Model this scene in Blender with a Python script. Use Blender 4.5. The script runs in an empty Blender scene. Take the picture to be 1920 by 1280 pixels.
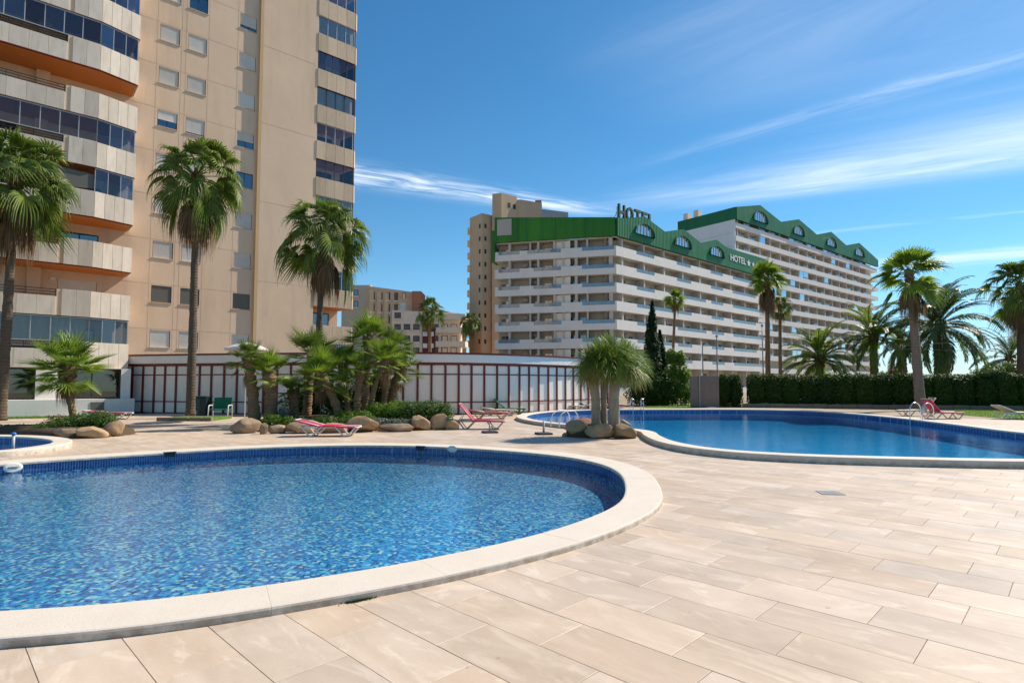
import bpy, math, random
from mathutils import Vector, Matrix, noise
from mathutils.geometry import tessellate_polygon
R = random.Random(11)
SC = bpy.context.scene
COL = SC.collection
rad = math.radians

# ------------------------------------------------------------------ camera
F_PX, PITCH, SHIFT, EYE = 1082.0, rad(3.26), 0.0106, 1.6
cd = bpy.data.cameras.new('camera')
cd.sensor_width = 36.0
cd.lens = F_PX / 1920 * 36
cd.shift_y = SHIFT
cd.clip_start, cd.clip_end = 0.1, 3000
cam = bpy.data.objects.new('camera', cd)
cam.location = (0, 0, EYE)
cam.rotation_euler = (rad(90) + PITCH, 0, 0)
COL.objects.link(cam)
SC.camera = cam

# ------------------------------------------------------------------ light
SUN_DIR = Vector((0.87, 0.50, 0.96)).normalized()      # towards the sun
SUN_EL = math.asin(SUN_DIR.z)
SUN_AZ = math.atan2(SUN_DIR.x, SUN_DIR.y)
sl = bpy.data.lights.new('sun', 'SUN')
sl.energy, sl.angle, sl.color = 4.45, rad(0.53), (1.0, 0.905, 0.78)
sun = bpy.data.objects.new('sun', sl)
sun.rotation_euler = SUN_DIR.to_track_quat('Z', 'Y').to_euler()
sun.location = (40, 30, 60)
COL.objects.link(sun)
SC.view_settings.view_transform = 'Standard'
SC.view_settings.look = 'None'
SC.view_settings.exposure = 0.66
SC.view_settings.gamma = 1.0
SC.view_settings.use_curve_mapping = False
SC.render.engine = 'CYCLES'
SC.cycles.use_denoising = True
SC.cycles.max_bounces = 10
SC.cycles.transparent_max_bounces = 16
SC.cycles.sample_clamp_indirect = 6

W = bpy.data.worlds.new('World')
SC.world = W
W.use_nodes = True
wn, wl = W.node_tree.nodes, W.node_tree.links
wn.clear()
def wnode(t, **k):
    n = wn.new(t)
    for a, b in k.items():
        setattr(n, a, b)
    return n
def wmath(op, a, b=None, c=None, clamp=False):
    n = wnode('ShaderNodeMath', operation=op, use_clamp=clamp)
    for i, x in enumerate((a, b, c)):
        if x is None:
            continue
        if isinstance(x, (int, float)):
            n.inputs[i].default_value = x
        else:
            wl.new(x, n.inputs[i])
    return n.outputs[0]
sky = wnode('ShaderNodeTexSky', sky_type='NISHITA')
sky.sun_disc = False
sky.sun_elevation, sky.sun_rotation = SUN_EL, SUN_AZ
sky.air_density, sky.dust_density, sky.ozone_density = 1.0, 0.0, 4.5
sky.altitude = 600
tc = wnode('ShaderNodeTexCoord')
sep = wnode('ShaderNodeSeparateXYZ')
wl.new(tc.outputs['Generated'], sep.inputs[0])
hs = wnode('ShaderNodeHueSaturation')
hs.inputs['Saturation'].default_value = 1.22
wl.new(sky.outputs[0], hs.inputs['Color'])
zc = wmath('MAXIMUM', sep.outputs[2], 0.03)
px, py = wmath('DIVIDE', sep.outputs[0], zc), wmath('DIVIDE', sep.outputs[1], zc)
# cirrus: bands lying on a high flat layer, each a soft line broken up by streaky noise
def streak(A, B, w0, w1, strength, scale, seed, s_in=0.12, s_out=0.2, thr=(0.38, 0.72)):
    ax, ay = A; bx, by = B
    L = math.hypot(bx - ax, by - ay)
    ex, ey = (bx - ax) / L, (by - ay) / L
    dx, dy = wmath('SUBTRACT', px, ax), wmath('SUBTRACT', py, ay)
    s = wmath('ADD', wmath('MULTIPLY', dx, ex), wmath('MULTIPLY', dy, ey))
    q = wmath('ADD', wmath('MULTIPLY', dx, -ey), wmath('MULTIPLY', dy, ex))
    s = wmath('DIVIDE', s, L)
    cmb = wnode('ShaderNodeCombineXYZ')
    wl.new(wmath('MULTIPLY', s, L * scale * 0.22), cmb.inputs[0])
    wl.new(wmath('MULTIPLY', q, scale), cmb.inputs[1])
    cmb.inputs[2].default_value = seed
    nz = wnode('ShaderNodeTexNoise')
    nz.inputs['Scale'].default_value = 1.0
    nz.inputs['Detail'].default_value = 9
    nz.inputs['Roughness'].default_value = 0.62
    nz.inputs['Distortion'].default_value = 0.6
    wl.new(cmb.outputs[0], nz.inputs['Vector'])
    q = wmath('ADD', q, wmath('MULTIPLY', wmath('SUBTRACT', nz.outputs[0], 0.5), 0.8 * (w0 + w1) / 2))
    wdt = wmath('MULTIPLY_ADD', s, w1 - w0, w0)
    wdt = wmath('MAXIMUM', wdt, 0.01)
    g = wmath('DIVIDE', q, wdt)
    g = wmath('EXPONENT', wmath('MULTIPLY', wmath('MULTIPLY', g, g), -1.0))
    def ss(x, a, b):
        n = wnode('ShaderNodeMapRange', interpolation_type='SMOOTHSTEP')
        wl.new(x, n.inputs[0])
        n.inputs[1].default_value, n.inputs[2].default_value = a, b
        return n.outputs[0]
    m = wmath('MULTIPLY', g, ss(s, 0.0, s_in))
    m = wmath('MULTIPLY', m, wmath('SUBTRACT', 1.0, ss(s, 1 - s_out, 1.0)))
    m = wmath('MULTIPLY', m, ss(nz.outputs[0], *thr))
    return wmath('MULTIPLY', m, strength)
masks = [
    streak((-0.95, 2.62), (0.9, 3.47), 0.13, 0.08, 0.85, 16, 1.3, 0.02, 0.5, (0.26, 0.78)),
    streak((0.1, 3.40), (3.2, 1.75), 0.12, 0.32, 0.62, 4, 4.1, 0.45, 0.1, (0.12, 0.92)),
    streak((0.7, 3.30), (3.2, 2.05), 0.06, 0.20, 0.45, 6, 7.7, 0.35, 0.1, (0.15, 0.90)),
    streak((0.35, 2.78), (2.2, 1.10), 0.05, 0.07, 0.26, 7, 2.2, 0.55, 0.1, (0.34, 0.72)),
    streak((1.55, 3.98), (3.9, 2.82), 0.04, 0.05, 0.30, 6, 9.4, 0.25, 0.2, (0.3, 0.7)),
    streak((2.2, 5.4), (5.6, 3.3), 0.30, 0.35, 0.55, 3, 5.6, 0.3, 0.2, (0.3, 0.8)),
    streak((0.2, 2.05), (2.2, 0.6), 0.35, 0.5, 0.24, 2.2, 6.2, 0.35, 0.1, (0.05, 0.95)),
    streak((0.9, 2.7), (3.2, 1.3), 0.5, 0.6, 0.20, 1.6, 11.0, 0.4, 0.1, (0.1, 0.8)),
    streak((-6.0, 4.4), (-1.2, 2.0), 0.2, 0.25, 0.4, 3, 3.6, 0.3, 0.3, (0.3, 0.8)),
]
tot = masks[0]
for m in masks[1:]:
    tot = wmath('ADD', tot, m)
tot = wmath('MINIMUM', tot, 0.92)
tot = wmath('MULTIPLY', tot, wmath('GREATER_THAN', sep.outputs[2], 0.0))
lowz = wnode('ShaderNodeMapRange', interpolation_type='SMOOTHSTEP')
wl.new(sep.outputs[2], lowz.inputs[0])
lowz.inputs[1].default_value, lowz.inputs[2].default_value = -0.05, 0.20
lowc = wnode('ShaderNodeMix', data_type='RGBA')
wl.new(lowz.outputs[0], lowc.inputs['Factor'])
lowc.inputs['A'].default_value = (0.50, 0.60, 0.76, 1)
lowc.inputs['B'].default_value = (1.06, 1.10, 0.95, 1)
gain = wnode('ShaderNodeMix', data_type='RGBA', blend_type='MULTIPLY')
gain.inputs['Factor'].default_value = 1
wl.new(hs.outputs[0], gain.inputs['A'])
wl.new(lowc.outputs['Result'], gain.inputs['B'])
mix = wnode('ShaderNodeMix', data_type='RGBA')
wl.new(tot, mix.inputs['Factor'])
wl.new(gain.outputs['Result'], mix.inputs['A'])
mix.inputs['B'].default_value = (9.3, 9.6, 10.0, 1)
bg = wnode('ShaderNodeBackground')
bg.inputs['Strength'].default_value = 0.097
wl.new(mix.outputs['Result'], bg.inputs['Color'])
wo = wnode('ShaderNodeOutputWorld')
wl.new(bg.outputs[0], wo.inputs['Surface'])

# ------------------------------------------------------------------ where a pixel of the photograph lies on the ground
def ray(u, v):
    a, b = (u - 960) / F_PX, (640 + 1920 * SHIFT - v) / F_PX
    return (a, math.cos(PITCH) - b * math.sin(PITCH), math.sin(PITCH) + b * math.cos(PITCH))
def G(u, v, z=0.0):
    d = ray(u, v)
    t = (z - EYE) / d[2]
    return (d[0] * t, d[1] * t)
def Z(v, D):
    d = ray(960, v)
    return EYE + D * d[2] / d[1]
def XD(u, v, D):
    d = ray(u, v)
    return d[0] / d[1] * D

# ------------------------------------------------------------------ materials
MATS = {}
class NT:
    """short hand for building a node tree"""
    def __init__(s, name):
        s.m = bpy.data.materials.new(name)
        s.m.use_nodes = True
        s.t = s.m.node_tree
        s.t.nodes.clear()
        s.out = s.n('ShaderNodeOutputMaterial')
        MATS[name] = s.m
    def n(s, t, **k):
        x = s.t.nodes.new(t)
        for a, b in k.items():
            setattr(x, a, b)
        return x
    def l(s, a, b):
        s.t.links.new(a, b)
    def setin(s, node, key, x):
        if isinstance(x, bpy.types.NodeSocket):
            s.l(x, node.inputs[key])
        else:
            node.inputs[key].default_value = x
    def math(s, op, a, b=None, c=None, clamp=False):
        x = s.n('ShaderNodeMath', operation=op, use_clamp=clamp)
        for i, y in enumerate((a, b, c)):
            if y is not None:
                s.setin(x, i, y)
        return x.outputs[0]
    def mix(s, f, a, b, bt='MIX'):
        x = s.n('ShaderNodeMix', data_type='RGBA', blend_type=bt)
        s.setin(x, 'Factor', f)
        for k, y in (('A', a), ('B', b)):
            s.setin(x, k, (*y, 1) if isinstance(y, tuple) and len(y) == 3 else y)
        return x.outputs['Result']
    def noise(s, vec, scale, detail=5, rough=0.55, dist=0.0):
        x = s.n('ShaderNodeTexNoise')
        s.l(vec, x.inputs['Vector'])
        x.inputs['Scale'].default_value = scale
        x.inputs['Detail'].default_value = detail
        x.inputs['Roughness'].default_value = rough
        x.inputs['Distortion'].default_value = dist
        return x.outputs[0]
    def ramp(s, f, stops):
        x = s.n('ShaderNodeValToRGB')
        s.l(f, x.inputs[0])
        el = x.color_ramp.elements
        while len(el) < len(stops):
            el.new(0.5)
        for e, (p, c) in zip(el, stops):
            e.position = p
            e.color = (*c, 1) if len(c) == 3 else c
        return x.outputs[0]
    def maprange(s, x, a, b, c=0.0, d=1.0, smooth=False):
        n = s.n('ShaderNodeMapRange')
        if smooth:
            n.interpolation_type = 'SMOOTHSTEP'
        s.l(x, n.inputs[0])
        for i, y in enumerate((a, b, c, d)):
            n.inputs[i + 1].default_value = y
        return n.outputs[0]
    def pos(s):
        return s.n('ShaderNodeNewGeometry').outputs['Position']
    def obj(s):
        return s.n('ShaderNodeTexCoord').outputs['Object']
    def orand(s):
        return s.n('ShaderNodeObjectInfo').outputs['Random']
    def irand(s):
        return s.n('ShaderNodeNewGeometry').outputs['Random Per Island']
    def scalev(s, v, sx, sy, sz):
        x = s.n('ShaderNodeMapping')
        s.l(v, x.inputs[0])
        x.inputs['Scale'].default_value = (sx, sy, sz)
        return x.outputs[0]
    def bump(s, h, strength, dist=0.01):
        x = s.n('ShaderNodeBump')
        s.l(h, x.inputs['Height'])
        x.inputs['Strength'].default_value = strength
        x.inputs['Distance'].default_value = dist
        return x.outputs[0]
    def bsdf(s, col, rough=0.6, spec=0.4, metal=0.0, nrm=None):
        x = s.n('ShaderNodeBsdfPrincipled')
        s.setin(x, 'Base Color', (*col, 1) if isinstance(col, tuple) else col)
        s.setin(x, 'Roughness', rough)
        x.inputs['Specular IOR Level'].default_value = spec
        x.inputs['Metallic'].default_value = metal
        if nrm is not None:
            s.l(nrm, x.inputs['Normal'])
        return x.outputs[0]
    def done(s, sh):
        s.l(sh, s.out.inputs['Surface'])
        return s.m

def simple(name, col, rough=0.6, var=0.18, scale=3.0, bump=0.15, spec=0.35, metal=0.0, orand=0.0, irand=0.0, stretch=(1, 1, 1), bscale=None, world=True, dirt=None):
    t = NT(name)
    p = t.pos() if world else t.obj()
    v = t.scalev(p, *stretch)
    nz = t.noise(v, scale, 6, 0.6)
    c = t.mix(nz, tuple(x * (1 - var * 1.6) for x in col), tuple(min(1, x * (1 + var * 1.2)) for x in col))
    nf = t.noise(v, scale * 9, 4, 0.6)
    c = t.mix(t.math('MULTIPLY', nf, 0.35), c, tuple(x * (1 - var) for x in col))
    if dirt:
        dn = t.noise(t.scalev(p, 0.9, 0.9, 0.12), dirt[0], 6, 0.65)
        c = t.mix(t.math('MULTIPLY', t.maprange(dn, 0.5, 0.8), dirt[1]), c, tuple(x * 0.5 for x in col))
    if orand or irand:
        r = t.orand() if orand else t.irand()
        k = orand or irand
        hv = t.n('ShaderNodeHueSaturation')
        t.l(c, hv.inputs['Color'])
        t.l(t.maprange(r, 0, 1, 1 - k, 1 + k), hv.inputs['Value'])
        c = hv.outputs[0]
    nb = t.noise(v, bscale or scale * 14, 5, 0.6)
    return t.done(t.bsdf(c, rough, spec, metal, t.bump(nb, bump, 0.02) if bump else None))

# stone paving: sandy porcelain with pale drifts, a different cut of stone for every tile
def make_paving():
    t = NT('paving_stone')
    r = t.math('FRACT', t.math('ADD', t.math('MULTIPLY', t.orand(), 1.0), t.math('MULTIPLY', t.irand(), 7.31)))
    cmb = t.n('ShaderNodeCombineXYZ')
    t.l(t.math('MULTIPLY', r, 91.0), cmb.inputs[0]); t.l(t.math('MULTIPLY', r, 47.0), cmb.inputs[1]); t.l(t.math('MULTIPLY', r, 13.0), cmb.inputs[2])
    mp = t.n('ShaderNodeMapping')
    t.l(t.pos(), mp.inputs[0])
    mp.inputs['Rotation'].default_value = (0, 0, rad(44.7))
    ad = t.n('ShaderNodeVectorMath', operation='ADD')
    t.l(mp.outputs[0], ad.inputs[0]); t.l(cmb.outputs[0], ad.inputs[1])
    v = ad.outputs[0]
    big = t.noise(t.scalev(v, 0.55, 1.5, 1), 1.5, 5, 0.55, 1.2)
    veil = t.noise(t.scalev(v, 0.8, 1.9, 1), 1.2, 9, 0.62, 2.6)
    fine = t.noise(v, 38, 5, 0.6)
    c = t.ramp(big, [(0.30, (0.475, 0.365, 0.265)), (0.52, (0.535, 0.42, 0.315)), (0.72, (0.60, 0.485, 0.375))])
    c = t.mix(t.math('MULTIPLY', t.maprange(veil, 0.52, 0.66, 0, 1, True), 0.6), c, (0.69, 0.575, 0.45))
    c = t.mix(t.math('MULTIPLY', t.maprange(t.math('ABSOLUTE', t.math('SUBTRACT', veil, 0.43)), 0.0, 0.012, 1, 0), 0.25), c, (0.62, 0.50, 0.40))
    c = t.mix(t.math('MULTIPLY', fine, 0.22), c, (0.36, 0.27, 0.19))
    wear = t.noise(t.pos(), 0.9, 6, 0.62)
    c = t.mix(t.math('MULTIPLY', t.maprange(wear, 0.50, 0.72), 0.34), c, (0.28, 0.21, 0.15))
    spk = t.noise(t.pos(), 9.0, 2, 0.5)
    c = t.mix(t.math('MULTIPLY', t.maprange(spk, 0.735, 0.77), 0.45), c, (0.22, 0.16, 0.11))
    hv = t.n('ShaderNodeHueSaturation')
    t.l(c, hv.inputs['Color'])
    t.l(t.maprange(r, 0, 1, 0.90, 1.08), hv.inputs['Value'])
    t.l(t.maprange(t.math('FRACT', t.math('MULTIPLY', r, 5.7)), 0, 1, 0.86, 1.06), hv.inputs['Saturation'])
    nb = t.noise(v, 30, 6, 0.65)
    rg = t.maprange(t.noise(t.pos(), 1.6, 5, 0.6), 0.3, 0.7, 0.40, 0.58)
    t.done(t.bsdf(hv.outputs[0], rg, 0.42, 0, t.bump(nb, 0.25, 0.004)))
make_paving()
simple('grout', (0.36, 0.285, 0.21), 0.9, 0.3, 5, 0.3)
# coping: white cast stone with fine grain
def make_coping():
    t = NT('coping_stone')
    p = t.pos()
    c = t.mix(t.noise(p, 2.2, 6, 0.6), (0.56, 0.495, 0.41), (0.66, 0.595, 0.51))
    g = t.noise(p, 85, 4, 0.7)
    c = t.mix(t.math('MULTIPLY', t.maprange(g, 0.52, 0.70), 0.55), c, (0.42, 0.35, 0.27))
    st = t.noise(t.scalev(p, 1, 1, 1), 5.5, 6, 0.7)
    c = t.mix(t.math('MULTIPLY', t.maprange(st, 0.60, 0.80), 0.20), c, (0.52, 0.43, 0.32))
    # splash dirt on the upright outer edge, low down
    sx = t.n('ShaderNodeSeparateXYZ'); t.l(p, sx.inputs[0])
    nzs = t.n('ShaderNodeSeparateXYZ'); t.l(t.n('ShaderNodeNewGeometry').outputs['True Normal'], nzs.inputs[0])
    low = t.math('MULTIPLY', t.math('MULTIPLY', t.maprange(sx.outputs[2], 0.0, 0.15, 1, 0), t.maprange(nzs.outputs[2], 0.3, 0.7, 1, 0)), t.maprange(t.noise(p, 7, 6, 0.7), 0.36, 0.6))
    c = t.mix(t.math('MULTIPLY', low, 0.75), c, (0.23, 0.17, 0.11))
    t.done(t.bsdf(c, 0.75, 0.3, 0, t.bump(g, 0.5, 0.006)))
make_coping()
# glass mosaic for the pool shells, 25 mm chips
def make_mosaic(name, cols, scale=30.0, wave=0.0):
    t = NT(name)
    p = t.pos()
    sx = t.n('ShaderNodeSeparateXYZ'); t.l(p, sx.inputs[0])
    wv = t.n('ShaderNodeTexNoise'); t.l(p, wv.inputs['Vector']); wv.inputs['Scale'].default_value = 5.5; wv.inputs['Detail'].default_value = 3
    wsc = t.n('ShaderNodeVectorMath', operation='MULTIPLY_ADD'); t.l(wv.outputs['Color'], wsc.inputs[0]); wsc.inputs[1].default_value = (wave, wave, 0); t.l(p, wsc.inputs[2])
    rz = t.n('ShaderNodeMapping'); t.l(wsc.outputs[0], rz.inputs[0]); rz.inputs['Rotation'].default_value = (0, 0, 0.06)
    # chips: cell id from the floor of the scaled position
    sc = t.n('ShaderNodeVectorMath', operation='SCALE'); t.l(rz.outputs[0], sc.inputs[0]); sc.inputs['Scale'].default_value = scale
    off = t.n('ShaderNodeVectorMath', operation='ADD'); t.l(sc.outputs[0], off.inputs[0]); off.inputs[1].default_value = (0.013, 0.017, 0.37)
    fl = t.n('ShaderNodeVectorMath', operation='FLOOR'); t.l(off.outputs[0], fl.inputs[0])
    fr = t.n('ShaderNodeVectorMath', operation='FRACTION'); t.l(off.outputs[0], fr.inputs[0])
    wn_ = t.n('ShaderNodeTexWhiteNoise', noise_dimensions='3D'); t.l(fl.outputs[0], wn_.inputs['Vector'])
    c = t.ramp(wn_.outputs['Value'], cols)
    f = t.n('ShaderNodeSeparateXYZ'); t.l(fr.outputs[0], f.inputs[0])
    g = t.math('MINIMUM', t.math('MINIMUM', f.outputs[0], t.math('SUBTRACT', 1.0, f.outputs[0])), t.math('MINIMUM', f.outputs[1], t.math('SUBTRACT', 1.0, f.outputs[1])))
    j = t.math('LESS_THAN', g, 0.055)
    c = t.mix(t.math('MULTIPLY', j, 0.55), c, (0.30, 0.42, 0.50))
    mot = t.noise(p, 1.4, 4, 0.6)
    c = t.mix(t.math('MULTIPLY', t.maprange(mot, 0.35, 0.7), 0.22), c, (0.02, 0.17, 0.42))
    t.done(t.bsdf(c, 0.22, 0.5))
make_mosaic('mosaic_mixed', [(0.0, (0.006, 0.035, 0.19)), (0.20, (0.010, 0.10, 0.38)), (0.42, (0.016, 0.24, 0.60)), (0.64, (0.03, 0.38, 0.70)), (0.80, (0.10, 0.55, 0.72)), (0.91, (0.42, 0.72, 0.68)), (1.0, (0.75, 0.80, 0.62))], 25.0, 0.10)
make_mosaic('mosaic_deep', [(0.0, (0.004, 0.20, 0.54)), (0.4, (0.006, 0.33, 0.72)), (0.75, (0.010, 0.44, 0.80)), (1.0, (0.03, 0.55, 0.82))], 30.0, 0.08)
make_mosaic('mosaic_band', [(0.0, (0.006, 0.022, 0.11)), (0.5, (0.01, 0.045, 0.19)), (1.0, (0.02, 0.09, 0.28))])
def make_water(name, tint, rip, depth_scale, strength, ior=1.33):
    t = NT(name)
    p = t.pos()
    a = t.noise(t.scalev(p, 1.0, 1.0, 1), rip, 4, 0.55, 0.5)
    b = t.noise(t.scalev(p, 1.0, 1.0, 1), rip * 3.1, 3, 0.5, 0.4)
    big = t.noise(p, rip * 0.22, 3, 0.5)
    h = t.math('ADD', t.math('ADD', a, t.math('MULTIPLY', b, 0.35)), t.math('MULTIPLY', big, 1.2))
    nrm = t.bump(h, strength, depth_scale)
    fr = t.n('ShaderNodeFresnel'); fr.inputs['IOR'].default_value = ior; t.l(nrm, fr.inputs['Normal'])
    tr = t.n('ShaderNodeBsdfTransparent'); tr.inputs[0].default_value = (*tint, 1)
    gl = t.n('ShaderNodeBsdfGlossy'); gl.inputs['Roughness'].default_value = 0.015; t.l(nrm, gl.inputs['Normal'])
    m = t.n('ShaderNodeMixShader')
    t.l(fr.outputs[0], m.inputs[0]); t.l(tr.outputs[0], m.inputs[1]); t.l(gl.outputs[0], m.inputs[2])
    t.done(m.outputs[0])
make_water('water_clear', (0.80, 0.95, 0.99), 9.0, 0.03, 0.16)
make_water('water_deep', (0.50, 0.93, 1.0), 5.0, 0.05, 0.14, 1.2)

# buildings
simple('stucco_tower', (0.73, 0.525, 0.36), 0.88, 0.12, 0.35, 0.35, 0.2, bscale=14, dirt=(0.9, 0.42))
simple('stucco_sunlit', (0.62, 0.40, 0.20), 0.85, 0.08, 0.6, 0.2, 0.2)  # orange glow of the sunlit return, put into the colour
simple('render_line', (0.66, 0.465, 0.31), 0.85, 0.08, 1, 0)
simple('stucco_sill', (0.54, 0.39, 0.255), 0.8, 0.1, 1, 0.1)
def make_panel_stone(name='balcony_stone', ca=(0.50, 0.42, 0.33), cb=(0.74, 0.645, 0.535)):
    t = NT(name)
    p = t.pos()
    v = t.scalev(p, 1, 1, 0.35)
    c = t.mix(t.noise(v, 2.6, 6, 0.62, 0.8), ca, cb)
    st = t.noise(t.scalev(p, 3, 3, 0.3), 1.6, 7, 0.7)
    c = t.mix(t.math('MULTIPLY', t.maprange(st, 0.52, 0.75), 0.45), c, (0.26, 0.20, 0.15))
    hv = t.n('ShaderNodeHueSaturation'); t.l(c, hv.inputs['Color'])
    t.l(t.maprange(t.orand(), 0, 1, 0.86, 1.12), hv.inputs['Value'])
    t.done(t.bsdf(hv.outputs[0], 0.75, 0.25, 0, t.bump(t.noise(p, 22, 5, 0.6), 0.25, 0.01)))
make_panel_stone()
make_panel_stone('loggia_stone', (0.46, 0.335, 0.225), (0.66, 0.50, 0.345))
simple('soffit_orange', (0.56, 0.19, 0.035), 0.6, 0.1, 1.5, 0.05)
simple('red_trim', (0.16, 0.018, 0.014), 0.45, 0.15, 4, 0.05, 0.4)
simple('annex_white', (0.80, 0.73, 0.645), 0.6, 0.06, 1.2, 0.0, 0.3, dirt=(1.2, 0.16))
def make_ribbed():
    t = NT('ribbed_panel')
    p = t.obj()
    sx = t.n('ShaderNodeSeparateXYZ'); t.l(p, sx.inputs[0])
    w = t.math('PINGPONG', t.math('MULTIPLY', sx.outputs[0], 1.0), 0.035)
    c = t.mix(t.noise(t.scalev(t.pos(), 1, 1, 0.3), 1.5, 5, 0.6), (0.80, 0.71, 0.60), (0.86, 0.78, 0.68))
    st = t.noise(t.scalev(t.pos(), 2, 2, 0.25), 2.0, 6, 0.7)
    c = t.mix(t.math('MULTIPLY', t.maprange(st, 0.55, 0.8), 0.3), c, (0.60, 0.50, 0.41))
    hv = t.n('ShaderNodeHueSaturation'); t.l(c, hv.inputs['Color'])
    t.l(t.maprange(t.orand(), 0, 1, 0.93, 1.05), hv.inputs['Value'])
    t.done(t.bsdf(hv.outputs[0], 0.55, 0.3, 0, t.bump(w, 0.35, 0.5)))
make_ribbed()
simple('door_grey', (0.28, 0.30, 0.33), 0.5, 0.06, 2, 0.03)
simple('hotel_white', (0.79, 0.745, 0.70), 0.7, 0.07, 0.5, 0.05, 0.3, dirt=(0.5, 0.22))
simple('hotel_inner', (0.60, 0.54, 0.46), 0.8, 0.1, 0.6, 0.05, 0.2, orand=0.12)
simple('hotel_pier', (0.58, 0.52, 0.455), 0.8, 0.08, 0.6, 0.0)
def make_cladding(name, a, b, period=0.42):
    t = NT(name)
    p = t.obj()
    sx = t.n('ShaderNodeSeparateXYZ'); t.l(p, sx.inputs[0])
    u = t.math('DIVIDE', sx.outputs[0], period * 4)
    pan = t.n('ShaderNodeTexWhiteNoise', noise_dimensions='1D'); t.l(t.math('FLOOR', u), pan.inputs['W'])
    c = t.mix(pan.outputs['Value'], a, b)
    n = t.noise(t.scalev(p, 1.0, 1.0, 0.12), 1.1, 6, 0.62)
    c = t.mix(t.math('MULTIPLY', t.maprange(n, 0.45, 0.75), 0.4), c, tuple(x * 0.45 for x in a))
    w = t.math('PINGPONG', sx.outputs[0], period / 2)
    t.done(t.bsdf(c, 0.5, 0.4, 0, t.bump(w, 0.7, 0.5)))
make_cladding('cladding_green', (0.012, 0.135, 0.042), (0.020, 0.175, 0.058))
make_cladding('cladding_leaf', (0.024, 0.17, 0.005), (0.045, 0.235, 0.008))
def make_glass(name, tint, rough=0.02, gloss=0.0, dark=None, vary=False):
    t = NT(name)
    fr = t.n('ShaderNodeFresnel'); fr.inputs['IOR'].default_value = 1.5
    tr = t.n('ShaderNodeBsdfTransparent'); tr.inputs[0].default_value = (*tint, 1)
    gl = t.n('ShaderNodeBsdfGlossy'); gl.inputs['Roughness'].default_value = rough
    gl.inputs['Color'].default_value = (0.9, 0.95, 1.0, 1)
    base = tr.outputs[0]
    if dark:
        df = t.n('ShaderNodeBsdfDiffuse'); df.inputs[0].default_value = (*dark, 1)
        m0 = t.n('ShaderNodeMixShader'); m0.inputs[0].default_value = 0.55
        t.l(tr.outputs[0], m0.inputs[1]); t.l(df.outputs[0], m0.inputs[2])
        base = m0.outputs[0]
    m = t.n('ShaderNodeMixShader')
    if vary:
        nb = t.n('ShaderNodeTexNoise'); t.l(t.pos(), nb.inputs['Vector']); nb.inputs['Scale'].default_value = 0.7
        bp = t.bump(nb.outputs[0], 0.25, 0.05)
        t.l(bp, gl.inputs['Normal'])
        t.l(t.math('ADD', fr.outputs[0], t.math('MULTIPLY', t.math('POWER', t.orand(), 3.0), 0.14), clamp=True), m.inputs[0])
        t.l(t.mix(t.orand(), (0.60, 0.66, 0.74), tint), tr.inputs[0])
    else:
        t.l(t.math('ADD', fr.outputs[0], gloss, clamp=True), m.inputs[0])
    t.l(base, m.inputs[1]); t.l(gl.outputs[0], m.inputs[2])
    t.done(m.outputs[0])
make_glass('glass_balcony', (0.80, 0.87, 0.92), 0.01, 0.03, None, True)
make_glass('glass_rail', (0.50, 0.66, 0.74), 0.05, 0.03, (0.30, 0.43, 0.52))
make_glass('glass_sky', (0.20, 0.36, 0.50), 0.03, 0.42, (0.25, 0.45, 0.62))  # blue sky reflection partly put into the diffuse colour
make_glass('glass_clear', (0.90, 0.93, 0.95), 0.01, 0.0)
make_glass('glass_window', (0.16, 0.26, 0.36), 0.01, 0.16, (0.02, 0.06, 0.12))
make_glass('glass_dark', (0.50, 0.55, 0.52), 0.01, 0.08)
simple('frame_dark', (0.035, 0.025, 0.022), 0.5, 0.1, 5, 0)
simple('frame_light', (0.42, 0.43, 0.44), 0.5, 0.1, 5, 0)
simple('interior_dark', (0.05, 0.045, 0.04), 0.8, 0.2, 2, 0)
simple('curtain', (0.46, 0.44, 0.38), 0.85, 0.18, 1.0, 0, stretch=(9, 9, 0.2))
def make_shutter():
    t = NT('shutter_slats')
    p = t.obj()
    sx = t.n('ShaderNodeSeparateXYZ'); t.l(p, sx.inputs[0])
    w = t.math('PINGPONG', sx.outputs[2], 0.028)
    c = t.mix(t.orand(), (0.60, 0.56, 0.49), (0.74, 0.71, 0.67))
    c = t.mix(t.math('MULTIPLY', t.maprange(t.noise(t.pos(), 2.0, 5, 0.6), 0.4, 0.8), 0.3), c, (0.38, 0.33, 0.27))
    t.done(t.bsdf(c, 0.55, 0.3, 0, t.bump(w, 0.7, 0.4)))
make_shutter()
simple('shutter_grey', (0.15, 0.14, 0.115), 0.6, 0.1, 2, 0.1, stretch=(1, 1, 14))
simple('terracotta', (0.78, 0.48, 0.30), 0.85, 0.12, 0.3, 0.05)
simple('brick_red', (0.46, 0.18, 0.10), 0.85, 0.12, 0.3, 0.05)
simple('block_grey', (0.62, 0.48, 0.35), 0.85, 0.1, 0.3, 0.05)
simple('ochre', (0.82, 0.54, 0.30), 0.85, 0.12, 0.3, 0.05)
simple('block_pale', (0.84, 0.67, 0.53), 0.85, 0.1, 0.3, 0.05)
simple('beige_tower', (0.58, 0.40, 0.25), 0.88, 0.10, 0.15, 0.05, dirt=(0.3, 0.25))
simple('roof_grey', (0.35, 0.35, 0.34), 0.8, 0.1, 0.6, 0)
simple('maroon', (0.14, 0.02, 0.016), 0.6, 0.1, 1, 0)
simple('render_white', (0.74, 0.70, 0.645), 0.8, 0.05, 0.8, 0.1, dirt=(1.0, 0.15))
simple('sign_cream', (0.45, 0.41, 0.36), 0.6, 0.05, 1, 0)
simple('sign_green', (0.045, 0.085, 0.03), 0.6, 0.3, 3, 0)
simple('paint_white', (0.75, 0.76, 0.75), 0.45, 0.05, 3, 0)
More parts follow.
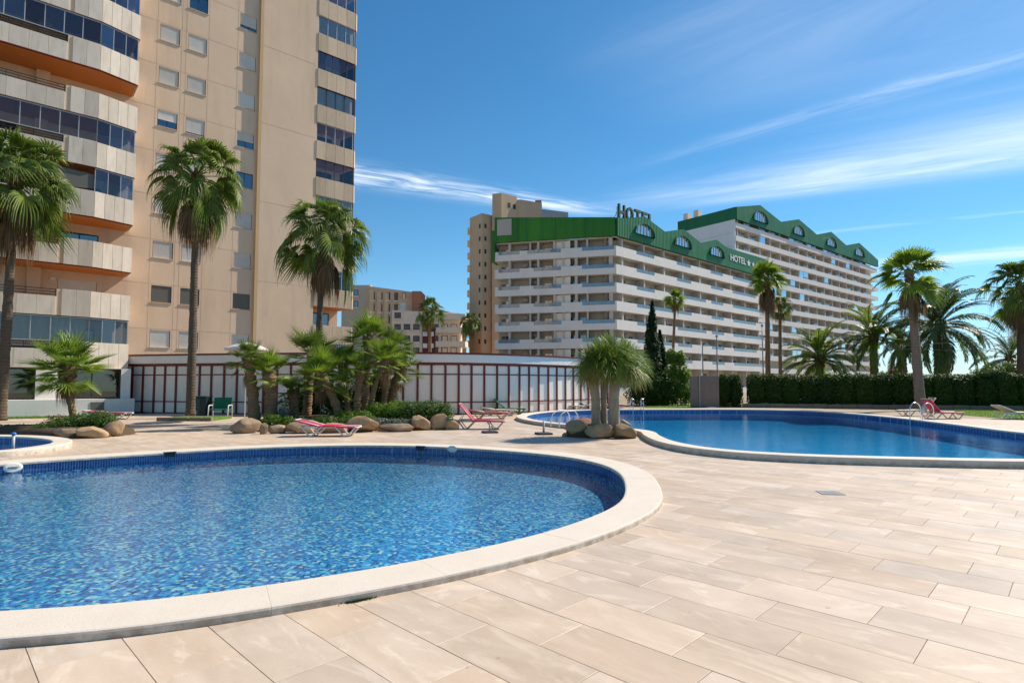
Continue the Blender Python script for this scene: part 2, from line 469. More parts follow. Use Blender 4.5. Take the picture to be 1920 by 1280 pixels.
simple('asphalt_roof', (0.24, 0.22, 0.2), 0.9, 0.2, 1, 0.2)

# plants
def make_leaf(name, a, b, c=None, trans=0.35, rough=0.45, tcol=None, spec=0.35):
    t = NT(name)
    r = t.irand()
    o = t.orand()
    k = t.math('FRACT', t.math('ADD', r, t.math('MULTIPLY', o, 0.6)))
    col = t.mix(k, a, b)
    if c:
        col = t.mix(t.math('MULTIPLY', t.maprange(t.math('FRACT', t.math('MULTIPLY', k, 7.13)), 0.80, 1.0), 0.9), col, c)
    n = t.noise(t.pos(), 6.0, 3, 0.6)
    col = t.mix(t.math('MULTIPLY', n, 0.35), col, tuple(x * 0.55 for x in a))
    d = t.bsdf(col, rough, spec)
    tr = t.n('ShaderNodeBsdfTranslucent')
    tm = t.mix(0.5, col, tcol or tuple(min(1, x * 1.7) for x in b))
    t.l(tm, tr.inputs[0])
    m = t.n('ShaderNodeMixShader'); m.inputs[0].default_value = trans
    t.l(d, m.inputs[1]); t.l(tr.outputs[0], m.inputs[2])
    t.done(m.outputs[0])
make_leaf('leaf_fan', (0.070, 0.120, 0.012), (0.21, 0.28, 0.036), (0.25, 0.25, 0.08), 0.38, tcol=(0.16, 0.26, 0.03))
make_leaf('leaf_bright', (0.13, 0.22, 0.016), (0.26, 0.37, 0.034), (0.26, 0.32, 0.06), 0.45, tcol=(0.24, 0.36, 0.03))
make_leaf('leaf_feather', (0.045, 0.088, 0.024), (0.105, 0.165, 0.042), (0.13, 0.13, 0.05), 0.30, tcol=(0.15, 0.22, 0.04))
make_leaf('leaf_feather_bright', (0.11, 0.185, 0.022), (0.20, 0.29, 0.045), (0.20, 0.18, 0.06), 0.38, tcol=(0.28, 0.36, 0.05))
make_leaf('leaf_dead', (0.17, 0.105, 0.05), (0.30, 0.205, 0.115), (0.10, 0.055, 0.03), 0.25, 0.8, spec=0.15)
make_leaf('leaf_sword', (0.11, 0.19, 0.018), (0.24, 0.34, 0.04), (0.34, 0.32, 0.08), 0.32, tcol=(0.24, 0.30, 0.05))
make_leaf('leaf_sword_dry', (0.22, 0.17, 0.05), (0.36, 0.28, 0.10), (0.16, 0.09, 0.03), 0.3, 0.6)
make_leaf('leaf_hedge', (0.024, 0.055, 0.007), (0.065, 0.12, 0.013), (0.075, 0.11, 0.016), 0.22, 0.5, spec=0.2)
make_leaf('leaf_bush', (0.042, 0.092, 0.012), (0.10, 0.185, 0.024), (0.12, 0.16, 0.03), 0.3)
make_leaf('leaf_lime', (0.06, 0.14, 0.008), (0.12, 0.23, 0.015), (0.20, 0.30, 0.03), 0.4, tcol=(0.3, 0.45, 0.03))
make_leaf('leaf_cypress', (0.010, 0.032, 0.010), (0.025, 0.062, 0.014), (0.05, 0.09, 0.02), 0.15, 0.6, spec=0.2)
make_leaf('leaf_red', (0.16, 0.03, 0.02), (0.28, 0.06, 0.035), (0.3, 0.14, 0.06), 0.3)
make_leaf('leaf_silver', (0.09, 0.13, 0.085), (0.18, 0.22, 0.16), None, 0.25)
make_leaf('grass_blade', (0.075, 0.16, 0.012), (0.16, 0.28, 0.02), (0.22, 0.30, 0.05), 0.4, tcol=(0.3, 0.42, 0.03))
def make_trunk(name, a, b, ring, rs, band_k=0.4):
    t = NT(name)
    p = t.pos()
    sx = t.n('ShaderNodeSeparateXYZ'); t.l(p, sx.inputs[0])
    jz = t.math('ADD', sx.outputs[2], t.math('MULTIPLY', t.noise(p, 3.0, 4, 0.6), 0.22))
    w = t.math('PINGPONG', jz, ring)
    band = t.maprange(w, 0.0, ring, 0, 1)
    c = t.mix(t.noise(t.scalev(p, 1, 1, 0.4), 7.0, 6, 0.65), a, b)
    c = t.mix(t.math('MULTIPLY', t.maprange(band, 0.0, 0.35, 1, 0), band_k), c, tuple(x * 0.4 for x in a))
    fib = t.noise(t.scalev(p, 14, 14, 1.5), 3.0, 5, 0.7)
    c = t.mix(t.math('MULTIPLY', t.maprange(fib, 0.5, 0.75), 0.5), c, tuple(x * 0.45 for x in a))
    hgt = t.math('ADD', t.math('MULTIPLY', band, 0.6), fib)
    t.done(t.bsdf(c, 0.9, 0.15, 0, t.bump(hgt, rs, 0.04)))
make_trunk('trunk_grey', (0.085, 0.060, 0.042), (0.18, 0.135, 0.095), 0.07, 0.8, 0.25)
make_trunk('trunk_ringed', (0.20, 0.145, 0.11), (0.34, 0.26, 0.20), 0.08, 0.8)
make_trunk('trunk_brown', (0.15, 0.088, 0.045), (0.36, 0.24, 0.13), 0.06, 1.0, 0.3)
make_trunk('trunk_pale', (0.24, 0.185, 0.12), (0.46, 0.38, 0.265), 0.16, 0.4, 0.12)
def make_rock(name, a, b, c):
    t = NT(name)
    p = t.pos()
    col = t.mix(t.noise(p, 2.3, 7, 0.65, 0.6), a, b)
    col = t.mix(t.math('MULTIPLY', t.maprange(t.noise(p, 6, 6, 0.7), 0.5, 0.72), 0.6), col, c)
    hv = t.n('ShaderNodeHueSaturation'); t.l(col, hv.inputs['Color'])
    t.l(t.maprange(t.orand(), 0, 1, 0.8, 1.15), hv.inputs['Value'])
    t.done(t.bsdf(hv.outputs[0], 0.88, 0.2, 0, t.bump(t.noise(p, 11, 8, 0.7), 0.7, 0.03)))
make_rock('rock_tan', (0.30, 0.185, 0.095), (0.48, 0.33, 0.19), (0.17, 0.10, 0.05))
make_rock('rock_grey', (0.25, 0.165, 0.10), (0.41, 0.295, 0.19), (0.12, 0.08, 0.045))
make_rock('rock_red', (0.22, 0.085, 0.06), (0.38, 0.19, 0.13), (0.12, 0.05, 0.04))
simple('soil', (0.10, 0.065, 0.035), 0.95, 0.4, 5, 0.8)
simple('earth', (0.30, 0.23, 0.15), 0.95, 0.25, 0.4, 0.4)
simple('lawn', (0.09, 0.18, 0.015), 0.9, 0.35, 3, 0.8)
simple('kerb_stone', (0.22, 0.165, 0.12), 0.9, 0.25, 2.5, 0.5, irand=0.2)
simple('moss', (0.13, 0.19, 0.012), 0.95, 0.3, 30, 0.8)

# loose furniture
simple('sling_pink', (0.50, 0.022, 0.085), 0.6, 0.18, 6, 0.1, 0.3, orand=0.15)
simple('sling_red', (0.55, 0.05, 0.045), 0.6, 0.15, 6, 0.1, 0.3)
simple('sling_green', (0.008, 0.13, 0.065), 0.55, 0.2, 6, 0.1, 0.3)
simple('sling_cream', (0.58, 0.52, 0.42), 0.65, 0.1, 6, 0.1, 0.3)
simple('plastic_white', (0.70, 0.67, 0.61), 0.4, 0.08, 4, 0, 0.45)
simple('plastic_cream', (0.50, 0.42, 0.32), 0.45, 0.1, 4, 0, 0.45)
simple('steel', (0.62, 0.63, 0.64), 0.22, 0.05, 4, 0, 0.5, metal=1.0)
simple('pole_grey', (0.26, 0.28, 0.29), 0.5, 0.1, 4, 0)
simple('blue_cap', (0.02, 0.13, 0.42), 0.4, 0.05, 4, 0)
simple('bin_green', (0.006, 0.055, 0.050), 0.5, 0.15, 3, 0.05)
simple('bin_dark', (0.006, 0.016, 0.017), 0.5, 0.15, 3, 0.05)
simple('base_dark', (0.05, 0.045, 0.045), 0.7, 0.2, 6, 0.2)
simple('wood_orange', (0.34, 0.11, 0.025), 0.5, 0.2, 5, 0.05)
simple('granite', (0.22, 0.165, 0.13), 0.45, 0.25, 6, 0.05, dirt=(1.5, 0.5))
simple('cable', (0.28, 0.27, 0.22), 0.6, 0.1, 4, 0)
simple('text_dark', (0.06, 0.06, 0.07), 0.6, 0.1, 4, 0)
simple('lamp_white', (0.72, 0.72, 0.70), 0.4, 0.05, 4, 0)
simple('log_brown', (0.20, 0.13, 0.07), 0.9, 0.25, 4, 0.6, stretch=(1, 1, 4))
# ------------------------------------------------------------------ mesh helpers
class MB:
    """collects shapes into one mesh"""
    def __init__(s):
        s.v, s.f, s.mi, s.cur = [], [], [], 0
    def add(s, vs, fs):
        b = len(s.v)
        s.v += [tuple(x) for x in vs]
        for f in fs:
            s.f.append(tuple(i + b for i in f)); s.mi.append(s.cur)
    def box(s, x0, x1, y0, y1, z0, z1):
        s.add([(x0, y0, z0), (x1, y0, z0), (x1, y1, z0), (x0, y1, z0), (x0, y0, z1), (x1, y0, z1), (x1, y1, z1), (x0, y1, z1)],
              [(0, 3, 2, 1), (4, 5, 6, 7), (0, 1, 5, 4), (1, 2, 6, 5), (2, 3, 7, 6), (3, 0, 4, 7)])
        return s
    def bbox(s, x0, x1, y0, y1, z0, z1, b=0.01):
        """box with its upright and top edges chamfered"""
        def ring(e, z):
            return [(x0 + e, y0, z), (x1 - e, y0, z), (x1, y0 + e, z), (x1, y1 - e, z), (x1 - e, y1, z), (x0 + e, y1, z), (x0, y1 - e, z), (x0, y0 + e, z)]
        top = [(x0 + b, y0 + b, z1), (x1 - b, y0 + b, z1), (x1 - b, y0 + b, z1), (x1 - b, y1 - b, z1), (x1 - b, y1 - b, z1), (x0 + b, y1 - b, z1), (x0 + b, y1 - b, z1), (x0 + b, y0 + b, z1)]
        n = 8
        fs = [tuple(range(7, -1, -1))] + [(i, (i + 1) % n, n + (i + 1) % n, n + i) for i in range(n)]
        fs += [(n + i, n + (i + 1) % n, 2 * n + (i + 1) % n, 2 * n + i) for i in range(n)] + [tuple(range(16, 24))]
        s.add(ring(b, z0) + ring(b, z1 - b) + top, fs)
        return s
    def obox(s, c, ax, ay, az):
        c, ax, ay, az = Vector(c), Vector(ax), Vector(ay), Vector(az)
        vs = [c + ax * i + ay * j + az * k for k in (-1, 1) for j in (-1, 1) for i in (-1, 1)]
        s.add(vs, [(0, 2, 3, 1), (4, 5, 7, 6), (0, 1, 5, 4), (1, 3, 7, 5), (3, 2, 6, 7), (2, 0, 4, 6)])
        return s
    def bar(s, a, b, w, h=None):
        a, b = Vector(a), Vector(b)
        d = (b - a); L = d.length; d.normalize()
        up = Vector((0, 0, 1)) if abs(d.z) < 0.95 else Vector((1, 0, 0))
        sd = d.cross(up).normalized(); u2 = sd.cross(d)
        return s.obox((a + b) / 2, d * L / 2, sd * w / 2, u2 * (h or w) / 2)
    def prism(s, loops, a0, a1, plane='xz'):
        """polygon (first loop) with holes (other loops), pushed from a0 to a1 along the third axis"""
        pt = (lambda p, a: (p[0], a, p[1])) if plane == 'xz' else ((lambda p, a: (p[0], p[1], a)) if plane == 'xy' else (lambda p, a: (a, p[0], p[1])))
        tri = tessellate_polygon([[Vector((p[0], p[1], 0)) for p in L] for L in loops])
        flat = [p for L in loops for p in L]
        n = len(flat)
        s.add([pt(p, a0) for p in flat] + [pt(p, a1) for p in flat], [t for t in tri] + [(t[2] + n, t[1] + n, t[0] + n) for t in tri])
        for L in loops:
            m = len(L)
            s.add([pt(p, a0) for p in L] + [pt(p, a1) for p in L], [(i, (i + 1) % m, m + (i + 1) % m, m + i) for i in range(m)])
        return s
    def tube(s, pts, rr, seg=8, cap=True, squash=1.0):
        pts = [Vector(p) for p in pts]
        if isinstance(rr, (int, float)):
            rr = [rr] * len(pts)
        b = len(s.v)
        prev = None
        for i, p in enumerate(pts):
            d = (pts[min(i + 1, len(pts) - 1)] - pts[max(i - 1, 0)]).normalized()
            if prev is None:
                ref = Vector((0, 0, 1)) if abs(d.z) < 0.9 else Vector((1, 0, 0))
                sd = d.cross(ref).normalized()
            else:
                sd = (prev - d * prev.dot(d)).normalized()
            prev = sd
            u = d.cross(sd)
            for k in range(seg):
                a = 2 * math.pi * k / seg
                s.v.append(tuple(p + (sd * math.cos(a) + u * math.sin(a) * squash) * rr[i]))
        for i in range(len(pts) - 1):
            for k in range(seg):
                s.f.append((b + i * seg + k, b + i * seg + (k + 1) % seg, b + (i + 1) * seg + (k + 1) % seg, b + (i + 1) * seg + k)); s.mi.append(s.cur)
        if cap:
            s.f.append(tuple(b + k for k in range(seg - 1, -1, -1))); s.mi.append(s.cur)
            e = b + (len(pts) - 1) * seg
            s.f.append(tuple(e + k for k in range(seg))); s.mi.append(s.cur)
        return s
    def lathe(s, prof, seg=16, c=(0, 0, 0)):
        b = len(s.v)
        for r, z in prof:
            for k in range(seg):
                a = 2 * math.pi * k / seg
                s.v.append((c[0] + r * math.cos(a), c[1] + r * math.sin(a), c[2] + z))
        for i in range(len(prof) - 1):
            for k in range(seg):
                s.f.append((b + i * seg + k, b + i * seg + (k + 1) % seg, b + (i + 1) * seg + (k + 1) % seg, b + (i + 1) * seg + k)); s.mi.append(s.cur)
        return s
    def grid_wall(s, x0, x1, z0, z1, holes, y, yb):
        """a wall face in the plane y with rectangular openings whose reveals run back to yb"""
        xs = sorted({x0, x1} | {h[0] for h in holes} | {h[1] for h in holes})
        zs = sorted({z0, z1} | {h[2] for h in holes} | {h[3] for h in holes})
        for i in range(len(xs) - 1):
            for j in range(len(zs) - 1):
                cx, cz = (xs[i] + xs[i + 1]) / 2, (zs[j] + zs[j + 1]) / 2
                if any(h[0] < cx < h[1] and h[2] < cz < h[3] for h in holes):
                    continue
                s.add([(xs[i], y, zs[j]), (xs[i + 1], y, zs[j]), (xs[i + 1], y, zs[j + 1]), (xs[i], y, zs[j + 1])], [(0, 1, 2, 3)])
        for a, b, c, d in holes:
            s.add([(a, y, c), (b, y, c), (b, y, d), (a, y, d), (a, yb, c), (b, yb, c), (b, yb, d), (a, yb, d)],
                  [(0, 4, 5, 1), (1, 5, 6, 2), (2, 6, 7, 3), (3, 7, 4, 0)])
        return s
    def mesh(s, name, mats, smooth=False):
        me = bpy.data.meshes.new(name)
        me.from_pydata(s.v, [], s.f)
        if not isinstance(mats, (list, tuple)):
            mats = [mats]
        for m in mats:
            me.materials.append(MATS[m])
        if len(mats) > 1:
            me.polygons.foreach_set('material_index', s.mi)
        if smooth:
            me.polygons.foreach_set('use_smooth', [True] * len(me.polygons))
        me.update()
        return me

def tag(o, label=None, cat=None, group=None, kind=None):
    for k, x in (('label', label), ('category', cat), ('group', group), ('kind', kind)):
        if x:
            o[k] = x
    return o
def thing(name, label, cat, loc=(0, 0, 0), rotz=0.0, group=None):
    o = bpy.data.objects.new(name, None)
    o.empty_display_size = 0.3
    o.location = loc
    o.rotation_euler = (0, 0, rotz)
    COL.objects.link(o)
    return tag(o, label, cat, group)
def part(name, me, parent, loc=(0, 0, 0), rot=(0, 0, 0), scale=1.0, label=None):
    o = bpy.data.objects.new(name, me)
    o.parent = parent
    o.location = loc
    o.rotation_euler = rot
    o.scale = (scale, scale, scale) if isinstance(scale, (int, float)) else scale
    COL.objects.link(o)
    if label:
        o['label'] = label
    return o
def struct(name, me, loc=(0, 0, 0)):
    o = bpy.data.objects.new(name, me)
    o.location = loc
    COL.objects.link(o)
    o['kind'] = 'structure'
    return o
def copy_tree(o, parent=None):
    c = o.copy()
    COL.objects.link(c)
    if parent:
        c.parent = parent
    for ch in o.children:
        copy_tree(ch, c)
    return c
def text_mesh(body, mat, height, depth, width=None):
    cu = bpy.data.curves.new('lettering', 'FONT')
    cu.body = body
    cu.size = 1
    cu.extrude = 0.05
    cu.offset = 0.012
    cu.resolution_u = 3
    ob = bpy.data.objects.new('lettering', cu)
    COL.objects.link(ob)
    dg = bpy.context.evaluated_depsgraph_get()
    me = bpy.data.meshes.new_from_object(ob.evaluated_get(dg))
    bpy.data.objects.remove(ob); bpy.data.curves.remove(cu)
    co = [v.co.copy() for v in me.vertices]
    lo = [min(c[i] for c in co) for i in range(3)]; hi = [max(c[i] for c in co) for i in range(3)]
    sy = height / (hi[1] - lo[1]); sx = (width / (hi[0] - lo[0])) if width else sy
    for v, c in zip(me.vertices, co):
        v.co = ((c[0] - lo[0]) * sx, -(c[2] - lo[2]) / (hi[2] - lo[2]) * depth, (c[1] - lo[1]) * sy)
    me.materials.clear(); me.materials.append(MATS[mat])
    me.update()
    return me

# ------------------------------------------------------------------ closed outlines of the pools (metres on the terrace)
def spline(P, n=10):
    out = []
    m = len(P)
    for i in range(m):
        p0, p1, p2, p3 = [Vector((*P[(i + k - 1) % m], 0)) for k in range(4)]
        for j in range(n):
            t = j / n
            q = 0.5 * ((2 * p1) + (p2 - p0) * t + (2 * p0 - 5 * p1 + 4 * p2 - p3) * t * t + (3 * p1 - p0 - 3 * p2 + p3) * t ** 3)
            out.append((q.x, q.y))
    return out
def area(P):
    return sum(P[i][0] * P[(i + 1) % len(P)][1] - P[(i + 1) % len(P)][0] * P[i][1] for i in range(len(P))) / 2
def resample(P, step):
    L = [0]
    m = len(P)
    for i in range(m):
        a, b = P[i], P[(i + 1) % m]
        L.append(L[-1] + math.hypot(b[0] - a[0], b[1] - a[1]))
    n = int(L[-1] / step)
    out, k = [], 0
    for i in range(n):
        s = L[-1] * i / n
        while L[k + 1] < s:
            k += 1
        t = (s - L[k]) / max(1e-9, L[k + 1] - L[k])
        a, b = P[k], P[(k + 1) % m]
        out.append((a[0] + (b[0] - a[0]) * t, a[1] + (b[1] - a[1]) * t))
    return out
def offset(P, d):
    """move a counter-clockwise outline inwards by d"""
    m = len(P)
    out = []
    for i in range(m):
        a, b = P[i - 1], P[(i + 1) % m]
        tx, ty = b[0] - a[0], b[1] - a[1]
        l = math.hypot(tx, ty)
        out.append((P[i][0] - ty / l * d, P[i][1] + tx / l * d))
    return out
def inside(p, P):
    x, y = p
    c = False
    j = len(P) - 1
    for i in range(len(P)):
        if (P[i][1] > y) != (P[j][1] > y) and x < (P[j][0] - P[i][0]) * (y - P[i][1]) / (P[j][1] - P[i][1]) + P[i][0]:
            c = not c
        j = i
    return c
def nearest(p, P):
    best, bi = 1e9, 0
    for i, q in enumerate(P):
        d = (q[0] - p[0]) ** 2 + (q[1] - p[1]) ** 2
        if d < best:
            best, bi = d, i
    return bi, math.sqrt(best)
def ccw(P):
    return P if area(P) > 0 else P[::-1]

ROUND = [(-2.97, 3.40), (-2.2, 3.60), (-1.39, 3.98), (-0.45, 4.55), (0.54, 5.36), (1.30, 6.25), (1.85, 7.25), (2.17, 8.6), (2.28, 9.9), (2.08, 11.1),
         (1.45, 12.25), (0.30, 13.3), (-1.36, 14.2), (-2.85, 14.62), (-4.3, 14.64), (-5.98, 14.2), (-7.4, 13.4), (-8.78, 12.3), (-9.89, 11.2),
         (-10.65, 9.7), (-10.75, 8.1), (-10.2, 6.4), (-9.0, 5.0), (-7.4, 4.0), (-5.6, 3.4), (-4.1, 3.25)]
LAGOON = [(4.02, 18.6), (3.86, 17.0), (3.80, 15.3), (4.05, 13.9), (4.6, 12.95), (5.35, 12.32), (6.6, 11.8), (8.2, 11.4), (9.9, 11.15), (12.2, 11.0), (14.4, 11.5),
          (15.9, 13.2), (16.2, 15.8), (16.3, 18.4), (17.0, 21.6), (17.85, 26.3), (18.0, 30.5), (16.9, 34.0), (14.3, 35.6), (10.5, 35.7), (6.8, 35.4), (4.4, 34.9),
          (2.1, 32.9), (0.75, 30.4), (0.22, 27.6), (0.42, 25.1), (1.16, 22.9), (2.2, 21.2), (3.35, 20.0)]
SPLASH = [(-11.3, 13.0), (-11.15, 13.9), (-11.3, 14.8), (-11.8, 15.6), (-12.6, 16.35), (-13.7, 16.95), (-15.2, 17.3), (-17.2, 17.1), (-18.6, 16.0), (-18.9, 14.4), (-18.0, 12.9),
          (-16.2, 12.1), (-14.2, 11.8), (-12.4, 12.2)]
RK = (EYE - 0.065) / (EYE - 0.15)
ROUND = [(x * RK, y * RK) for x, y in ROUND]
POOLS = {}
for nm, P, w in (('round', ROUND, 0.53), ('lagoon', LAGOON, 0.46), ('splash', SPLASH, 0.42)):
    o = resample(ccw(spline(P)), 0.12)
    # smooth the resampled outline a little
    for _ in range(6):
        o = [((o[i - 1][0] + 2 * o[i][0] + o[(i + 1) % len(o)][0]) / 4, (o[i - 1][1] + 2 * o[i][1] + o[(i + 1) % len(o)][1]) / 4) for i in range(len(o))]
    POOLS[nm] = dict(out=o, inn=offset(o, w), mid=offset(o, w * 0.5), w=w)

# ------------------------------------------------------------------ ground
mb = MB()
big = [(-900, -60), (900, -60), (900, 1500), (-900, 1500)]
tri = tessellate_polygon([[Vector((*p, 0)) for p in big]] + [[Vector((*p, 0)) for p in POOLS[k]['mid'][::3]] for k in POOLS])
flat = big + [p for k in POOLS for p in POOLS[k]['mid'][::3]]
def up(t, P):
    a, b, c = (P[i] for i in t)
    return t if (b[0] - a[0]) * (c[1] - a[1]) - (b[1] - a[1]) * (c[0] - a[0]) > 0 else (t[0], t[2], t[1])
mb.add([(p[0], p[1], -0.022) for p in flat], [up(t, flat) for t in tri])
struct('ground', mb.mesh('ground', 'earth'))
# mortar bed under the terrace tiles
TERRACE = [(-34, -4), (26, -4), (32, 20), (24, 33.5), (20.5, 41.5), (9, 41.8), (-1, 36.5), (-8, 33.2), (-20, 33.4), (-34, 27)]
mb = MB()
tri = tessellate_polygon([[Vector((*p, 0)) for p in TERRACE]] + [[Vector((*p, 0)) for p in POOLS[k]['mid'][::3]] for k in POOLS])
flat = TERRACE + [p for k in POOLS for p in POOLS[k]['mid'][::3]]
mb.add([(p[0], p[1], -0.010) for p in flat], [up(t, flat) for t in tri])
terrace = struct('terrace', mb.mesh('terrace', 'grout'))

# ------------------------------------------------------------------ terrace tiles, 0.90 x 0.45 m in running courses
TL, TWD, GAP = 0.905, 0.445, 0.004
ta = math.atan2(0.701, -0.713)                         # the courses run away to the left
td, tn = (math.cos(ta), math.sin(ta)), (-math.sin(ta), math.cos(ta))
O0 = (1.877, 3.847)                                    # a corner that shows in the foreground
BEDS = []                                              # planted beds: no tiles there (filled below)
BEDS.append([(-9.1, 20.3), (-8.0, 19.9), (-6.0, 20.1), (-4.0, 20.5), (-2.6, 21.5), (-2.5, 22.8), (-3.4, 25.0), (-6.0, 26.6), (-9.5, 26.0), (-10.6, 23.0)])
BEDS.append([(-16.2, 18.5), (-13.8, 17.7), (-12.7, 17.9), (-12.4, 18.8), (-13.0, 19.9), (-15.0, 20.5), (-17.6, 20.2), (-17.8, 19.2)])
def clip(poly, px_, py_, nx, ny):
    """keep the part of the polygon on the side (nx,ny) of the point"""
    out = []
    for i in range(len(poly)):
        a, b = poly[i], poly[(i + 1) % len(poly)]
        da = (a[0] - px_) * nx + (a[1] - py_) * ny
        db = (b[0] - px_) * nx + (b[1] - py_) * ny
        if da >= 0:
            out.append(a)
        if da * db < 0:
            t = da / (da - db)
            out.append((a[0] + (b[0] - a[0]) * t, a[1] + (b[1] - a[1]) * t))
    return out
def tile_prism(mb, poly, cx, cy, z=0.0, th=0.009):
    """a thin slab with a slightly eased top edge"""
    n = len(poly)
    gx = sum(p[0] for p in poly) / n; gy = sum(p[1] for p in poly) / n
    e = 0.0022
    ins = []
    for p in poly:
        l = math.hypot(p[0] - gx, p[1] - gy)
        ins.append((p[0] - (p[0] - gx) / l * e, p[1] - (p[1] - gy) / l * e))
    b = [(p[0] - cx, p[1] - cy, z - th) for p in poly] + [(p[0] - cx, p[1] - cy, z - 0.0015) for p in poly] + [(p[0] - cx, p[1] - cy, z) for p in ins]
    fs = [(i, (i + 1) % n, n + (i + 1) % n, n + i) for i in range(n)] + [(n + i, n + (i + 1) % n, 2 * n + (i + 1) % n, 2 * n + i) for i in range(n)] + [tuple(range(2 * n, 3 * n))]
    mb.add(b, fs)
RT = random.Random(5)
tiles = []
rows = range(-70, 90)
for r in rows:
    sh = {0: 0.0, 1: 0.48, 2: 0.20, 3: 0.70, 4: 0.33}[r % 5] * TL
    for k in range(-70, 60):
        s0, s1 = k * TL + sh + GAP / 2, (k + 1) * TL + sh - GAP / 2
        q0, q1 = -r * TWD - TWD + GAP / 2, -r * TWD - GAP / 2
        poly = [(O0[0] + td[0] * s + tn[0] * -q, O0[1] + td[1] * s + tn[1] * -q) for s, q in ((s0, q0), (s1, q0), (s1, q1), (s0, q1))]
        poly = ccw(poly)
        cx = sum(p[0] for p in poly) / 4; cy = sum(p[1] for p in poly) / 4
        if cy < -1.5 or cy > 36 or abs(cx) > 0.95 * cy + 4 or cx < -26 or cx > 24:
            continue
        if not inside((cx, cy), TERRACE) or any(inside((cx, cy), b) for b in BEDS):
            continue
        bad = False
        for P in POOLS.values():
            i, d = nearest((cx, cy), P['mid'][::2])
            ii = i * 2
            if inside((cx, cy), P['inn']):
                bad = True
                break
            if d < 0.9:
                M = P['mid']
                a, b = M[ii - 1], M[(ii + 1) % len(M)]
                tx, ty = b[0] - a[0], b[1] - a[1]
                poly = clip(poly, M[ii][0], M[ii][1], ty, -tx)
                if len(poly) < 3 or abs(area(poly)) < 0.004:
                    bad = True
                    break
        if bad:
            continue
        seen = True
        if cy > 2.2:
            uu = 960 + cx / cy * F_PX
            seen = -90 < uu < 2010
        else:
            seen = False
        vis_d = math.hypot(cx, cy) if (seen and cy > 2.9) else 1e3 + math.hypot(cx, cy)
        tiles.append((vis_d, cx, cy, poly))
tiles.sort(key=lambda t: t[0])
mbs = MB()
full = None
for i, (d, cx, cy, poly) in enumerate(tiles):
    zj = RT.uniform(-0.0007, 0.0007)
    if i < 300:
        m1 = MB()
        tile_prism(m1, poly, cx, cy, zj)
        part('tile', m1.mesh('tile', 'paving_stone'), terrace, (cx, cy, 0))
    else:
        tile_prism(mbs, poly, 0, 0, zj)
o = part('paving_tiles', mbs.mesh('paving_tiles', 'paving_stone'), terrace)
o['kind'] = 'stuff'

# ------------------------------------------------------------------ pools
def pool(nm, label, wall_mat, floor_mat, depth, water_z, water_mat, seglen, rim=0.135):
    P = POOLS[nm]
    out, inn = P['out'], P['inn']
    th = thing('swimming_pool', label, 'swimming pool', (0, 0, 0))
    n = len(inn)
    mb = MB()
    e = offset(inn, -0.03)                      # the shell stands a little behind the coping's nose
    # wall with a waterline band of dark mosaic
    zs = [rim - 0.05, water_z - 0.05, -depth]
    vs = [(p[0], p[1], z) for z in zs for p in e]
    for j, slot in ((0, 0), (1, 1)):
        mb.cur = slot
        mb.add(vs, [(j * n + i, (j + 1) * n + i, (j + 1) * n + (i + 1) % n, j * n + (i + 1) % n) for i in range(n)])
    mb.cur = 1
    tri = tessellate_polygon([[Vector((*p, 0)) for p in e]])
    mb.add([(p[0], p[1], -depth) for p in e], [up(t, e) for t in tri])
    part('basin', mb.mesh('basin', [wall_mat, floor_mat]), th)
    # coping stones with a rounded nose; hair joints between them
    k = max(1, int(seglen / 0.12))
    prof = [(0.0, -0.004), (0.0, rim - 0.02), (0.006, rim - 0.006), (0.02, rim)]     # (inward, z) outer side
    w = P['w']
    prof += [(w - 0.03, rim - 0.004), (w - 0.008, rim - 0.012), (w, rim - 0.03), (w, rim - 0.06), (w * 0.6, rim - 0.075), (w * 0.5, 0.0)]
    rings = [offset(out, d) if d else out for d, z in prof]
    m = len(prof)
    i0 = 0
    stones = []
    while i0 < n:
        i1 = min(n, i0 + k + RT.choice((-1, 0, 0, 1)))
        if n - i1 < k * 0.4:
            i1 = n
        stones.append((i0, i1)); i0 = i1
    for a, b in stones:
        vs, fs = [], []
        c = out[(a + b) // 2 % n]
        cnt = b - a + 1
        dz = RT.uniform(-0.0015, 0.0015)
        for q in range(a, b + 1):
            for r_, (dd, z) in zip(rings, prof):
                p = r_[q % n]
                if q == a:                       # open a hairline joint
                    p2 = r_[(q + 1) % n]
                    l = math.hypot(p2[0] - p[0], p2[1] - p[1]) or 1
                    p = (p[0] + (p2[0] - p[0]) / l * 0.0015, p[1] + (p2[1] - p[1]) / l * 0.0015)
                vs.append((p[0] - c[0], p[1] - c[1], z + (dz if z > 0 else 0)))
        for q in range(cnt - 1):
            for j in range(m - 1):
                fs.append((q * m + j, q * m + j + 1, (q + 1) * m + j + 1, (q + 1) * m + j)[::-1])
        fs.append(tuple(range(m))); fs.append(tuple((cnt - 1) * m + j for j in range(m - 1, -1, -1)))
        x = MB(); x.add(vs, fs)
        part('coping_stone', x.mesh('coping_stone', 'coping_stone'), th, (c[0], c[1], 0))
    # water
    x = MB()
    x.add([(p[0], p[1], water_z) for p in e], [up(t, e) for t in tri])
    wo_ = struct('water', x.mesh('water', water_mat, True))
    return th
round_pool = pool('round', 'large round pool in the foreground with mixed blue mosaic and a broad cream coping', 'mosaic_band', 'mosaic_mixed', 0.36, -0.14, 'water_clear', 1.5, 0.065)
lagoon = pool('lagoon', 'kidney shaped deep blue pool on the right beside the clipped hedge', 'mosaic_band', 'mosaic_deep', 0.5, -0.06, 'water_deep', 1.5, 0.15)
splash = pool('splash', 'small childrens pool at the left edge behind the round pool', 'mosaic_band', 'mosaic_deep', 0.35, -0.06, 'water_clear', 1.2)
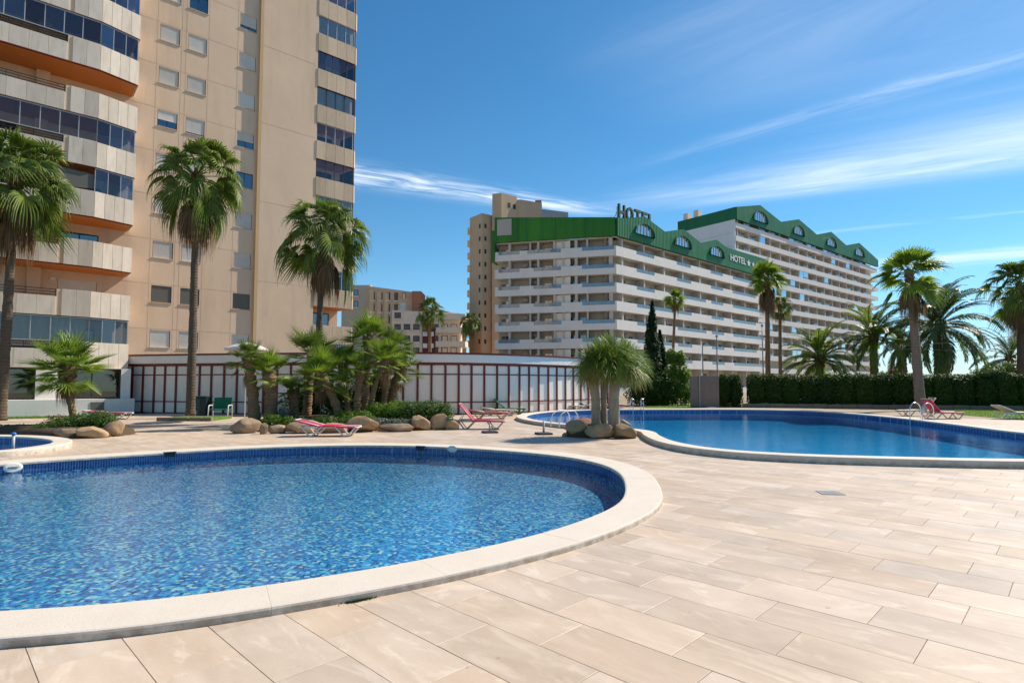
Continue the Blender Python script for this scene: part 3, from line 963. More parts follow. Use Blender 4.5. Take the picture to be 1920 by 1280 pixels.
# ------------------------------------------------------------------ apartment tower on the left
# local frame: x along the facade (to the right and away), y into the building, z up
TA = math.atan2(0.663, 0.749)
TW = thing('apartment_tower', 'tall sandy apartment tower with stone clad balconies filling the left of the picture', 'apartment building', (-21.8, 35.8, 0), TA)
FL = 2.787
wins = []
PJ = 0.22                                              # the right part stands this far proud
for k in range(0, 12):
    zb = 3.95 + FL * k
    for x0, x1 in ((-0.65, 0.46), (0.94, 2.04), (4.06, 5.16)):
        wins.append((x0, x1, zb, zb + 1.05, k))
mb = MB()
mb.grid_wall(-2.5, 5.55, 0, 40, [w[:4] for w in wins], 0.0, 0.16)
mb.add([(5.55, 0, 0), (5.55, -PJ, 0), (5.55, -PJ, 40), (5.55, 0, 40)], [(3, 2, 1, 0)])
# projecting right part with the loggia column
LZ = [1.9 + 2.753 * k for k in range(0, 14)]           # underside of each loggia parapet
mb.grid_wall(5.55, 9.5, 0, 40, [], -PJ, 0)
mb.add([(9.5, -PJ, 0), (9.5, 1.6, 0), (9.5, 1.6, 40), (9.5, -PJ, 40)], [(0, 1, 2, 3)])
mb.add([(9.5, 1.6, 0), (12.2, 1.6, 0), (12.2, 1.6, 40), (9.5, 1.6, 40)], [(0, 1, 2, 3)])
mb.add([(12.2, 1.6, 0), (12.2, 14, 0), (12.2, 14, 40), (12.2, 1.6, 40)], [(0, 1, 2, 3)])
# back wall of the big balconies, and the rest of the block
BB = [2.52 + 2.785 * k for k in range(0, 10)]
doors = []
for k in range(0, 9):
    zf = BB[k] + 0.25
    doors.append((-5.2, -3.4, zf + 0.02, zf + 2.05))
    doors.append((-9.6, -7.3, zf + 0.02, zf + 2.05))
    doors.append((-13.0, -10.9, zf + 0.02, zf + 2.05))
mb.grid_wall(-15.5, -2.5, 0, 40, doors, 0.0, 0.15)
mb.box(-6.55, -5.95, -0.25, 0.02, 2.6, 40)             # pier between the balcony rooms
mb.add([(-15.5, 0, 0), (-15.5, 14, 0), (12.2, 14, 0), (-15.5, 0, 40), (-15.5, 14, 40), (12.2, 14, 40), (12.2, 1.6, 40), (9.5, 1.6, 40), (9.5, -PJ, 40), (5.55, -PJ, 40), (5.55, 0, 40)],
       [(1, 0, 3, 4), (2, 1, 4, 5), (3, 10, 9, 8, 7, 6, 5, 4)])
part('wall', mb.mesh('wall', 'stucco_tower'), TW)
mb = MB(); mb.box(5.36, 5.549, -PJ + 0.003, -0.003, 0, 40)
part('sunlit_strip', mb.mesh('sunlit_strip', 'stucco_sunlit'), TW)  # strip whose colour carries the sunlight on the step
mb = MB()
for k in range(1, 14):
    z = 2.3 + FL * k
    mb.box(-2.4, 5.5, -0.006, 0.001, z, z + 0.02)
for k in range(1, 7):
    mb.box(5.6, 9.4, -PJ - 0.006, -PJ + 0.001, 3.2 + 5.57 * k, 3.235 + 5.57 * k)
for x in (-0.78, 0.58, 0.84, 2.16, 3.96, 5.27):
    mb.box(x - 0.01, x + 0.01, -0.006, 0.001, 3.4, 39)
part('render_joint', mb.mesh('render_joint', 'render_line'), TW)

# window pieces shared by all openings (local: x 0..1.1, y outwards negative)
def m_shutter(h, mat='shutter_slats'):
    mb = MB(); mb.box(0.03, 1.07, 0.05, 0.075, 1.05 - h, 1.05)
    n = int(h / 0.055)
    for i in range(n):
        z = 1.05 - h + i * 0.055
        mb.box(0.032, 1.068, 0.042, 0.052, z + 0.006, z + 0.049)
    return mb.mesh('shutter', mat)
sh_m = {(h, m): m_shutter(h, m) for h in (1.05, 0.94, 0.60, 0.78) for m in ('shutter_slats', 'shutter_grey')}
mb = MB()
for a in ((0, 0.04, 0, 1.05), (1.06, 1.1, 0, 1.05), (0.04, 1.06, 0, 0.045), (0.04, 1.06, 1.005, 1.05), (0.53, 0.57, 0.045, 1.005)):
    mb.box(a[0], a[1], 0.085, 0.13, a[2], a[3])
fr_m = mb.mesh('window', 'frame_dark')
mb = MB(); mb.box(0.04, 1.06, 0.10, 0.11, 0.045, 1.005); gp_m = mb.mesh('pane', 'glass_window')
mb = MB(); mb.box(0, 1.1, 0.6, 0.62, 0, 1.05); rm_m = mb.mesh('room_back', 'interior_dark')
mb = MB(); mb.bbox(-0.05, 1.15, -0.05, 0.08, -0.05, -0.003, 0.006); si_m = mb.mesh('sill', 'stucco_sill')
RW = random.Random(3)
look = {  # (column x, floor) -> shutter drop as the photograph shows it
    (-0.65, 0): 1.05, (0.94, 0): 1.05, (4.06, 0): 1.05, (-0.65, 1): 'g', (0.94, 1): 'g', (4.06, 1): 'g', (-0.65, 2): 1.05, (0.94, 2): 1.05, (4.06, 2): 1.05,
    (-0.65, 3): 1.05, (0.94, 3): 1.05, (4.06, 3): 1.05, (-0.65, 4): 1.05, (4.06, 4): 0, (0.94, 4): 1.05, (-0.65, 5): 0.60, (0.94, 5): 0.94, (4.06, 5): 0.60,
    (-0.65, 6): 1.05, (0.94, 6): 1.05, (4.06, 6): 1.05, (-0.65, 7): 1.05, (0.94, 7): 1.05, (4.06, 7): 1.05, (0.94, 8): 0, (4.06, 8): 0.78, (-0.65, 8): 1.05}
for x0, x1, z0, z1, k in wins:
    w = part('window', fr_m, TW, (x0, 0, z0))
    part('pane', gp_m, w); part('room_back', rm_m, w)
    part('sill', si_m, w)
    d = look.get((x0, k), RW.choice((1.05, 1.05, 0.94, 0.6)))
    if d:
        part('shutter', sh_m[(1.05 if d == 'g' else d, 'shutter_grey' if d == 'g' else 'shutter_slats')], w)

# big balconies: floor slab, clad parapet, rail, glazing
PC, PE = (-3.9, -2.52), (-2.0, -1.96)                  # where the front turns, and its right end
PLn = 0.62
mpanel = {}
def panel_mesh(w, h, mat='balcony_stone'):
    key = (round(w, 3), round(h, 3), mat)
    if key not in mpanel:
        mb = MB(); mb.bbox(0.006, w - 0.006, -0.035, 0.0, 0, h, 0.006)
        mpanel[key] = mb.mesh('panel', mat)
    return mpanel[key]
ang = math.atan2(PE[1] - PC[1], PE[0] - PC[0])
clen = math.hypot(PE[0] - PC[0], PE[1] - PC[1])
glazed = {0: 'curtain', 3: 'half', 4: 'full', 6: 'full', 7: 'full', 8: 'full'}
for k in range(0, 9):
    zb = BB[k]
    mb = MB()
    fl = [(-15.5, 0.0), (-15.5, -2.45), (PC[0], -2.45), (PE[0] - 0.05, PE[1] + 0.06), (PE[0] - 0.05, 0.0)]
    mb.prism([ccw(fl)], zb + 0.03, zb + 0.24, 'xy')
    b = part('balcony', mb.mesh('balcony', 'stucco_tower'), TW)
    mb = MB(); mb.prism([ccw([(x, y + (0.03 if y < -1 else 0)) for x, y in fl])], zb + 0.005, zb + 0.028, 'xy')
    part('soffit', mb.mesh('soffit', 'soffit_orange'), b)
    mb = MB()                                          # the parapet's core
    mb.box(-15.5, -5.35, -2.46, -2.36, zb + 0.02, zb + 0.98)
    mb.box(-5.35, PC[0], -2.46, -2.36, zb + 0.02, zb + 1.40)
    dx, dy = math.cos(ang), math.sin(ang)
    q = [(PC[0], -2.46), (PE[0] - 0.02, PE[1] + 0.04), (PE[0] - 0.05, PE[1] + 0.14), (PC[0], -2.36)]
    mb.prism([ccw(q)], zb + 0.02, zb + 1.40, 'xy')
    mb.box(PE[0] - 0.12, PE[0] - 0.02, PE[1] + 0.14, -0.002, zb + 0.02, zb + 1.40)
    part('parapet', mb.mesh('parapet', 'stucco_tower'), b)
    x = PC[0] - PLn
    while x > -15.4:
        part('panel', panel_mesh(PLn, 1.42) if x > -5.4 else panel_mesh(0.80, 1.0), b, (x, -2.46, zb))
        x -= PLn if x > -5.2 else 0.80
        if -5.35 - 0.9 < x < -5.36 and x + 0.8 > -5.35:
            x = -5.37 - 0.80
    for j in range(4):
        s = clen * j / 4
        part('panel', panel_mesh(clen / 4, 1.42), b, (PC[0] + dx * s, PC[1] + 0.06 + dy * s, zb), (0, 0, ang))
    for j in range(4):
        part('panel', panel_mesh(0.46, 1.42), b, (PE[0] + 0.0, PE[1] + 0.06 + 0.47 * j, zb), (0, 0, rad(90)))
    mb = MB()                                          # dark red trim strip under the cladding
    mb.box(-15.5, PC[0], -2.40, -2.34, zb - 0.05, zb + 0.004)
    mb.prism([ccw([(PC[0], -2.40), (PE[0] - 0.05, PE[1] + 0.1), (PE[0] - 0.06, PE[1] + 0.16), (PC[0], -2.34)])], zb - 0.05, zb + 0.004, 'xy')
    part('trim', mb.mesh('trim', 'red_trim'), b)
    mb = MB()                                          # rail over the low part
    for z in (1.10, 1.24, 1.38):
        mb.bar((-15.4, -2.40, zb + z), (-5.36, -2.40, zb + z), 0.035)
    for i in range(9):
        mb.bar((-5.4 - i * 1.2, -2.40, zb + 0.98), (-5.4 - i * 1.2, -2.40, zb + 1.39), 0.03)
    part('railing', mb.mesh('railing', 'frame_dark'), b)
    top = BB[k + 1] - 0.05
    st = glazed.get(k)
    z0 = zb + 1.425
    if st:
        fm = MB()
        xs = [PC[0] - 0.82 * i for i in range(0, 14)]
        lo = lambda x: zb + (1.43 if x > -5.4 else 1.42)
        if st != 'half':
            for i, x in enumerate(xs):
                fm.bar((x, -2.41, z0), (x, -2.41, top), 0.022, 0.04)
            fm.bar((xs[-1], -2.41, top - 0.02), (PC[0], -2.41, top - 0.02), 0.05, 0.05)
            fm.bar((xs[-1], -2.41, z0 + 0.02), (PC[0], -2.41, z0 + 0.02), 0.04, 0.04)
        for j in range(4):
            s = clen * j / 3 * 0.97
            fm.bar((PC[0] + dx * s, PC[1] + 0.11 + dy * s, z0), (PC[0] + dx * s, PC[1] + 0.11 + dy * s, top), 0.022, 0.04)
        fm.bar((PC[0], PC[1] + 0.11, top - 0.02), (PE[0] - 0.06, PE[1] + 0.11, top - 0.02), 0.05)
        part('glazing_frame', fm.mesh('glazing_frame', 'frame_light'), b)
        gm = MB(); gm.box(0.012, 0.808, -0.004, 0.004, 0, top - z0)
        gme = gm.mesh('glass_pane', 'glass_balcony')
        if st != 'half':
            if st in ('curtain',) or k == 4:
                gme = gm.mesh('glass_pane', 'glass_clear')
            for x in xs[1:]:
                part('glass_pane', gme, b, (x, -2.41, z0))
        gm = MB(); gm.box(0.012, clen * 0.97 / 3 - 0.012, -0.004, 0.004, 0, top - z0)
        gme = gm.mesh('glass_pane', 'glass_balcony')
        for j in range(3):
            s = clen * j / 3 * 0.97
            part('glass_pane', gme, b, (PC[0] + dx * s, PC[1] + 0.11 + dy * s, z0), (0, 0, ang))
        gm = MB(); gm.box(0.02, 1.7, -0.004, 0.004, 0, top - z0)
        part('glass_pane', gm.mesh('glass_pane', 'glass_balcony'), b, (PE[0] - 0.07, PE[1] + 0.16, z0), (0, 0, rad(90)))
        if st == 'curtain':
            cm = MB()
            n = 110
            vs = []
            for i in range(n + 1):
                x = -15 + (11.0) * i / n
                y = -2.2 + 0.05 * math.sin(i * 2.1) + 0.03 * math.sin(i * 0.9)
                vs += [(x, y, z0 - 0.3), (x, y, top - 0.05)]
            cm.add(vs, [(2 * i, 2 * i + 2, 2 * i + 3, 2 * i + 1) for i in range(n)])
            part('curtain', cm.mesh('curtain', 'curtain', True), b)
        if st == 'half':                               # a pale blind let down over the left half
            cm = MB(); cm.prism([[(-9.8, z0 - 0.35), (PC[0] - 0.05, z0 + 0.15), (PC[0] - 0.05, top - 0.35), (-9.8, top - 0.02)]], -2.36, -2.345)
            part('blind', cm.mesh('blind', 'shutter_grey'), b)
    # doors behind
    for (a, c, d0, d1) in doors[3 * k:3 * k + 3]:
        fm = MB()
        for q in ((a, a + 0.05), (c - 0.05, c), ((a + c) / 2 - 0.03, (a + c) / 2 + 0.03)):
            fm.box(q[0], q[1], 0.07, 0.12, d0, d1)
        fm.box(a, c, 0.07, 0.12, d1 - 0.06, d1)
        w = part('balcony_door', fm.mesh('balcony_door', 'frame_dark'), TW)
        gm = MB(); gm.box(a, c, 0.09, 0.10, d0, d1)
        part('pane', gm.mesh('pane', 'glass_window'), w)
        gm = MB(); gm.box(a, c, 0.55, 0.57, d0, d1)
        part('room_back', gm.mesh('room_back', 'interior_dark'), w)
        if k == 1 or (k + int(a)) % 4 == 0:
            gm = MB(); gm.box(a + 0.02, c - 0.02, 0.03, 0.055, d0 + (0.2 if k == 1 else 0.9), d1)
            part('shutter', gm.mesh('shutter', 'shutter_slats'), w)
    if k in (1, 2, 5):
        lm = MB(); lm.bbox(-5.55, -5.3, -0.16, -0.002, zb + 2.2, zb + 2.36, 0.02)
        part('wall_lamp', lm.mesh('wall_lamp', 'plastic_white'), TW)

# loggia column at the right corner
lp = {}
for k, zb in enumerate(LZ):
    mb = MB()
    fl = [(9.5, -0.5), (12.45, -0.5), (12.65, -0.3), (12.2, 1.6), (9.5, 1.6)]
    mb.prism([ccw(fl)], zb + 0.03, zb + 0.22, 'xy')
    b = part('loggia', mb.mesh('loggia', 'stucco_tower'), TW, (0, 0.272, 0))
    mb = MB(); mb.prism([ccw([(x + (0.01 if x < 10 else -0.01), y + (0.02 if y < 0 else -0.01)) for x, y in fl])], zb + 0.004, zb + 0.028, 'xy')
    part('soffit', mb.mesh('soffit', 'soffit_orange'), b)
    mb = MB()
    q = [(9.5, -0.5), (12.45, -0.5), (12.65, -0.3), (12.2, 1.6), (12.1, 1.6), (12.53, -0.27), (12.4, -0.4), (9.5, -0.4)]
    mb.prism([ccw(q)], zb + 0.02, zb + 1.33, 'xy')
    part('parapet', mb.mesh('parapet', 'stucco_tower'), b)
    for j in range(4):
        w = 2.95 / 4
        part('panel', panel_mesh(w, 1.36, 'loggia_stone'), b, (9.5 + w * j, -0.5, zb))
    part('panel', panel_mesh(0.26, 1.36, 'loggia_stone'), b, (12.47, -0.52, zb), (0, 0, rad(48)))
    part('panel', panel_mesh(1.9, 1.36, 'loggia_stone'), b, (12.67, -0.28, zb), (0, 0, rad(103.5)))
    if k < len(LZ) - 1:
        top = LZ[k + 1]
        z0 = zb + 1.37
        kind = 'open' if k == 1 else ('frosted' if k in (4, 7, 9, 11) else 'glass')
        wm = MB()                                      # window in the loggia's back wall
        for qx in (9.7, 10.55, 11.4):
            wm.box(qx, qx + 0.06, 1.50, 1.58, zb + 0.4, zb + 2.45)
        wm.box(9.7, 11.46, 1.50, 1.58, zb + 2.4, zb + 2.46)
        w = part('balcony_door', wm.mesh('balcony_door', 'frame_dark'), TW)
        gm = MB(); gm.box(9.7, 11.46, 1.53, 1.55, zb + 0.4, zb + 2.4)
        part('pane', gm.mesh('pane', 'glass_window'), w)
        if kind == 'open':
            continue
        fm = MB()
        fm_mat = 'frame_dark' if k in (8, 5, 7) else 'frame_light'
        nn = 5 if k == 8 else 4
        for j in range(nn + 1):
            x = 9.53 + 2.87 * j / nn
            fm.bar((x, -0.44, z0), (x, -0.44, top), 0.05 if fm_mat == 'frame_dark' else 0.025, 0.05)
        fm.bar((9.5, -0.44, top - 0.03), (12.4, -0.44, top - 0.03), 0.05)
        fm.bar((12.62, -0.26, z0), (12.62, -0.26, top), 0.04)
        part('glazing_frame', fm.mesh('glazing_frame', fm_mat), b)
        gk = ('gl', nn)
        if gk not in lp:
            gm = MB(); gm.box(0.02, 2.87 / nn - 0.02, -0.004, 0.004, 0, 2.753 - 1.37 - 0.05)
            lp[gk] = gm.mesh('glass_pane', 'glass_balcony' if nn == 5 else 'glass_clear')
        for j in range(nn):
            part('glass_pane', lp[gk], b, (9.53 + 2.87 * j / nn, -0.44, z0))
        gm = MB(); gm.box(0.02, 1.8, -0.004, 0.004, 0, top - z0 - 0.05)
        part('glass_pane', gm.mesh('glass_pane', 'glass_clear'), b, (12.6, -0.25, z0), (0, 0, rad(103.5)))
        if kind == 'frosted':
            cm = MB(); cm.box(9.55, 12.35, -0.36, -0.35, z0, top - 0.06)
            part('curtain', cm.mesh('curtain', 'curtain'), b)

# ground floor in front of the tower: white plinth with big shop windows
gf = thing('ground_floor_lounge', 'low glazed lounge on a white plinth under the left balconies', 'building', (-21.8, 35.8, 0), TA)
mb = MB(); mb.bbox(-15, -1.75, -3.05, -0.2, 0, 0.86, 0.01)
part('plinth', mb.mesh('plinth', 'render_white'), gf)
mb = MB()
for a, c in ((-2.35, -1.9), (-6.05, -5.0), (-12.2, -11.4)):
    mb.box(a, c, -2.5, -2.1, 0.86, 2.52)
part('pier', mb.mesh('pier', 'annex_white'), gf)
mb = MB(); mb.box(-15, -1.9, -0.15, -0.05, 0.873, 2.5); mb.box(-15, -1.9, -2.27, -0.16, 2.47, 2.5); part('back_wall', mb.mesh('back_wall', 'block_grey'), gf)
mb = MB(); mb.box(-15, -1.9, -2.27, -0.16, 0.861, 0.872)
part('floor', mb.mesh('floor', 'granite'), gf)
for a, c in ((-5.0, -2.35), (-11.4, -6.05), (-15.0, -12.2)):
    n = 2 if c - a < 3 else 4
    fm = MB()
    for j in range(n + 1):
        x = a + 0.04 + (c - a - 0.08) * j / n
        fm.box(x - 0.035, x + 0.035, -2.36, -2.28, 0.875, 2.5)
    fm.box(a + 0.08, c - 0.08, -2.35, -2.29, 0.876, 0.94); fm.box(a + 0.08, c - 0.08, -2.35, -2.29, 2.42, 2.5)
    w = part('shop_window', fm.mesh('shop_window', 'frame_dark'), gf)
    gm = MB(); gm.box(0.03, (c - a) / n - 0.05, -0.005, 0.005, 0, 1.48)
    me = gm.mesh('pane', 'glass_dark')
    for j in range(n):
        part('pane', me, w, (a + 0.04 + (c - a - 0.08) * j / n, -2.32, 0.94))
mb = MB(); mb.box(-3.75, -3.15, -3.075, -3.052, 0.22, 0.70)
part('vent_cover', mb.mesh('vent_cover', 'shutter_grey'), gf)
def loc_world(base, a, x, y):
    return (base[0] + math.cos(a) * x - math.sin(a) * y, base[1] + math.sin(a) * x + math.cos(a) * y)
for i, (x, lab) in enumerate(((-4.35, 'orange wooden chair behind the lounge glass nearest the corner pier'), (-3.3, 'orange wooden chair behind the right end of the lounge glass'))):
    lx, ly = loc_world((-21.8, 35.8), TA, x, -1.7)
    ch = thing('chair', lab, 'chair', (lx, ly, 0.872), TA + 0.4 * i)
    mb = MB(); mb.bbox(-0.24, 0.24, -0.24, 0.24, 0.42, 0.47, 0.01); part('seat', mb.mesh('seat', 'wood_orange'), ch)
    for sx in (-0.2, 0.2):
        for sy in (-0.2, 0.2):
            mb = MB(); mb.bar((sx, sy, 0), (sx, sy, 0.42), 0.05); part('leg', mb.mesh('leg', 'wood_orange'), ch)
    mb = MB()
    for sx in (-0.2, 0.2):
        mb.bar((sx, 0.21, 0.47), (sx, 0.27, 1.0), 0.05)
    for z in (0.62, 0.78, 0.94):
        mb.bar((-0.2, 0.22 + (z - 0.47) * 0.1, z), (0.2, 0.22 + (z - 0.47) * 0.1, z), 0.09, 0.03)
    part('backrest', mb.mesh('backrest', 'wood_orange'), ch)

# ------------------------------------------------------------------ low pavilion with the red frame, its front bows gently
AN = thing('pavilion', 'long low pavilion of ribbed white panels in a dark red frame behind the palms', 'pavilion', (0, 32, 0))
path = [(228, 33.9), (330, 32.9), (460, 32.0), (640, 31.2), (800, 31.0), (900, 31.9), (990, 33.6), (1080, 36.6), (1150, 40.0)]
def dep(u):
    for (a, da), (b, db) in zip(path, path[1:]):
        if u <= b:
            t = (u - a) / (b - a)
            return da + (db - da) * t
    return path[-1][1]
def sdep(u):
    return sum(dep(min(1150, max(228, u + d))) for d in (-60, -40, -20, 0, 20, 40, 60)) / 7
cols = [232, 248, 268, 289, 309, 330, 352, 374, 396, 420, 444, 468, 494, 519, 545, 571, 597, 623, 650, 677, 704, 730, 756, 783, 809, 835, 860, 884, 908, 932, 954, 974, 992, 1010, 1028, 1044, 1060, 1075, 1089, 1103, 1116, 1128, 1139, 1149]
pts = []
for u in cols:
    D = sdep(u)
    pts.append((XD(u, 722, D), D - 32))
n = len(pts)
bars_red = MB()
pm = {}
for i in range(n - 1):
    a, b = Vector((*pts[i], 0)), Vector((*pts[i + 1], 0))
    L = (b - a).length
    az = math.atan2(b.y - a.y, b.x - a.x)
    for z0, z1 in ((0.06, 0.64), (0.70, 2.16), (2.22, 2.68)):
        mb = MB(); mb.box(0.05, L - 0.05, 0.02, 0.06, 0, z1 - z0)
        me = mb.mesh('panel', 'door_grey' if (i == 12 and z0 < 2.2) else 'ribbed_panel')
        part('panel', me, AN, (a.x, a.y, z0), (0, 0, az))
    # rails between the posts
    for z, t in ((0.67, 0.055), (2.19, 0.055)):
        mb = MB(); mb.box(0.055, L - 0.055, -0.02, 0.07, z - t / 2, z + t / 2)
        part('rail', mb.mesh('rail', 'red_trim'), AN, (a.x, a.y, 0), (0, 0, az))
postm = MB(); postm.bbox(-0.055, 0.055, -0.045, 0.10, 0, 2.70, 0.006)
postm = postm.mesh('post', 'red_trim')
for i in range(n):
    a, b = Vector((*pts[max(0, i - 1)], 0)), Vector((*pts[min(n - 1, i + 1)], 0))
    part('post', postm, AN, (*pts[i], 0), (0, 0, math.atan2(b.y - a.y, b.x - a.x)))
def band(y0, y1, z0, z1):
    """a strip that follows the bowed front"""
    mb = MB()
    vs = []
    for i in range(n):
        a, b = Vector((*pts[max(0, i - 1)], 0)), Vector((*pts[min(n - 1, i + 1)], 0))
        d = (b - a).normalized(); nr = Vector((-d.y, d.x, 0))
        p = Vector((*pts[i], 0))
        for y, z in ((y0, z0), (y1, z0), (y1, z1), (y0, z1)):
            q = p + nr * y
            vs.append((q.x, q.y, z))
    fs = []
    for i in range(n - 1):
        for j in range(4):
            fs.append((4 * i + j, 4 * i + (j + 1) % 4, 4 * i + 4 + (j + 1) % 4, 4 * i + 4 + j)[::-1])
    fs += [(0, 1, 2, 3), (4 * n - 1, 4 * n - 2, 4 * n - 3, 4 * n - 4)]
    mb.add(vs, fs)
    return mb
part('beam', band(-0.07, 0.12, 2.70, 2.83).mesh('beam', 'red_trim'), AN)
part('fascia', band(-0.26, 0.12, 2.835, 3.27).mesh('fascia', 'annex_white'), AN)
part('coping_strip', band(-0.32, 0.16, 3.275, 3.37).mesh('coping_strip', 'red_trim'), AN)
part('kick_plate', band(-0.03, 0.08, 0.0, 0.055).mesh('kick_plate', 'base_dark'), AN)
part('roof', band(0.17, 9.0, 3.1, 3.30).mesh('roof', 'asphalt_roof'), AN)
part('inner_wall', band(0.11, 0.2, 0.06, 2.69).mesh('inner_wall', 'interior_dark'), AN)

# ------------------------------------------------------------------ hotel, front wing: two fronts that meet at a blunt corner
HA = math.atan2(0.673, 0.74)
HO = (16.0, 88.0)
H1 = thing('hotel_building', 'white hotel wing with long balconies and a gabled green roof cladding marked HOTEL', 'hotel', (*HO, 0), HA)
LA = math.atan2(-0.236, 0.972)                         # left front runs to the corner
Lx, Ly = -19.1, 0.0
def leftpart(name, me, parent=H1):
    return part(name, me, parent, (0, 0, 0), (0, 0, LA - HA))
BOT = [7.31 - 2.85, 7.31, 10.13, 13.0, 15.85, 18.70, 21.55]
WR, HT = 51.5, 27.0
bodyd = 12
# inner volume: back walls, floors, top
def wall_open(mb, x0, x1, z0, z1, holes, y):
    mb.grid_wall(x0, x1, z0, z1, holes, y, y + 0.12)
RH = random.Random(21)
bay = 5.82
piers = [1.7 + bay * i for i in range(9)]
holesR = []
for k, zb in enumerate([1.6] + BOT):
    zf = zb + 0.22
    for i in range(-1, 9):
        x = 1.7 + bay * i
        if i == -1:
            holesR.append((0.25, 1.25, zf + 0.75, zf + 1.95, 'w'))
            continue
        if x + 5.5 > WR:
            continue
        holesR.append((x + 0.45, x + 2.15, zf + 0.02, zf + 2.1, 'd'))
        holesR.append((x + 3.6, x + 4.8, zf + 0.75, zf + 2.0, 'w'))
mb = MB()
wall_open(mb, -0.6, WR, 0, 24.6, [h[:4] for h in holesR], 1.7)
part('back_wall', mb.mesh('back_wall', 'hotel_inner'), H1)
holesL = []
for k, zb in enumerate([1.6] + BOT):
    zf = zb + 0.22
    holesL += [(-18.7, -17.2, zf + 0.02, zf + 2.1, 'd'), (-15.4, -13.9, zf + 0.02, zf + 1.55, 'w'), (-13.2, -12.6, zf + 0.3, zf + 2.0, 'w'), (-11.5, -10.2, zf + 0.02, zf + 2.0, 'd'),
               (-7.6, -6.4, zf + 0.7, zf + 2.0, 'w'), (-5.9, -4.8, zf + 0.7, zf + 2.05, 'w'), (-3.9, -3.2, zf + 0.1, zf + 1.7, 'd')]
mb = MB()
wall_open(mb, -19.1, 0.4, 0, 24.6, [h[:4] for h in holesL], 1.8)
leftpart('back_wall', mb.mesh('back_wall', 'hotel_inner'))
win_m = {}
def hotel_windows(holes, y, left, parent):
    for a, c, d, e, t in holes:
        key = (round(c - a, 2), round(e - d, 2))
        if key not in win_m:
            mb = MB()
            w, h = key
            for q in ((0, 0.06, 0, h), (w - 0.06, w, 0, h), (0.06, w - 0.06, h - 0.06, h), (0.06, w - 0.06, 0, 0.06), (w / 2 - 0.03, w / 2 + 0.03, 0.06, h - 0.06)):
                mb.box(q[0], q[1], 0.05, 0.1, q[2], q[3])
            g = MB(); g.box(0.06, w - 0.06, 0.07, 0.085, 0.06, h - 0.06)
            c2 = MB(); c2.box(0.03, w * 0.55, 0.16, 0.17, 0.03, h - 0.03)
            r2 = MB(); r2.box(0.0, w, 0.4, 0.41, 0.0, h)
            win_m[key] = (mb.mesh('window', 'frame_light'), g.mesh('pane', 'glass_window'), c2.mesh('curtain', 'curtain'), r2.mesh('room_back', 'interior_dark'))
        ms = win_m[key]
        if left:
            ca, sa = math.cos(LA - HA), math.sin(LA - HA)
            w = part('window', ms[0], parent, (a * ca - y * sa, a * sa + y * ca, d), (0, 0, LA - HA))
        else:
            w = part('window', ms[0], parent, (a, y, d))
        part('pane', ms[1], w)
        if RH.random() < 0.55:
            part('curtain', ms[2], w, (RH.choice((0, 0, (c - a) * 0.42)), 0, 0))
        part('room_back', ms[3], w)
hotel_windows(holesR, 1.7, False, H1)
hotel_windows(holesL, 1.8, True, H1)
mb = MB()                                              # block behind the balconies
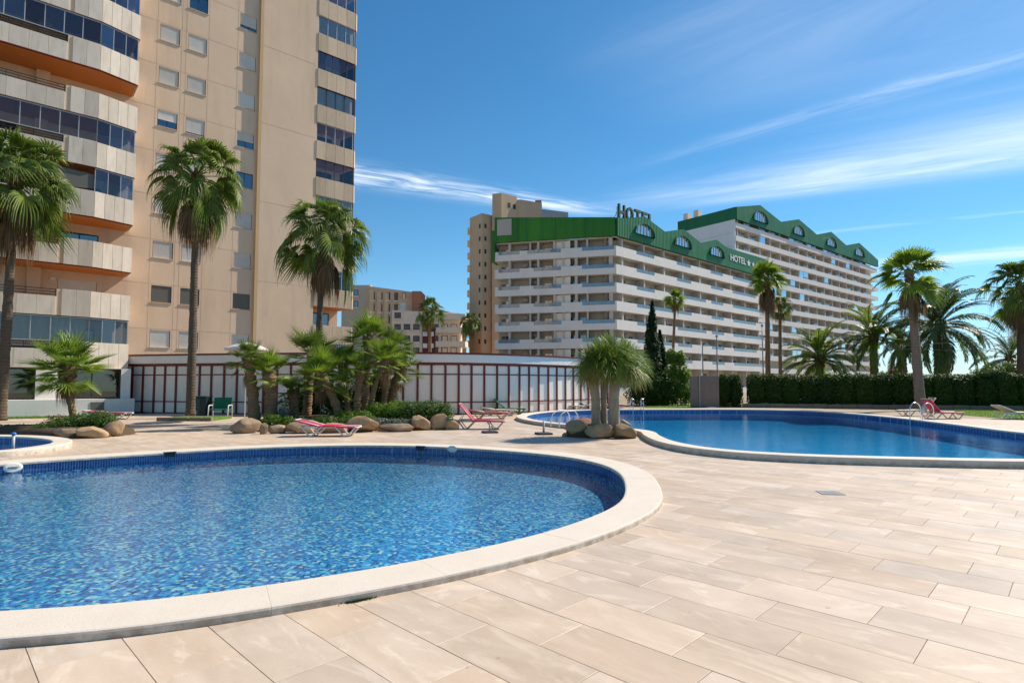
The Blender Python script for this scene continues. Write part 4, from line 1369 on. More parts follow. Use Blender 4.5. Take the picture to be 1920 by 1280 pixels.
# points of the plan: left front runs along LA to the corner (0,0)
ca, sa = math.cos(LA - HA), math.sin(LA - HA)
def Lp(x, y):
    return (x * ca - y * sa, x * sa + y * ca)
plan = [Lp(-19.1, 2.0), Lp(-0.6, 2.0), (0.2, 2.0), (WR, 2.0), (WR, 15), (9, 15), Lp(-19.1, 14)]
mb.prism([ccw(plan)], 0, 24.4, 'xy')
part('core', mb.mesh('core', 'hotel_white'), H1)
pierm = MB(); pierm.box(-0.11, 0.11, 0.02, 1.69, 0, 1.0)
pierm = pierm.mesh('partition', 'hotel_pier')
for k, zb in enumerate(BOT + [24.4]):
    # slab and parapet of the right front, with notches for the glass
    if k < len(BOT):
        top = zb + 1.52
        low = zb + 0.98
        notch = []
        if k == len(BOT) - 1:
            notch = [(5.2, 10.2), (17.0, 21.6), (28.6, 33.2), (37.2, 46.2)]
        else:
            notch = [(5.2, 10.2 + (5.5 if k in (1, 3) else 0)), (17.0, 21.6 + (5 if k in (2, 4) else 0)), (28.6, 33.2), (37.0, 46.8 if k % 2 else 50.6)]
        prof = [(-0.05, zb)] + [(WR + 0.6, zb), (WR + 0.6, top)]
        for a, c in reversed(notch):
            prof += [(c, top), (c, low), (a, low), (a, top)]
        prof += [(-0.05, top)]
        mb = MB(); mb.prism([prof], -0.12, 0.02)
        mb.box(-0.3, WR, 0.021, 1.69, zb, zb + 0.22)
        b = part('balcony', mb.mesh('balcony', 'hotel_white'), H1)
        for a, c in notch:
            m_ = max(1, round((c - a) / 1.7))
            g = MB(); g.box(0.03, (c - a) / m_ - 0.03, -0.07, -0.05, 0, top - low + 0.04)
            gme = g.mesh('glass_rail', 'glass_rail')
            for j in range(m_):
                part('glass_rail', gme, b, (a + (c - a) * j / m_, 0, low))
        notch = [(-18.7, -15.2), (-13.9 if k == len(BOT) - 1 else -12.9, -8.5), (-5.2, -0.2)]
        prof = [(-19.1, zb), (0.0, zb), (0.0, top)]
        for a, c in reversed(notch):
            prof += [(c, top), (c, low), (a, low), (a, top)]
        prof += [(-19.1, top)]
        mb = MB(); mb.prism([prof], -0.12, 0.02)
        mb.box(-19.1, -0.05, 0.021, 1.79, zb + 0.005, zb + 0.214)
        mb.box(-19.28, -19.12, -0.12, 2.5, zb, top)
        b = leftpart('balcony', mb.mesh('balcony', 'hotel_white'))
        for a, c in notch:
            m_ = max(1, round((c - a) / 1.7))
            g = MB(); g.box(0.03, (c - a) / m_ - 0.03, -0.07, -0.05, 0, top - low + 0.04)
            gme = g.mesh('glass_rail', 'glass_rail')
            for j in range(m_):
                part('glass_rail', gme, b, (a + (c - a) * j / m_, 0, low))
    z_lo = ([1.4] + BOT)[k] + 0.225
    hgt = zb - z_lo - 0.002
    for x in piers:
        part('partition', pierm, H1, (x, 0, z_lo), (0, 0, 0), (1.6 if int(x * 10) % 2 else 1, 0.99, hgt))
    for x, w in ((-16.9, 1.6), (-13.5, 1), (-12.2, 1.5), (-9.6, 1.5), (-8.2, 1), (-6.15, 2.0), (-4.4, 1.2), (-0.8, 2.6)):
        p = Lp(x, 0.05)
        part('partition', pierm, H1, (p[0], p[1], z_lo), (0, 0, LA - HA), (w, 1.0, hgt))
# pale curved screens on the left front
for k, zb in enumerate(BOT):
    x = -9.5
    mb = MB(); mb.box(0, 2.4, 0.0, 0.08, 0, 2.55)
    if k == 0:
        scr = mb.mesh('screen_wall', 'annex_white')
    p = Lp(-9.45, 0.45)
    part('screen_wall', scr, H1, (*p, zb + 0.225), (0, 0, LA - HA - 0.12))
acm = MB(); acm.bbox(-0.4, 0.4, -0.35, 0.0, 0, 0.55, 0.03); acm = acm.mesh('air_conditioner', 'frame_light')
for k, zb in enumerate(BOT):
    for x in (-14.6, -1.6, -12.9):
        p = Lp(x, 1.75)
        if (k + int(-x)) % 3:
            part('air_conditioner', acm, H1, (p[0], p[1], zb + 2.05), (0, 0, LA - HA))
    for x in piers[:-1]:
        if RH.random() < 0.4:
            part('air_conditioner', acm, H1, (x + 2.9, 1.68, zb + 2.0))
# a little furniture on the hotel balconies
tbm = MB(); tbm.lathe([(0.0, 0.72), (0.35, 0.72), (0.35, 0.69), (0.03, 0.68), (0.03, 0.0)], 10); tbm = tbm.mesh('balcony_table', 'plastic_white')
for k, zb in enumerate(BOT):
    for x in piers[:-1]:
        if RH.random() < 0.45:
            part('balcony_table', tbm, H1, (x + RH.uniform(1.0, 4.6), 0.8, zb + 0.222))
# ground storey
mb = MB(); mb.box(-0.2, WR, -0.02, 0.03, 0, 1.2); part('base_wall', mb.mesh('base_wall', 'hotel_white'), H1)
mb = MB(); mb.box(-19.1, 0.0, -0.02, 0.03, 0, 1.2); leftpart('base_wall', mb.mesh('base_wall', 'hotel_white'))
# green cladding with three gables and an arched light in each
def arch(t0, t1, z0, z1, n=14, skew=0.0):
    P = [(t0, z0)]
    cx, hw = (t0 + t1) / 2, (t1 - t0) / 2
    for i in range(n + 1):
        a = math.pi * i / n
        P.append((cx + hw * math.cos(a), z0 + 0.12 + (z1 - z0 - 0.12) * math.sin(a) ** 0.9))
    P = [(t1, z0)] + P[1:] + [(t0, z0)]
    return P
def roof_front(root, top, zb, arches, mat, y0=-0.35, y1=0.25, mullions=6):
    loops = [[(top[0][0], zb), (top[-1][0], zb)] + top[::-1]]
    holes = [arch(*a) for a in arches]
    mb = MB(); mb.prism(loops + holes, y0, y1)
    c = part('roof_cladding', mb.mesh('roof_cladding', mat), root)
    for a, h in zip(arches, holes):
        mb = MB(); mb.prism([h], y0 + 0.12, y0 + 0.18)
        w = part('arched_window', mb.mesh('arched_window', 'glass_sky'), root)
        cx, hw = (a[0] + a[1]) / 2, (a[1] - a[0]) / 2
        for j in range(1, mullions):
            x = a[0] + (a[1] - a[0]) * j / mullions
            zt = a[2] + 0.12 + (a[3] - a[2] - 0.12) * max(0.0, 1 - ((x - cx) / hw) ** 2) ** 0.45
            mb = MB(); mb.box(x - 0.06, x + 0.06, y0 + 0.02, y0 + 0.115, a[2], zt)
            part('mullion', mb.mesh('mullion', 'plastic_white'), w)
        # deep hood over the arch
        mb = MB()
        o2 = [(cx + (p[0] - cx) * 1.05, a[2] + (p[1] - a[2]) * 1.06) for p in h]
        mb.prism([o2, h], y0 - 0.28, y0 - 0.002)
        part('arch_hood', mb.mesh('arch_hood', mat), root)
    return c
top1 = [(-0.02, 27.45), (1.7, 27.6), (7.37, 29.05), (13.15, 27.6), (19.0, 29.1), (24.9, 27.65), (30.6, 29.2), (34.7, 28.35), (52.1, 28.6)]
roof_front(H1, top1, 24.6, [(4.55, 9.8, 25.8, 27.65), (16.0, 21.3, 25.85, 27.7), (27.9, 33.2, 25.95, 27.85)], 'cladding_green')
mb = MB(); mb.prism([[(-19.3, 24.6), (0.0, 24.6), (0.0, 27.45), (-19.3, 28.75)]], -0.35, 0.25)
leftpart('roof_cladding', mb.mesh('roof_cladding', 'cladding_leaf')) ['label'] = 'brighter leaf green cladding of the left front'
mb = MB(); mb.box(-19.9, -19.31, -0.3, 3.0, 21.6, 26.6)
leftpart('roof_cladding', mb.mesh('roof_cladding', 'cladding_leaf'))
mb = MB(); mb.bbox(-18.85, -16.45, -0.43, -0.36, 25.7, 28.35, 0.03)
leftpart('blank_board', mb.mesh('blank_board', 'sign_cream'))
for x in (-15.5, -14.1, -9.4, -4.6):
    mb = MB(); mb.box(x, x + 0.14, -0.40, -0.352, 24.65, 27.45 + (-x) / 19.3 * 1.2)
    leftpart('cladding_seam', mb.mesh('cladding_seam', 'cladding_green'))
# gable roofs running back, a soffit under the cladding
mb = MB()
for a, b in zip(top1, top1[1:]):
    mb.add([(a[0], 0.25, a[1] - 0.05), (b[0], 0.25, b[1] - 0.05), (b[0], 12, b[1] - 0.05), (a[0], 12, a[1] - 0.05)], [(0, 1, 2, 3)])
mb.prism([ccw([Lp(-19.3, 0.25), Lp(-0.2, 0.25), (0.1, 0.25), (0.1, 12), Lp(-19.3, 13)])], 27.0, 27.2, 'xy')
part('roof', mb.mesh('roof', 'roof_grey'), H1)
mb = MB(); mb.box(-0.2, 52, 0.26, 1.69, 24.42, 24.58)
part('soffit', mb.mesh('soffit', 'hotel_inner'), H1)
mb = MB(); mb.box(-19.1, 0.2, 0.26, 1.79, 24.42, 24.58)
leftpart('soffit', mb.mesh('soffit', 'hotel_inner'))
# the name on the cladding, with stars
me = text_mesh('HOTEL', 'paint_white', 1.3, 0.08, 6.4)
part('lettering', me, H1, (35.9, -0.355, 26.0), (0, rad(0), 0))
def star(r, r2, n, depth):
    P = []
    for i in range(n * 2):
        a = math.pi / 2 + math.pi * i / n
        q = r if i % 2 == 0 else r2
        P.append((q * math.cos(a), q * math.sin(a)))
    mb = MB(); mb.prism([P[::-1]], -depth, 0)
    return mb
stm = star(0.85, 0.36, 5, 0.08).mesh('star', 'paint_white')
for x in (43.6, 45.6, 47.3, 48.9):
    part('star', stm, H1, (x, -0.355, 26.55), (0, 0, 0), 1.0 if x < 44 else 0.78)
# rooftop letters on their own frame
sg = thing('rooftop_sign', 'dark green HOTEL letters standing on the corner of the front roof', 'sign', (*loc_world(HO, HA, 2.4, 1.4), 27.75), HA)
xx = 0.0
for ch, w in zip('HOTEL', (1.65, 1.9, 1.7, 1.5, 1.4)):
    part('letter', text_mesh(ch, 'sign_green', 2.5, 0.35, w), sg, (xx, 0, 0.25))
    xx += w + 0.38
mb = MB()
mb.bar((-0.3, 0.2, 0.2), (10.2, 0.2, 0.2), 0.1)
for i in range(6):
    mb.bar((0.2 + 1.8 * i, 0.25, -0.6), (0.2 + 1.8 * i, 0.25, 2.4), 0.07); mb.bar((0.2 + 1.8 * i, 0.25, 1.6), (0.2 + 1.8 * i, 1.5, -0.6), 0.06)
part('sign_frame', mb.mesh('sign_frame', 'sign_green'), sg)

# ------------------------------------------------------------------ hotel, rear wing
UA = math.atan2(0.628, 0.778)
UO = (48.1, 122.5)
H2 = thing('hotel_building', 'taller hotel wing farther back with four green gables above white balcony bands', 'hotel', (*UO, 0), UA)
UW = 79.5
bots = [35.45 - 2.83 * i for i in range(12)][::-1]
ub = 4.7
mb = MB()
holesU = []
for k, zb in enumerate(bots):
    for i in range(17):
        x = 0.9 + ub * i
        if x + 3.8 > UW - 0.5:
            continue
        holesU.append((x + 0.35, x + 2.15, zb + 0.24, zb + 2.3, 'd'))
hs_ = [h for h in holesU if h[2] > 9]
mb.grid_wall(-0.0, UW, 0, 37.2, [h[:4] for h in hs_], 1.6, 1.75)
part('back_wall', mb.mesh('back_wall', 'hotel_inner'), H2)
hotel_windows(hs_, 1.6, False, H2)
mb = MB(); mb.prism([[(0.02, 1.9), (UW, 1.9), (UW, 14), (0.02, 14)]], 0, 37.2, 'xy')
mb.prism([[(0.0, 37.2), (0.0, 0), (14.1, 0), (14.1, 37.2)]], -0.35, 0.0, 'yz')
part('core', mb.mesh('core', 'hotel_white'), H2)
RU = random.Random(8)
g1 = MB(); g1.box(0.1, 2.25, 0.02, 0.05, 0, 1.66); g1 = g1.mesh('glass_screen', 'glass_sky')
g2 = MB(); g2.box(0.05, 2.2, -0.06, -0.04, 0, 0.42); g2 = g2.mesh('glass_rail', 'glass_rail')
um = MB(); um.box(-0.12, 0.12, 0.03, 1.58, 0, 1); um = um.mesh('partition', 'hotel_pier')
for k, zb in enumerate(bots):
    mb = MB()
    mb.box(-0.05, UW + 0.3, -0.12, 0.02, zb, zb + 1.12)
    mb.box(-0.02, UW, 0.021, 1.59, zb, zb + 0.22)
    b = part('balcony', mb.mesh('balcony', 'hotel_white'), H2)
    if zb < 6:
        continue
    for i in range(17):
        x = 0.9 + ub * i
        if x + 4.6 > UW:
            continue
        part('partition', um, H2, (x, 0, zb + 0.225), (0, 0, 0), (1.2, 1, 2.6))
        hi = k == len(bots) - 1
        if (hi and i in (5, 7, 9, 11)) or (not hi and RU.random() < 0.17):
            part('glass_screen', g1, b, (x + 0.1, 0, zb + 1.13))
            if not hi and RU.random() < 0.4:
                part('glass_screen', g1, b, (x + 2.4, 0, zb + 1.13))
        if RU.random() < 0.6:
            part('glass_rail', g2, b, (x + RU.choice((0.1, 2.3)), 0, zb + 1.122))
mb = MB(); mb.box(0.05, 1.6, -0.02, 0.03, 36.6, 37.2 + 0.1)
top2 = [(0.0, 39.9), (10.2, 42.3), (19.8, 40.2), (29.0, 42.5), (38.8, 40.3), (47.6, 42.5), (57.0, 40.3), (66.2, 42.4), (80.2, 39.3)]
roof_front(H2, top2, 37.25, [(7.0, 13.2, 38.35, 40.75), (25.8, 31.4, 38.45, 40.8), (44.3, 50.2, 38.45, 40.8), (62.8, 69.2, 38.5, 40.9)], 'cladding_green')
mb = MB()
for a, b in zip(top2, top2[1:]):
    mb.add([(a[0], 0.25, a[1] - 0.05), (b[0], 0.25, b[1] - 0.05), (b[0], 14, b[1] - 0.05), (a[0], 14, a[1] - 0.05)], [(0, 1, 2, 3)])
part('roof', mb.mesh('roof', 'roof_grey'), H2)
mb = MB(); mb.box(-0.35, 0.0, -0.3, 14.3, 37.21, 39.85)
part('roof_cladding', mb.mesh('roof_cladding', 'cladding_green'), H2)
mb = MB(); mb.box(-0.39, -0.352, 0.4, 14.0, 34.3, 34.42); mb.box(-0.39, -0.352, 0.4, 14.0, 31.4, 31.5)
part('string_course', mb.mesh('string_course', 'hotel_inner'), H2)
for x, y, s in ((0.4, 9.3, 0.5), (0.6, 12.2, 0.45), (20.6, 3, 0.5)):
    mb = MB(); mb.box(x, x + 1.4, y, y + 1.2, 39.5, 41.2 + s); part('chimney', mb.mesh('chimney', 'block_pale'), H2)

# ------------------------------------------------------------------ beige tower behind the hotel
BT = thing('beige_tower', 'plain beige tower block rising behind the left end of the hotel', 'tower block', (-6.85, 130, 0))
mb = MB()
mb.prism([ccw([(-3.1, 4), (0, 0), (2.9, 2.5), (2.9, 14), (-3.1, 14)])], 0, 40.9, 'xy')
mb.prism([ccw([(2.3, 0.8), (4.4, 0), (8.0, 2.8), (8.0, 14), (2.3, 14)])], 0, 45.6, 'xy')
mb.prism([ccw([(8.0, 3.0), (9.0, 3.0), (14.0, 5.5), (14.0, 14), (8.0, 14)])], 0, 45.0, 'xy')
part('wall', mb.mesh('wall', 'beige_tower'), BT)
wf = MB(); wf.box(-0.27, 0.27, -0.05, 0.12, 0, 1.0); wf = wf.mesh('window', 'frame_dark')
for k in range(11):
    z = 11.0 + 2.95 * k
    if z > 39:
        break
    part('window', wf, BT, (-0.55, 0.68, z), (0, 0, -0.91)); part('window', wf, BT, (0.75, 0.64, z), (0, 0, 0.71)); part('window', wf, BT, (2.5, 1.65, z + 0.8), (0, 0, 0.71))
    mb = MB(); mb.box(-3.6, -2.85, 3.55, 4.4, z - 0.6, z + 0.9); part('side_balcony', mb.mesh('side_balcony', 'ochre'), BT)
wf2 = MB(); wf2.box(-0.35, 0.35, -0.05, 0.1, 0, 1.1); wf2 = wf2.mesh('window', 'frame_dark')
part('window', wf2, BT, (6.2, 1.4, 42.6), (0, 0, 0.66)); part('window', wf2, BT, (7.4, 2.33, 42.5), (0, 0, 0.66))
mb = MB(); mb.prism([ccw([(14.02, 5.5), (20.5, 8), (20.5, 14), (14.02, 14)])], 0, 43.5, 'xy'); part('roof_deck', mb.mesh('roof_deck', 'roof_grey'), BT)
mb = MB(); mb.box(12.4, 13.9, 5.6, 7.5, 45.01, 45.7); part('roof_hut', mb.mesh('roof_hut', 'brick_red'), BT)

# ------------------------------------------------------------------ lower blocks seen between the tower and the hotel
def block(name, label, u0, u1, D, ztop, mat, wmat='frame_dark', cols_=5, rows_=4, zr=(9, 22), slope=0.0, turn=0.0, wsize=(0.9, 1.3), depth=10, extra=None):
    x0, x1 = XD(u0, 600, D), XD(u1, 600, D)
    t = thing(name, label, 'apartment building', (x0, D, 0), turn)
    w = (x1 - x0) / math.cos(turn)
    mb = MB(); mb.prism([[(0, 0), (w, 0), (w, ztop - slope), (0, ztop)]], 0, depth)
    part('wall', mb.mesh('wall', mat), t)
    a, b = wsize
    fm = MB(); fm.box(-a / 2, a / 2, -0.06, 0.05, 0, b); fm = fm.mesh('window', wmat)
    gm = MB(); gm.box(-a / 2 + 0.1, a / 2 - 0.1, -0.075, -0.061, 0.1, b - 0.1); gm = gm.mesh('pane', 'glass_window')
    sm = MB(); sm.box(-a / 2 - 0.15, a / 2 + 0.15, -0.28, -0.061, -0.35, -0.02); sm = sm.mesh('sill', 'block_pale')
    for i in range(cols_):
        for j in range(rows_):
            x = w * (i + 0.6) / (cols_ + 0.2)
            z = zr[0] + (zr[1] - zr[0]) * (j + 0.3) / rows_
            if z + b > ztop - slope * x / w - 0.4:
                continue
            wd = part('window', fm, t, (x, 0, z)); part('pane', gm, wd); part('sill', sm, wd)
    return t, w
block('apartment_block', 'grey shaded gable block half hidden behind the left tower', 640, 694, 126, 23.6, 'block_grey', cols_=1, rows_=2, zr=(18, 23), depth=8)
t, w = block('apartment_block', 'terracotta apartment block with tall paired windows under a stepped roof', 690, 778, 125, 23.2, 'terracotta', cols_=6, rows_=5, slope=1.2, turn=0.12, wsize=(0.75, 1.7))
for i in range(3):
    mb = MB(); mb.bbox(0.2 + 1.6 * i, 1.2 + 1.6 * i, -0.25, -0.001, 10, 22.6 - 0.4 * i, 0.15); part('bay', mb.mesh('bay', 'ochre'), t)
mb = MB(); mb.box(w - 3.9, w - 0.3, -0.4, -0.001, 12, 20.6); part('loggia', mb.mesh('loggia', 'ochre'), t)
mb = MB(); mb.box(w - 3.4, w - 2.2, -0.46, -0.402, 13, 19.6); part('white_blind', mb.mesh('white_blind', 'annex_white'), t)
block('stair_tower', 'brick red stair tower joining the terracotta and ochre blocks', 772, 789, 124.4, 22.0, 'brick_red', cols_=1, rows_=1, zr=(1, 2), depth=6)
block('apartment_block', 'ochre stepped apartment block left of the beige tower', 787, 874, 128, 19.6, 'ochre', cols_=6, rows_=4, zr=(9, 19), slope=2.6, turn=0.1, wsize=(1.0, 1.3))
t, w = block('apartment_block', 'pale pink low apartment block with rounded balconies in front of the ochre one', 735, 862, 118, 17.0, 'block_pale', cols_=7, rows_=4, zr=(7.4, 17), wsize=(1.3, 1.2), slope=0.6, depth=8)
mb = MB(); mb.box(XD(793, 600, 118) - XD(735, 600, 118), XD(816, 600, 118) - XD(735, 600, 118), -0.5, -0.07, 0, 13.2); part('red_bay', mb.mesh('red_bay', 'maroon'), t)
ws = MB(); ws.box(-0.45, 0.45, -0.56, -0.501, 0, 0.9); ws = ws.mesh('window', 'paint_white')
for x in (798, 810):
    for z in (9.2, 11.6):
        part('window', ws, t, (XD(x, 600, 118) - XD(735, 600, 118), 0, z))
for z in (9.4, 12.2, 15.0):
    mb = MB()
    pl = [(w * 0.66, -0.08), (w * 0.66, -1.0), (w + 0.3, -1.0), (w + 1.2, -0.5), (w + 1.5, 0.6), (w + 1.5, 3), (w, 3), (w, -0.08)]
    mb.prism([ccw(pl)], z, z + 1.15, 'xy'); part('balcony', mb.mesh('balcony', 'block_pale'), t)
# ------------------------------------------------------------------ plants
RP = random.Random(17)
def V(*a):
    return Vector(a)
def fan_leaf(elev, petiole, blade, nseg, spread, droop, mats, seed, pleat=0.05, tipdroop=0.5, split=0.45, grav=0.10, curl=0.0, thread=0, cup=0.22):
    """one palmate leaf in the plane y=0 (azimuth 0): arching stalk, pleated hand, free hanging tips"""
    r = random.Random(seed)
    mb = MB()
    e = rad(elev)
    d0 = V(math.cos(e), 0, math.sin(e))
    st = []
    for i in range(6):
        s = petiole * i / 5
        st.append(d0 * s + V(0, 0, -grav * s * s))
    mb.cur = 1
    mb.tube(st, [0.028, 0.022, 0.018, 0.016, 0.013, 0.010], 5, False, 0.5)
    mb.cur = 0
    hub = st[-1]
    fwd = (st[-1] - st[-2]).normalized()
    side = V(0, 1, 0)
    up = side.cross(fwd) * -1
    if up.z < 0:
        up = -up
    fwd = (fwd + V(0, 0, -droop * 0.35)).normalized()
    up = fwd.cross(side)
    if up.z < 0:
        up = -up
    da = 2 * spread / nseg
    for i in range(nseg):
        a = -spread + da * (i + 0.5) + r.uniform(-0.02, 0.02)
        fold = math.cos(a * 0.8)
        d = fwd * math.cos(a) + side * math.sin(a) + up * (cup * abs(math.sin(a)) ** 1.5 + curl)
        d.normalize()
        w = up.cross(d).normalized()
        L = blade * (1 - 0.22 * (abs(a) / spread) ** 2) * r.uniform(0.9, 1.07)
        vs = []
        stn = [(0.02, 0.0), (split * 0.6, 1.0), (split, 0.92), (0.72, 0.55), (0.9, 0.25), (1.0, 0.02)]
        dr = droop * r.uniform(0.8, 1.25)
        tw = r.uniform(-0.3, 0.3)
        for q, wf in stn:
            hw = math.tan(da / 2) * split * blade * wf * (q / (split * 0.6) if q < split * 0.6 else 1) if q > 0.03 else 0.004
            x = max(0, q - split * 0.7)
            p = hub + d * (L * q)
            fall = dr * (q * q * 0.30 + x * x * 2.2 * tipdroop) * L
            p = p + V(0, 0, -fall)
            p -= d * (fall * 0.55 * x)
            ww = w * hw + up * (hw * tw * x)
            rid = up * (pleat * blade * 0.5 * wf * min(1, q / 0.2))
            vs += [p - ww, p + rid, p + ww]
        fs = []
        for j in range(len(stn) - 1):
            for k in range(2):
                fs.append((3 * j + k, 3 * j + k + 1, 3 * j + 4 + k, 3 * j + 3 + k))
        mb.add(vs, fs)
        if thread and r.random() < thread:
            p = Vector(vs[-2])
            mb.cur = 2
            q = p + V(r.uniform(-0.05, 0.05), r.uniform(-0.05, 0.05), -r.uniform(0.15, 0.4))
            mb.add([p, p + V(0.008, 0, 0), q], [(0, 1, 2)])
            mb.cur = 0
    return mb.mesh('leaf', mats)
def feather_leaf(elev, length, npair, lmax, mats, seed, arch=1.5, tipcurve=1.0):
    r = random.Random(seed)
    mb = MB()
    n = 14
    p = V(0, 0, 0)
    e = rad(elev)
    pts, dirs = [], []
    for i in range(n + 1):
        pts.append(p.copy()); d = V(math.cos(e), 0, math.sin(e)); dirs.append(d)
        p = p + d * (length / n)
        e -= rad(arch * (0.4 + tipcurve * 1.4 * i / n)) * 90 / 90 * 4.2
    mb.cur = 1
    mb.tube(pts, [0.045 * (1 - 0.85 * i / n) + 0.005 for i in range(n + 1)], 4, False, 0.6)
    mb.cur = 0
    for i in range(npair):
        t = 0.12 + 0.88 * (i + 0.5) / npair
        f = t * n
        k = min(n - 1, int(f))
        c = pts[k].lerp(pts[k + 1], f - k)
        d = dirs[k].lerp(dirs[k + 1], f - k).normalized()
        up = V(0, 1, 0).cross(d)
        if up.z < 0:
            up = -up
        prof = min(1, 0.35 + 2.6 * (t - 0.12)) * (1 - max(0, t - 0.55) / 0.45 * 0.62)
        for s in (-1, 1):
            L = lmax * prof * r.uniform(0.88, 1.1)
            a = rad(r.uniform(48, 62)) * (1 - 0.45 * t)
            dd = (d * math.cos(a) + V(0, s, 0) * math.sin(a) + up * r.uniform(0.15, 0.40)).normalized()
            w = up.cross(dd).normalized() * (0.020 + 0.012 * prof)
            q0, q1 = c, c + dd * L * 0.5 + V(0, 0, -0.05 * L)
            q2 = c + dd * L + V(0, 0, -(0.22 + 0.25 * r.random()) * L)
            mb.add([q0 - w * 0.5, q0 + w * 0.5, q1 - w, q1 + w, q2], [(0, 1, 3, 2), (2, 3, 4)])
    return mb.mesh('leaf', mats)
def trunk(pts, radii, mat, seed, seg=12, rings=3.2, rough=0.06, name='trunk', sub=7):
    r = random.Random(seed)
    P, Rr = [], []
    m = len(pts)
    for i in range(m - 1):
        a, b = Vector(pts[i]), Vector(pts[i + 1])
        k = max(2, int((b - a).length * sub))
        for j in range(k):
            t = j / k
            P.append(a.lerp(b, t)); Rr.append((radii[i] * (1 - t) + radii[i + 1] * t) * (1 + r.uniform(-rough, rough)))
    P.append(Vector(pts[-1])); Rr.append(radii[-1])
    if len(pts) > 2:                         # round the bends
        for _ in range(4):
            P = [P[0]] + [(P[i - 1] + P[i] * 2 + P[i + 1]) / 4 for i in range(1, len(P) - 1)] + [P[-1]]
    mb = MB(); mb.tube(P, Rr, seg)
    # uneven surface
    for i, v in enumerate(mb.v):
        n = noise.noise(Vector(v) * 5 + Vector((seed, 0, 0))) * rough * 0.9
        c = P[min(len(P) - 1, i // seg)]
        mb.v[i] = tuple(c + (Vector(v) - c) * (1 + n))
    return mb.mesh(name, mat, True)
def boots(mb, base, r0, h, n, seed, size=0.16):
    """old leaf bases standing off the upper trunk"""
    r = random.Random(seed)
    for i in range(n):
        a = i * 2.4
        z = h * i / n
        d = V(math.cos(a), math.sin(a), 0)
        p = Vector(base) + V(0, 0, z) + d * r0 * 0.85
        q = p + d * size * 0.6 + V(0, 0, size * r.uniform(0.5, 1.0))
        s = V(-d.y, d.x, 0) * size * 0.4
        mb.add([p - s, p + s, q + s * 0.5, q - s * 0.5, p + d * 0.05 - s + V(0, 0, -size * 0.2), p + d * 0.05 + s + V(0, 0, -size * 0.2)], [(0, 1, 2, 3), (4, 5, 2, 3)])
ELEV = (82, 64, 46, 28, 10, -10, -30, -50)
FAN = {}
for e in ELEV:
    for s in range(3):
        dr = 0.30 + (58 - e) / 240
        FAN[('w', e, s)] = fan_leaf(e, 0.95 + 0.22 * s, 0.98, 24, rad(112), max(0.30, dr * 1.2), ['leaf_fan', 'leaf_lime', 'leaf_silver'], 10 + e + 97 * s, tipdroop=0.85, grav=0.12, thread=0.4, split=0.50, pleat=0.07, cup=0.62)
        FAN[('y', e, s)] = fan_leaf(e, 0.85 + 0.16 * s, 1.1, 24, rad(122), max(0.16, dr * 0.7), ['leaf_bright', 'leaf_lime', 'leaf_silver'], 20 + e + 89 * s, tipdroop=0.6, grav=0.08, thread=0.15, split=0.5, cup=0.45)
        FAN[('c', e, s)] = fan_leaf(e, 0.50 + 0.05 * s, 0.60, 18, rad(112), max(0.02, dr * 0.15), ['leaf_bright', 'leaf_lime'], 30 + e + 83 * s, tipdroop=0.15, grav=0.05, split=0.30, pleat=0.05)
        FAN[('d', e, s)] = fan_leaf(e, 0.52 + 0.05 * s, 0.60, 18, rad(112), max(0.03, dr * 0.2), ['leaf_fan', 'leaf_bright'], 40 + e + 79 * s, tipdroop=0.2, grav=0.06, split=0.30, pleat=0.05)
DEAD = [fan_leaf(e, 0.75, 0.95, 14, rad(55), 0.9, ['leaf_dead', 'leaf_dead', 'leaf_dead'], 40 + i, tipdroop=0.9, grav=0.35, thread=0.3) for i, e in enumerate((-62, -70, -76, -82))]
FEA = {}
for e in (80, 64, 48, 32, 16, 0, -16, -32):
    for s in range(2):
        FEA[('p', e, s)] = feather_leaf(e, 3.9, 46, 0.52, ['leaf_feather', 'leaf_feather_bright'], e + 50 * s + 105, 1.45)
        FEA[('q', e, s)] = feather_leaf(e, 2.9, 40, 0.46, ['leaf_feather_bright', 'leaf_lime'], e + 50 * s + 205, 1.25)
def crown(root, top, kind, n, lo, hi, scale, seed, squash=1.0, spread0=0.06, power=1.0):
    r = random.Random(seed)
    src = FEA if kind in 'pq' else FAN
    es = sorted({k[1] for k in src if k[0] == kind})
    for i in range(n):
        t = (i + 0.5) / n
        e = hi + (lo - hi) * t ** power + r.uniform(-20, 20)
        key = min(es, key=lambda x: abs(x - e))
        s = r.randrange(2 if kind in 'pq' else 3)
        az = i * 2.39996 + r.uniform(-0.4, 0.4)
        sc = scale * r.uniform(0.80, 1.14)
        o = spread0 * t
        part('leaf', src[(kind, key, s)], root, (top[0] + math.cos(az) * o, top[1] + math.sin(az) * o, top[2] - 0.35 * t * scale), (r.gauss(0, 0.42 if kind in 'wy' else 0.22), r.uniform(-0.12, 0.12), az), sc)
def skirt(root, top, n, drop, scale, seed, rr=0.16):
    r = random.Random(seed)
    for i in range(n):
        az = i * 2.39996 + r.uniform(-0.3, 0.3)
        z = top[2] - 0.2 * scale - drop * r.random()
        part('dead_leaf', r.choice(DEAD), root, (top[0] + math.cos(az) * rr, top[1] + math.sin(az) * rr, z), (0, 0, az), scale * r.uniform(0.8, 1.1))
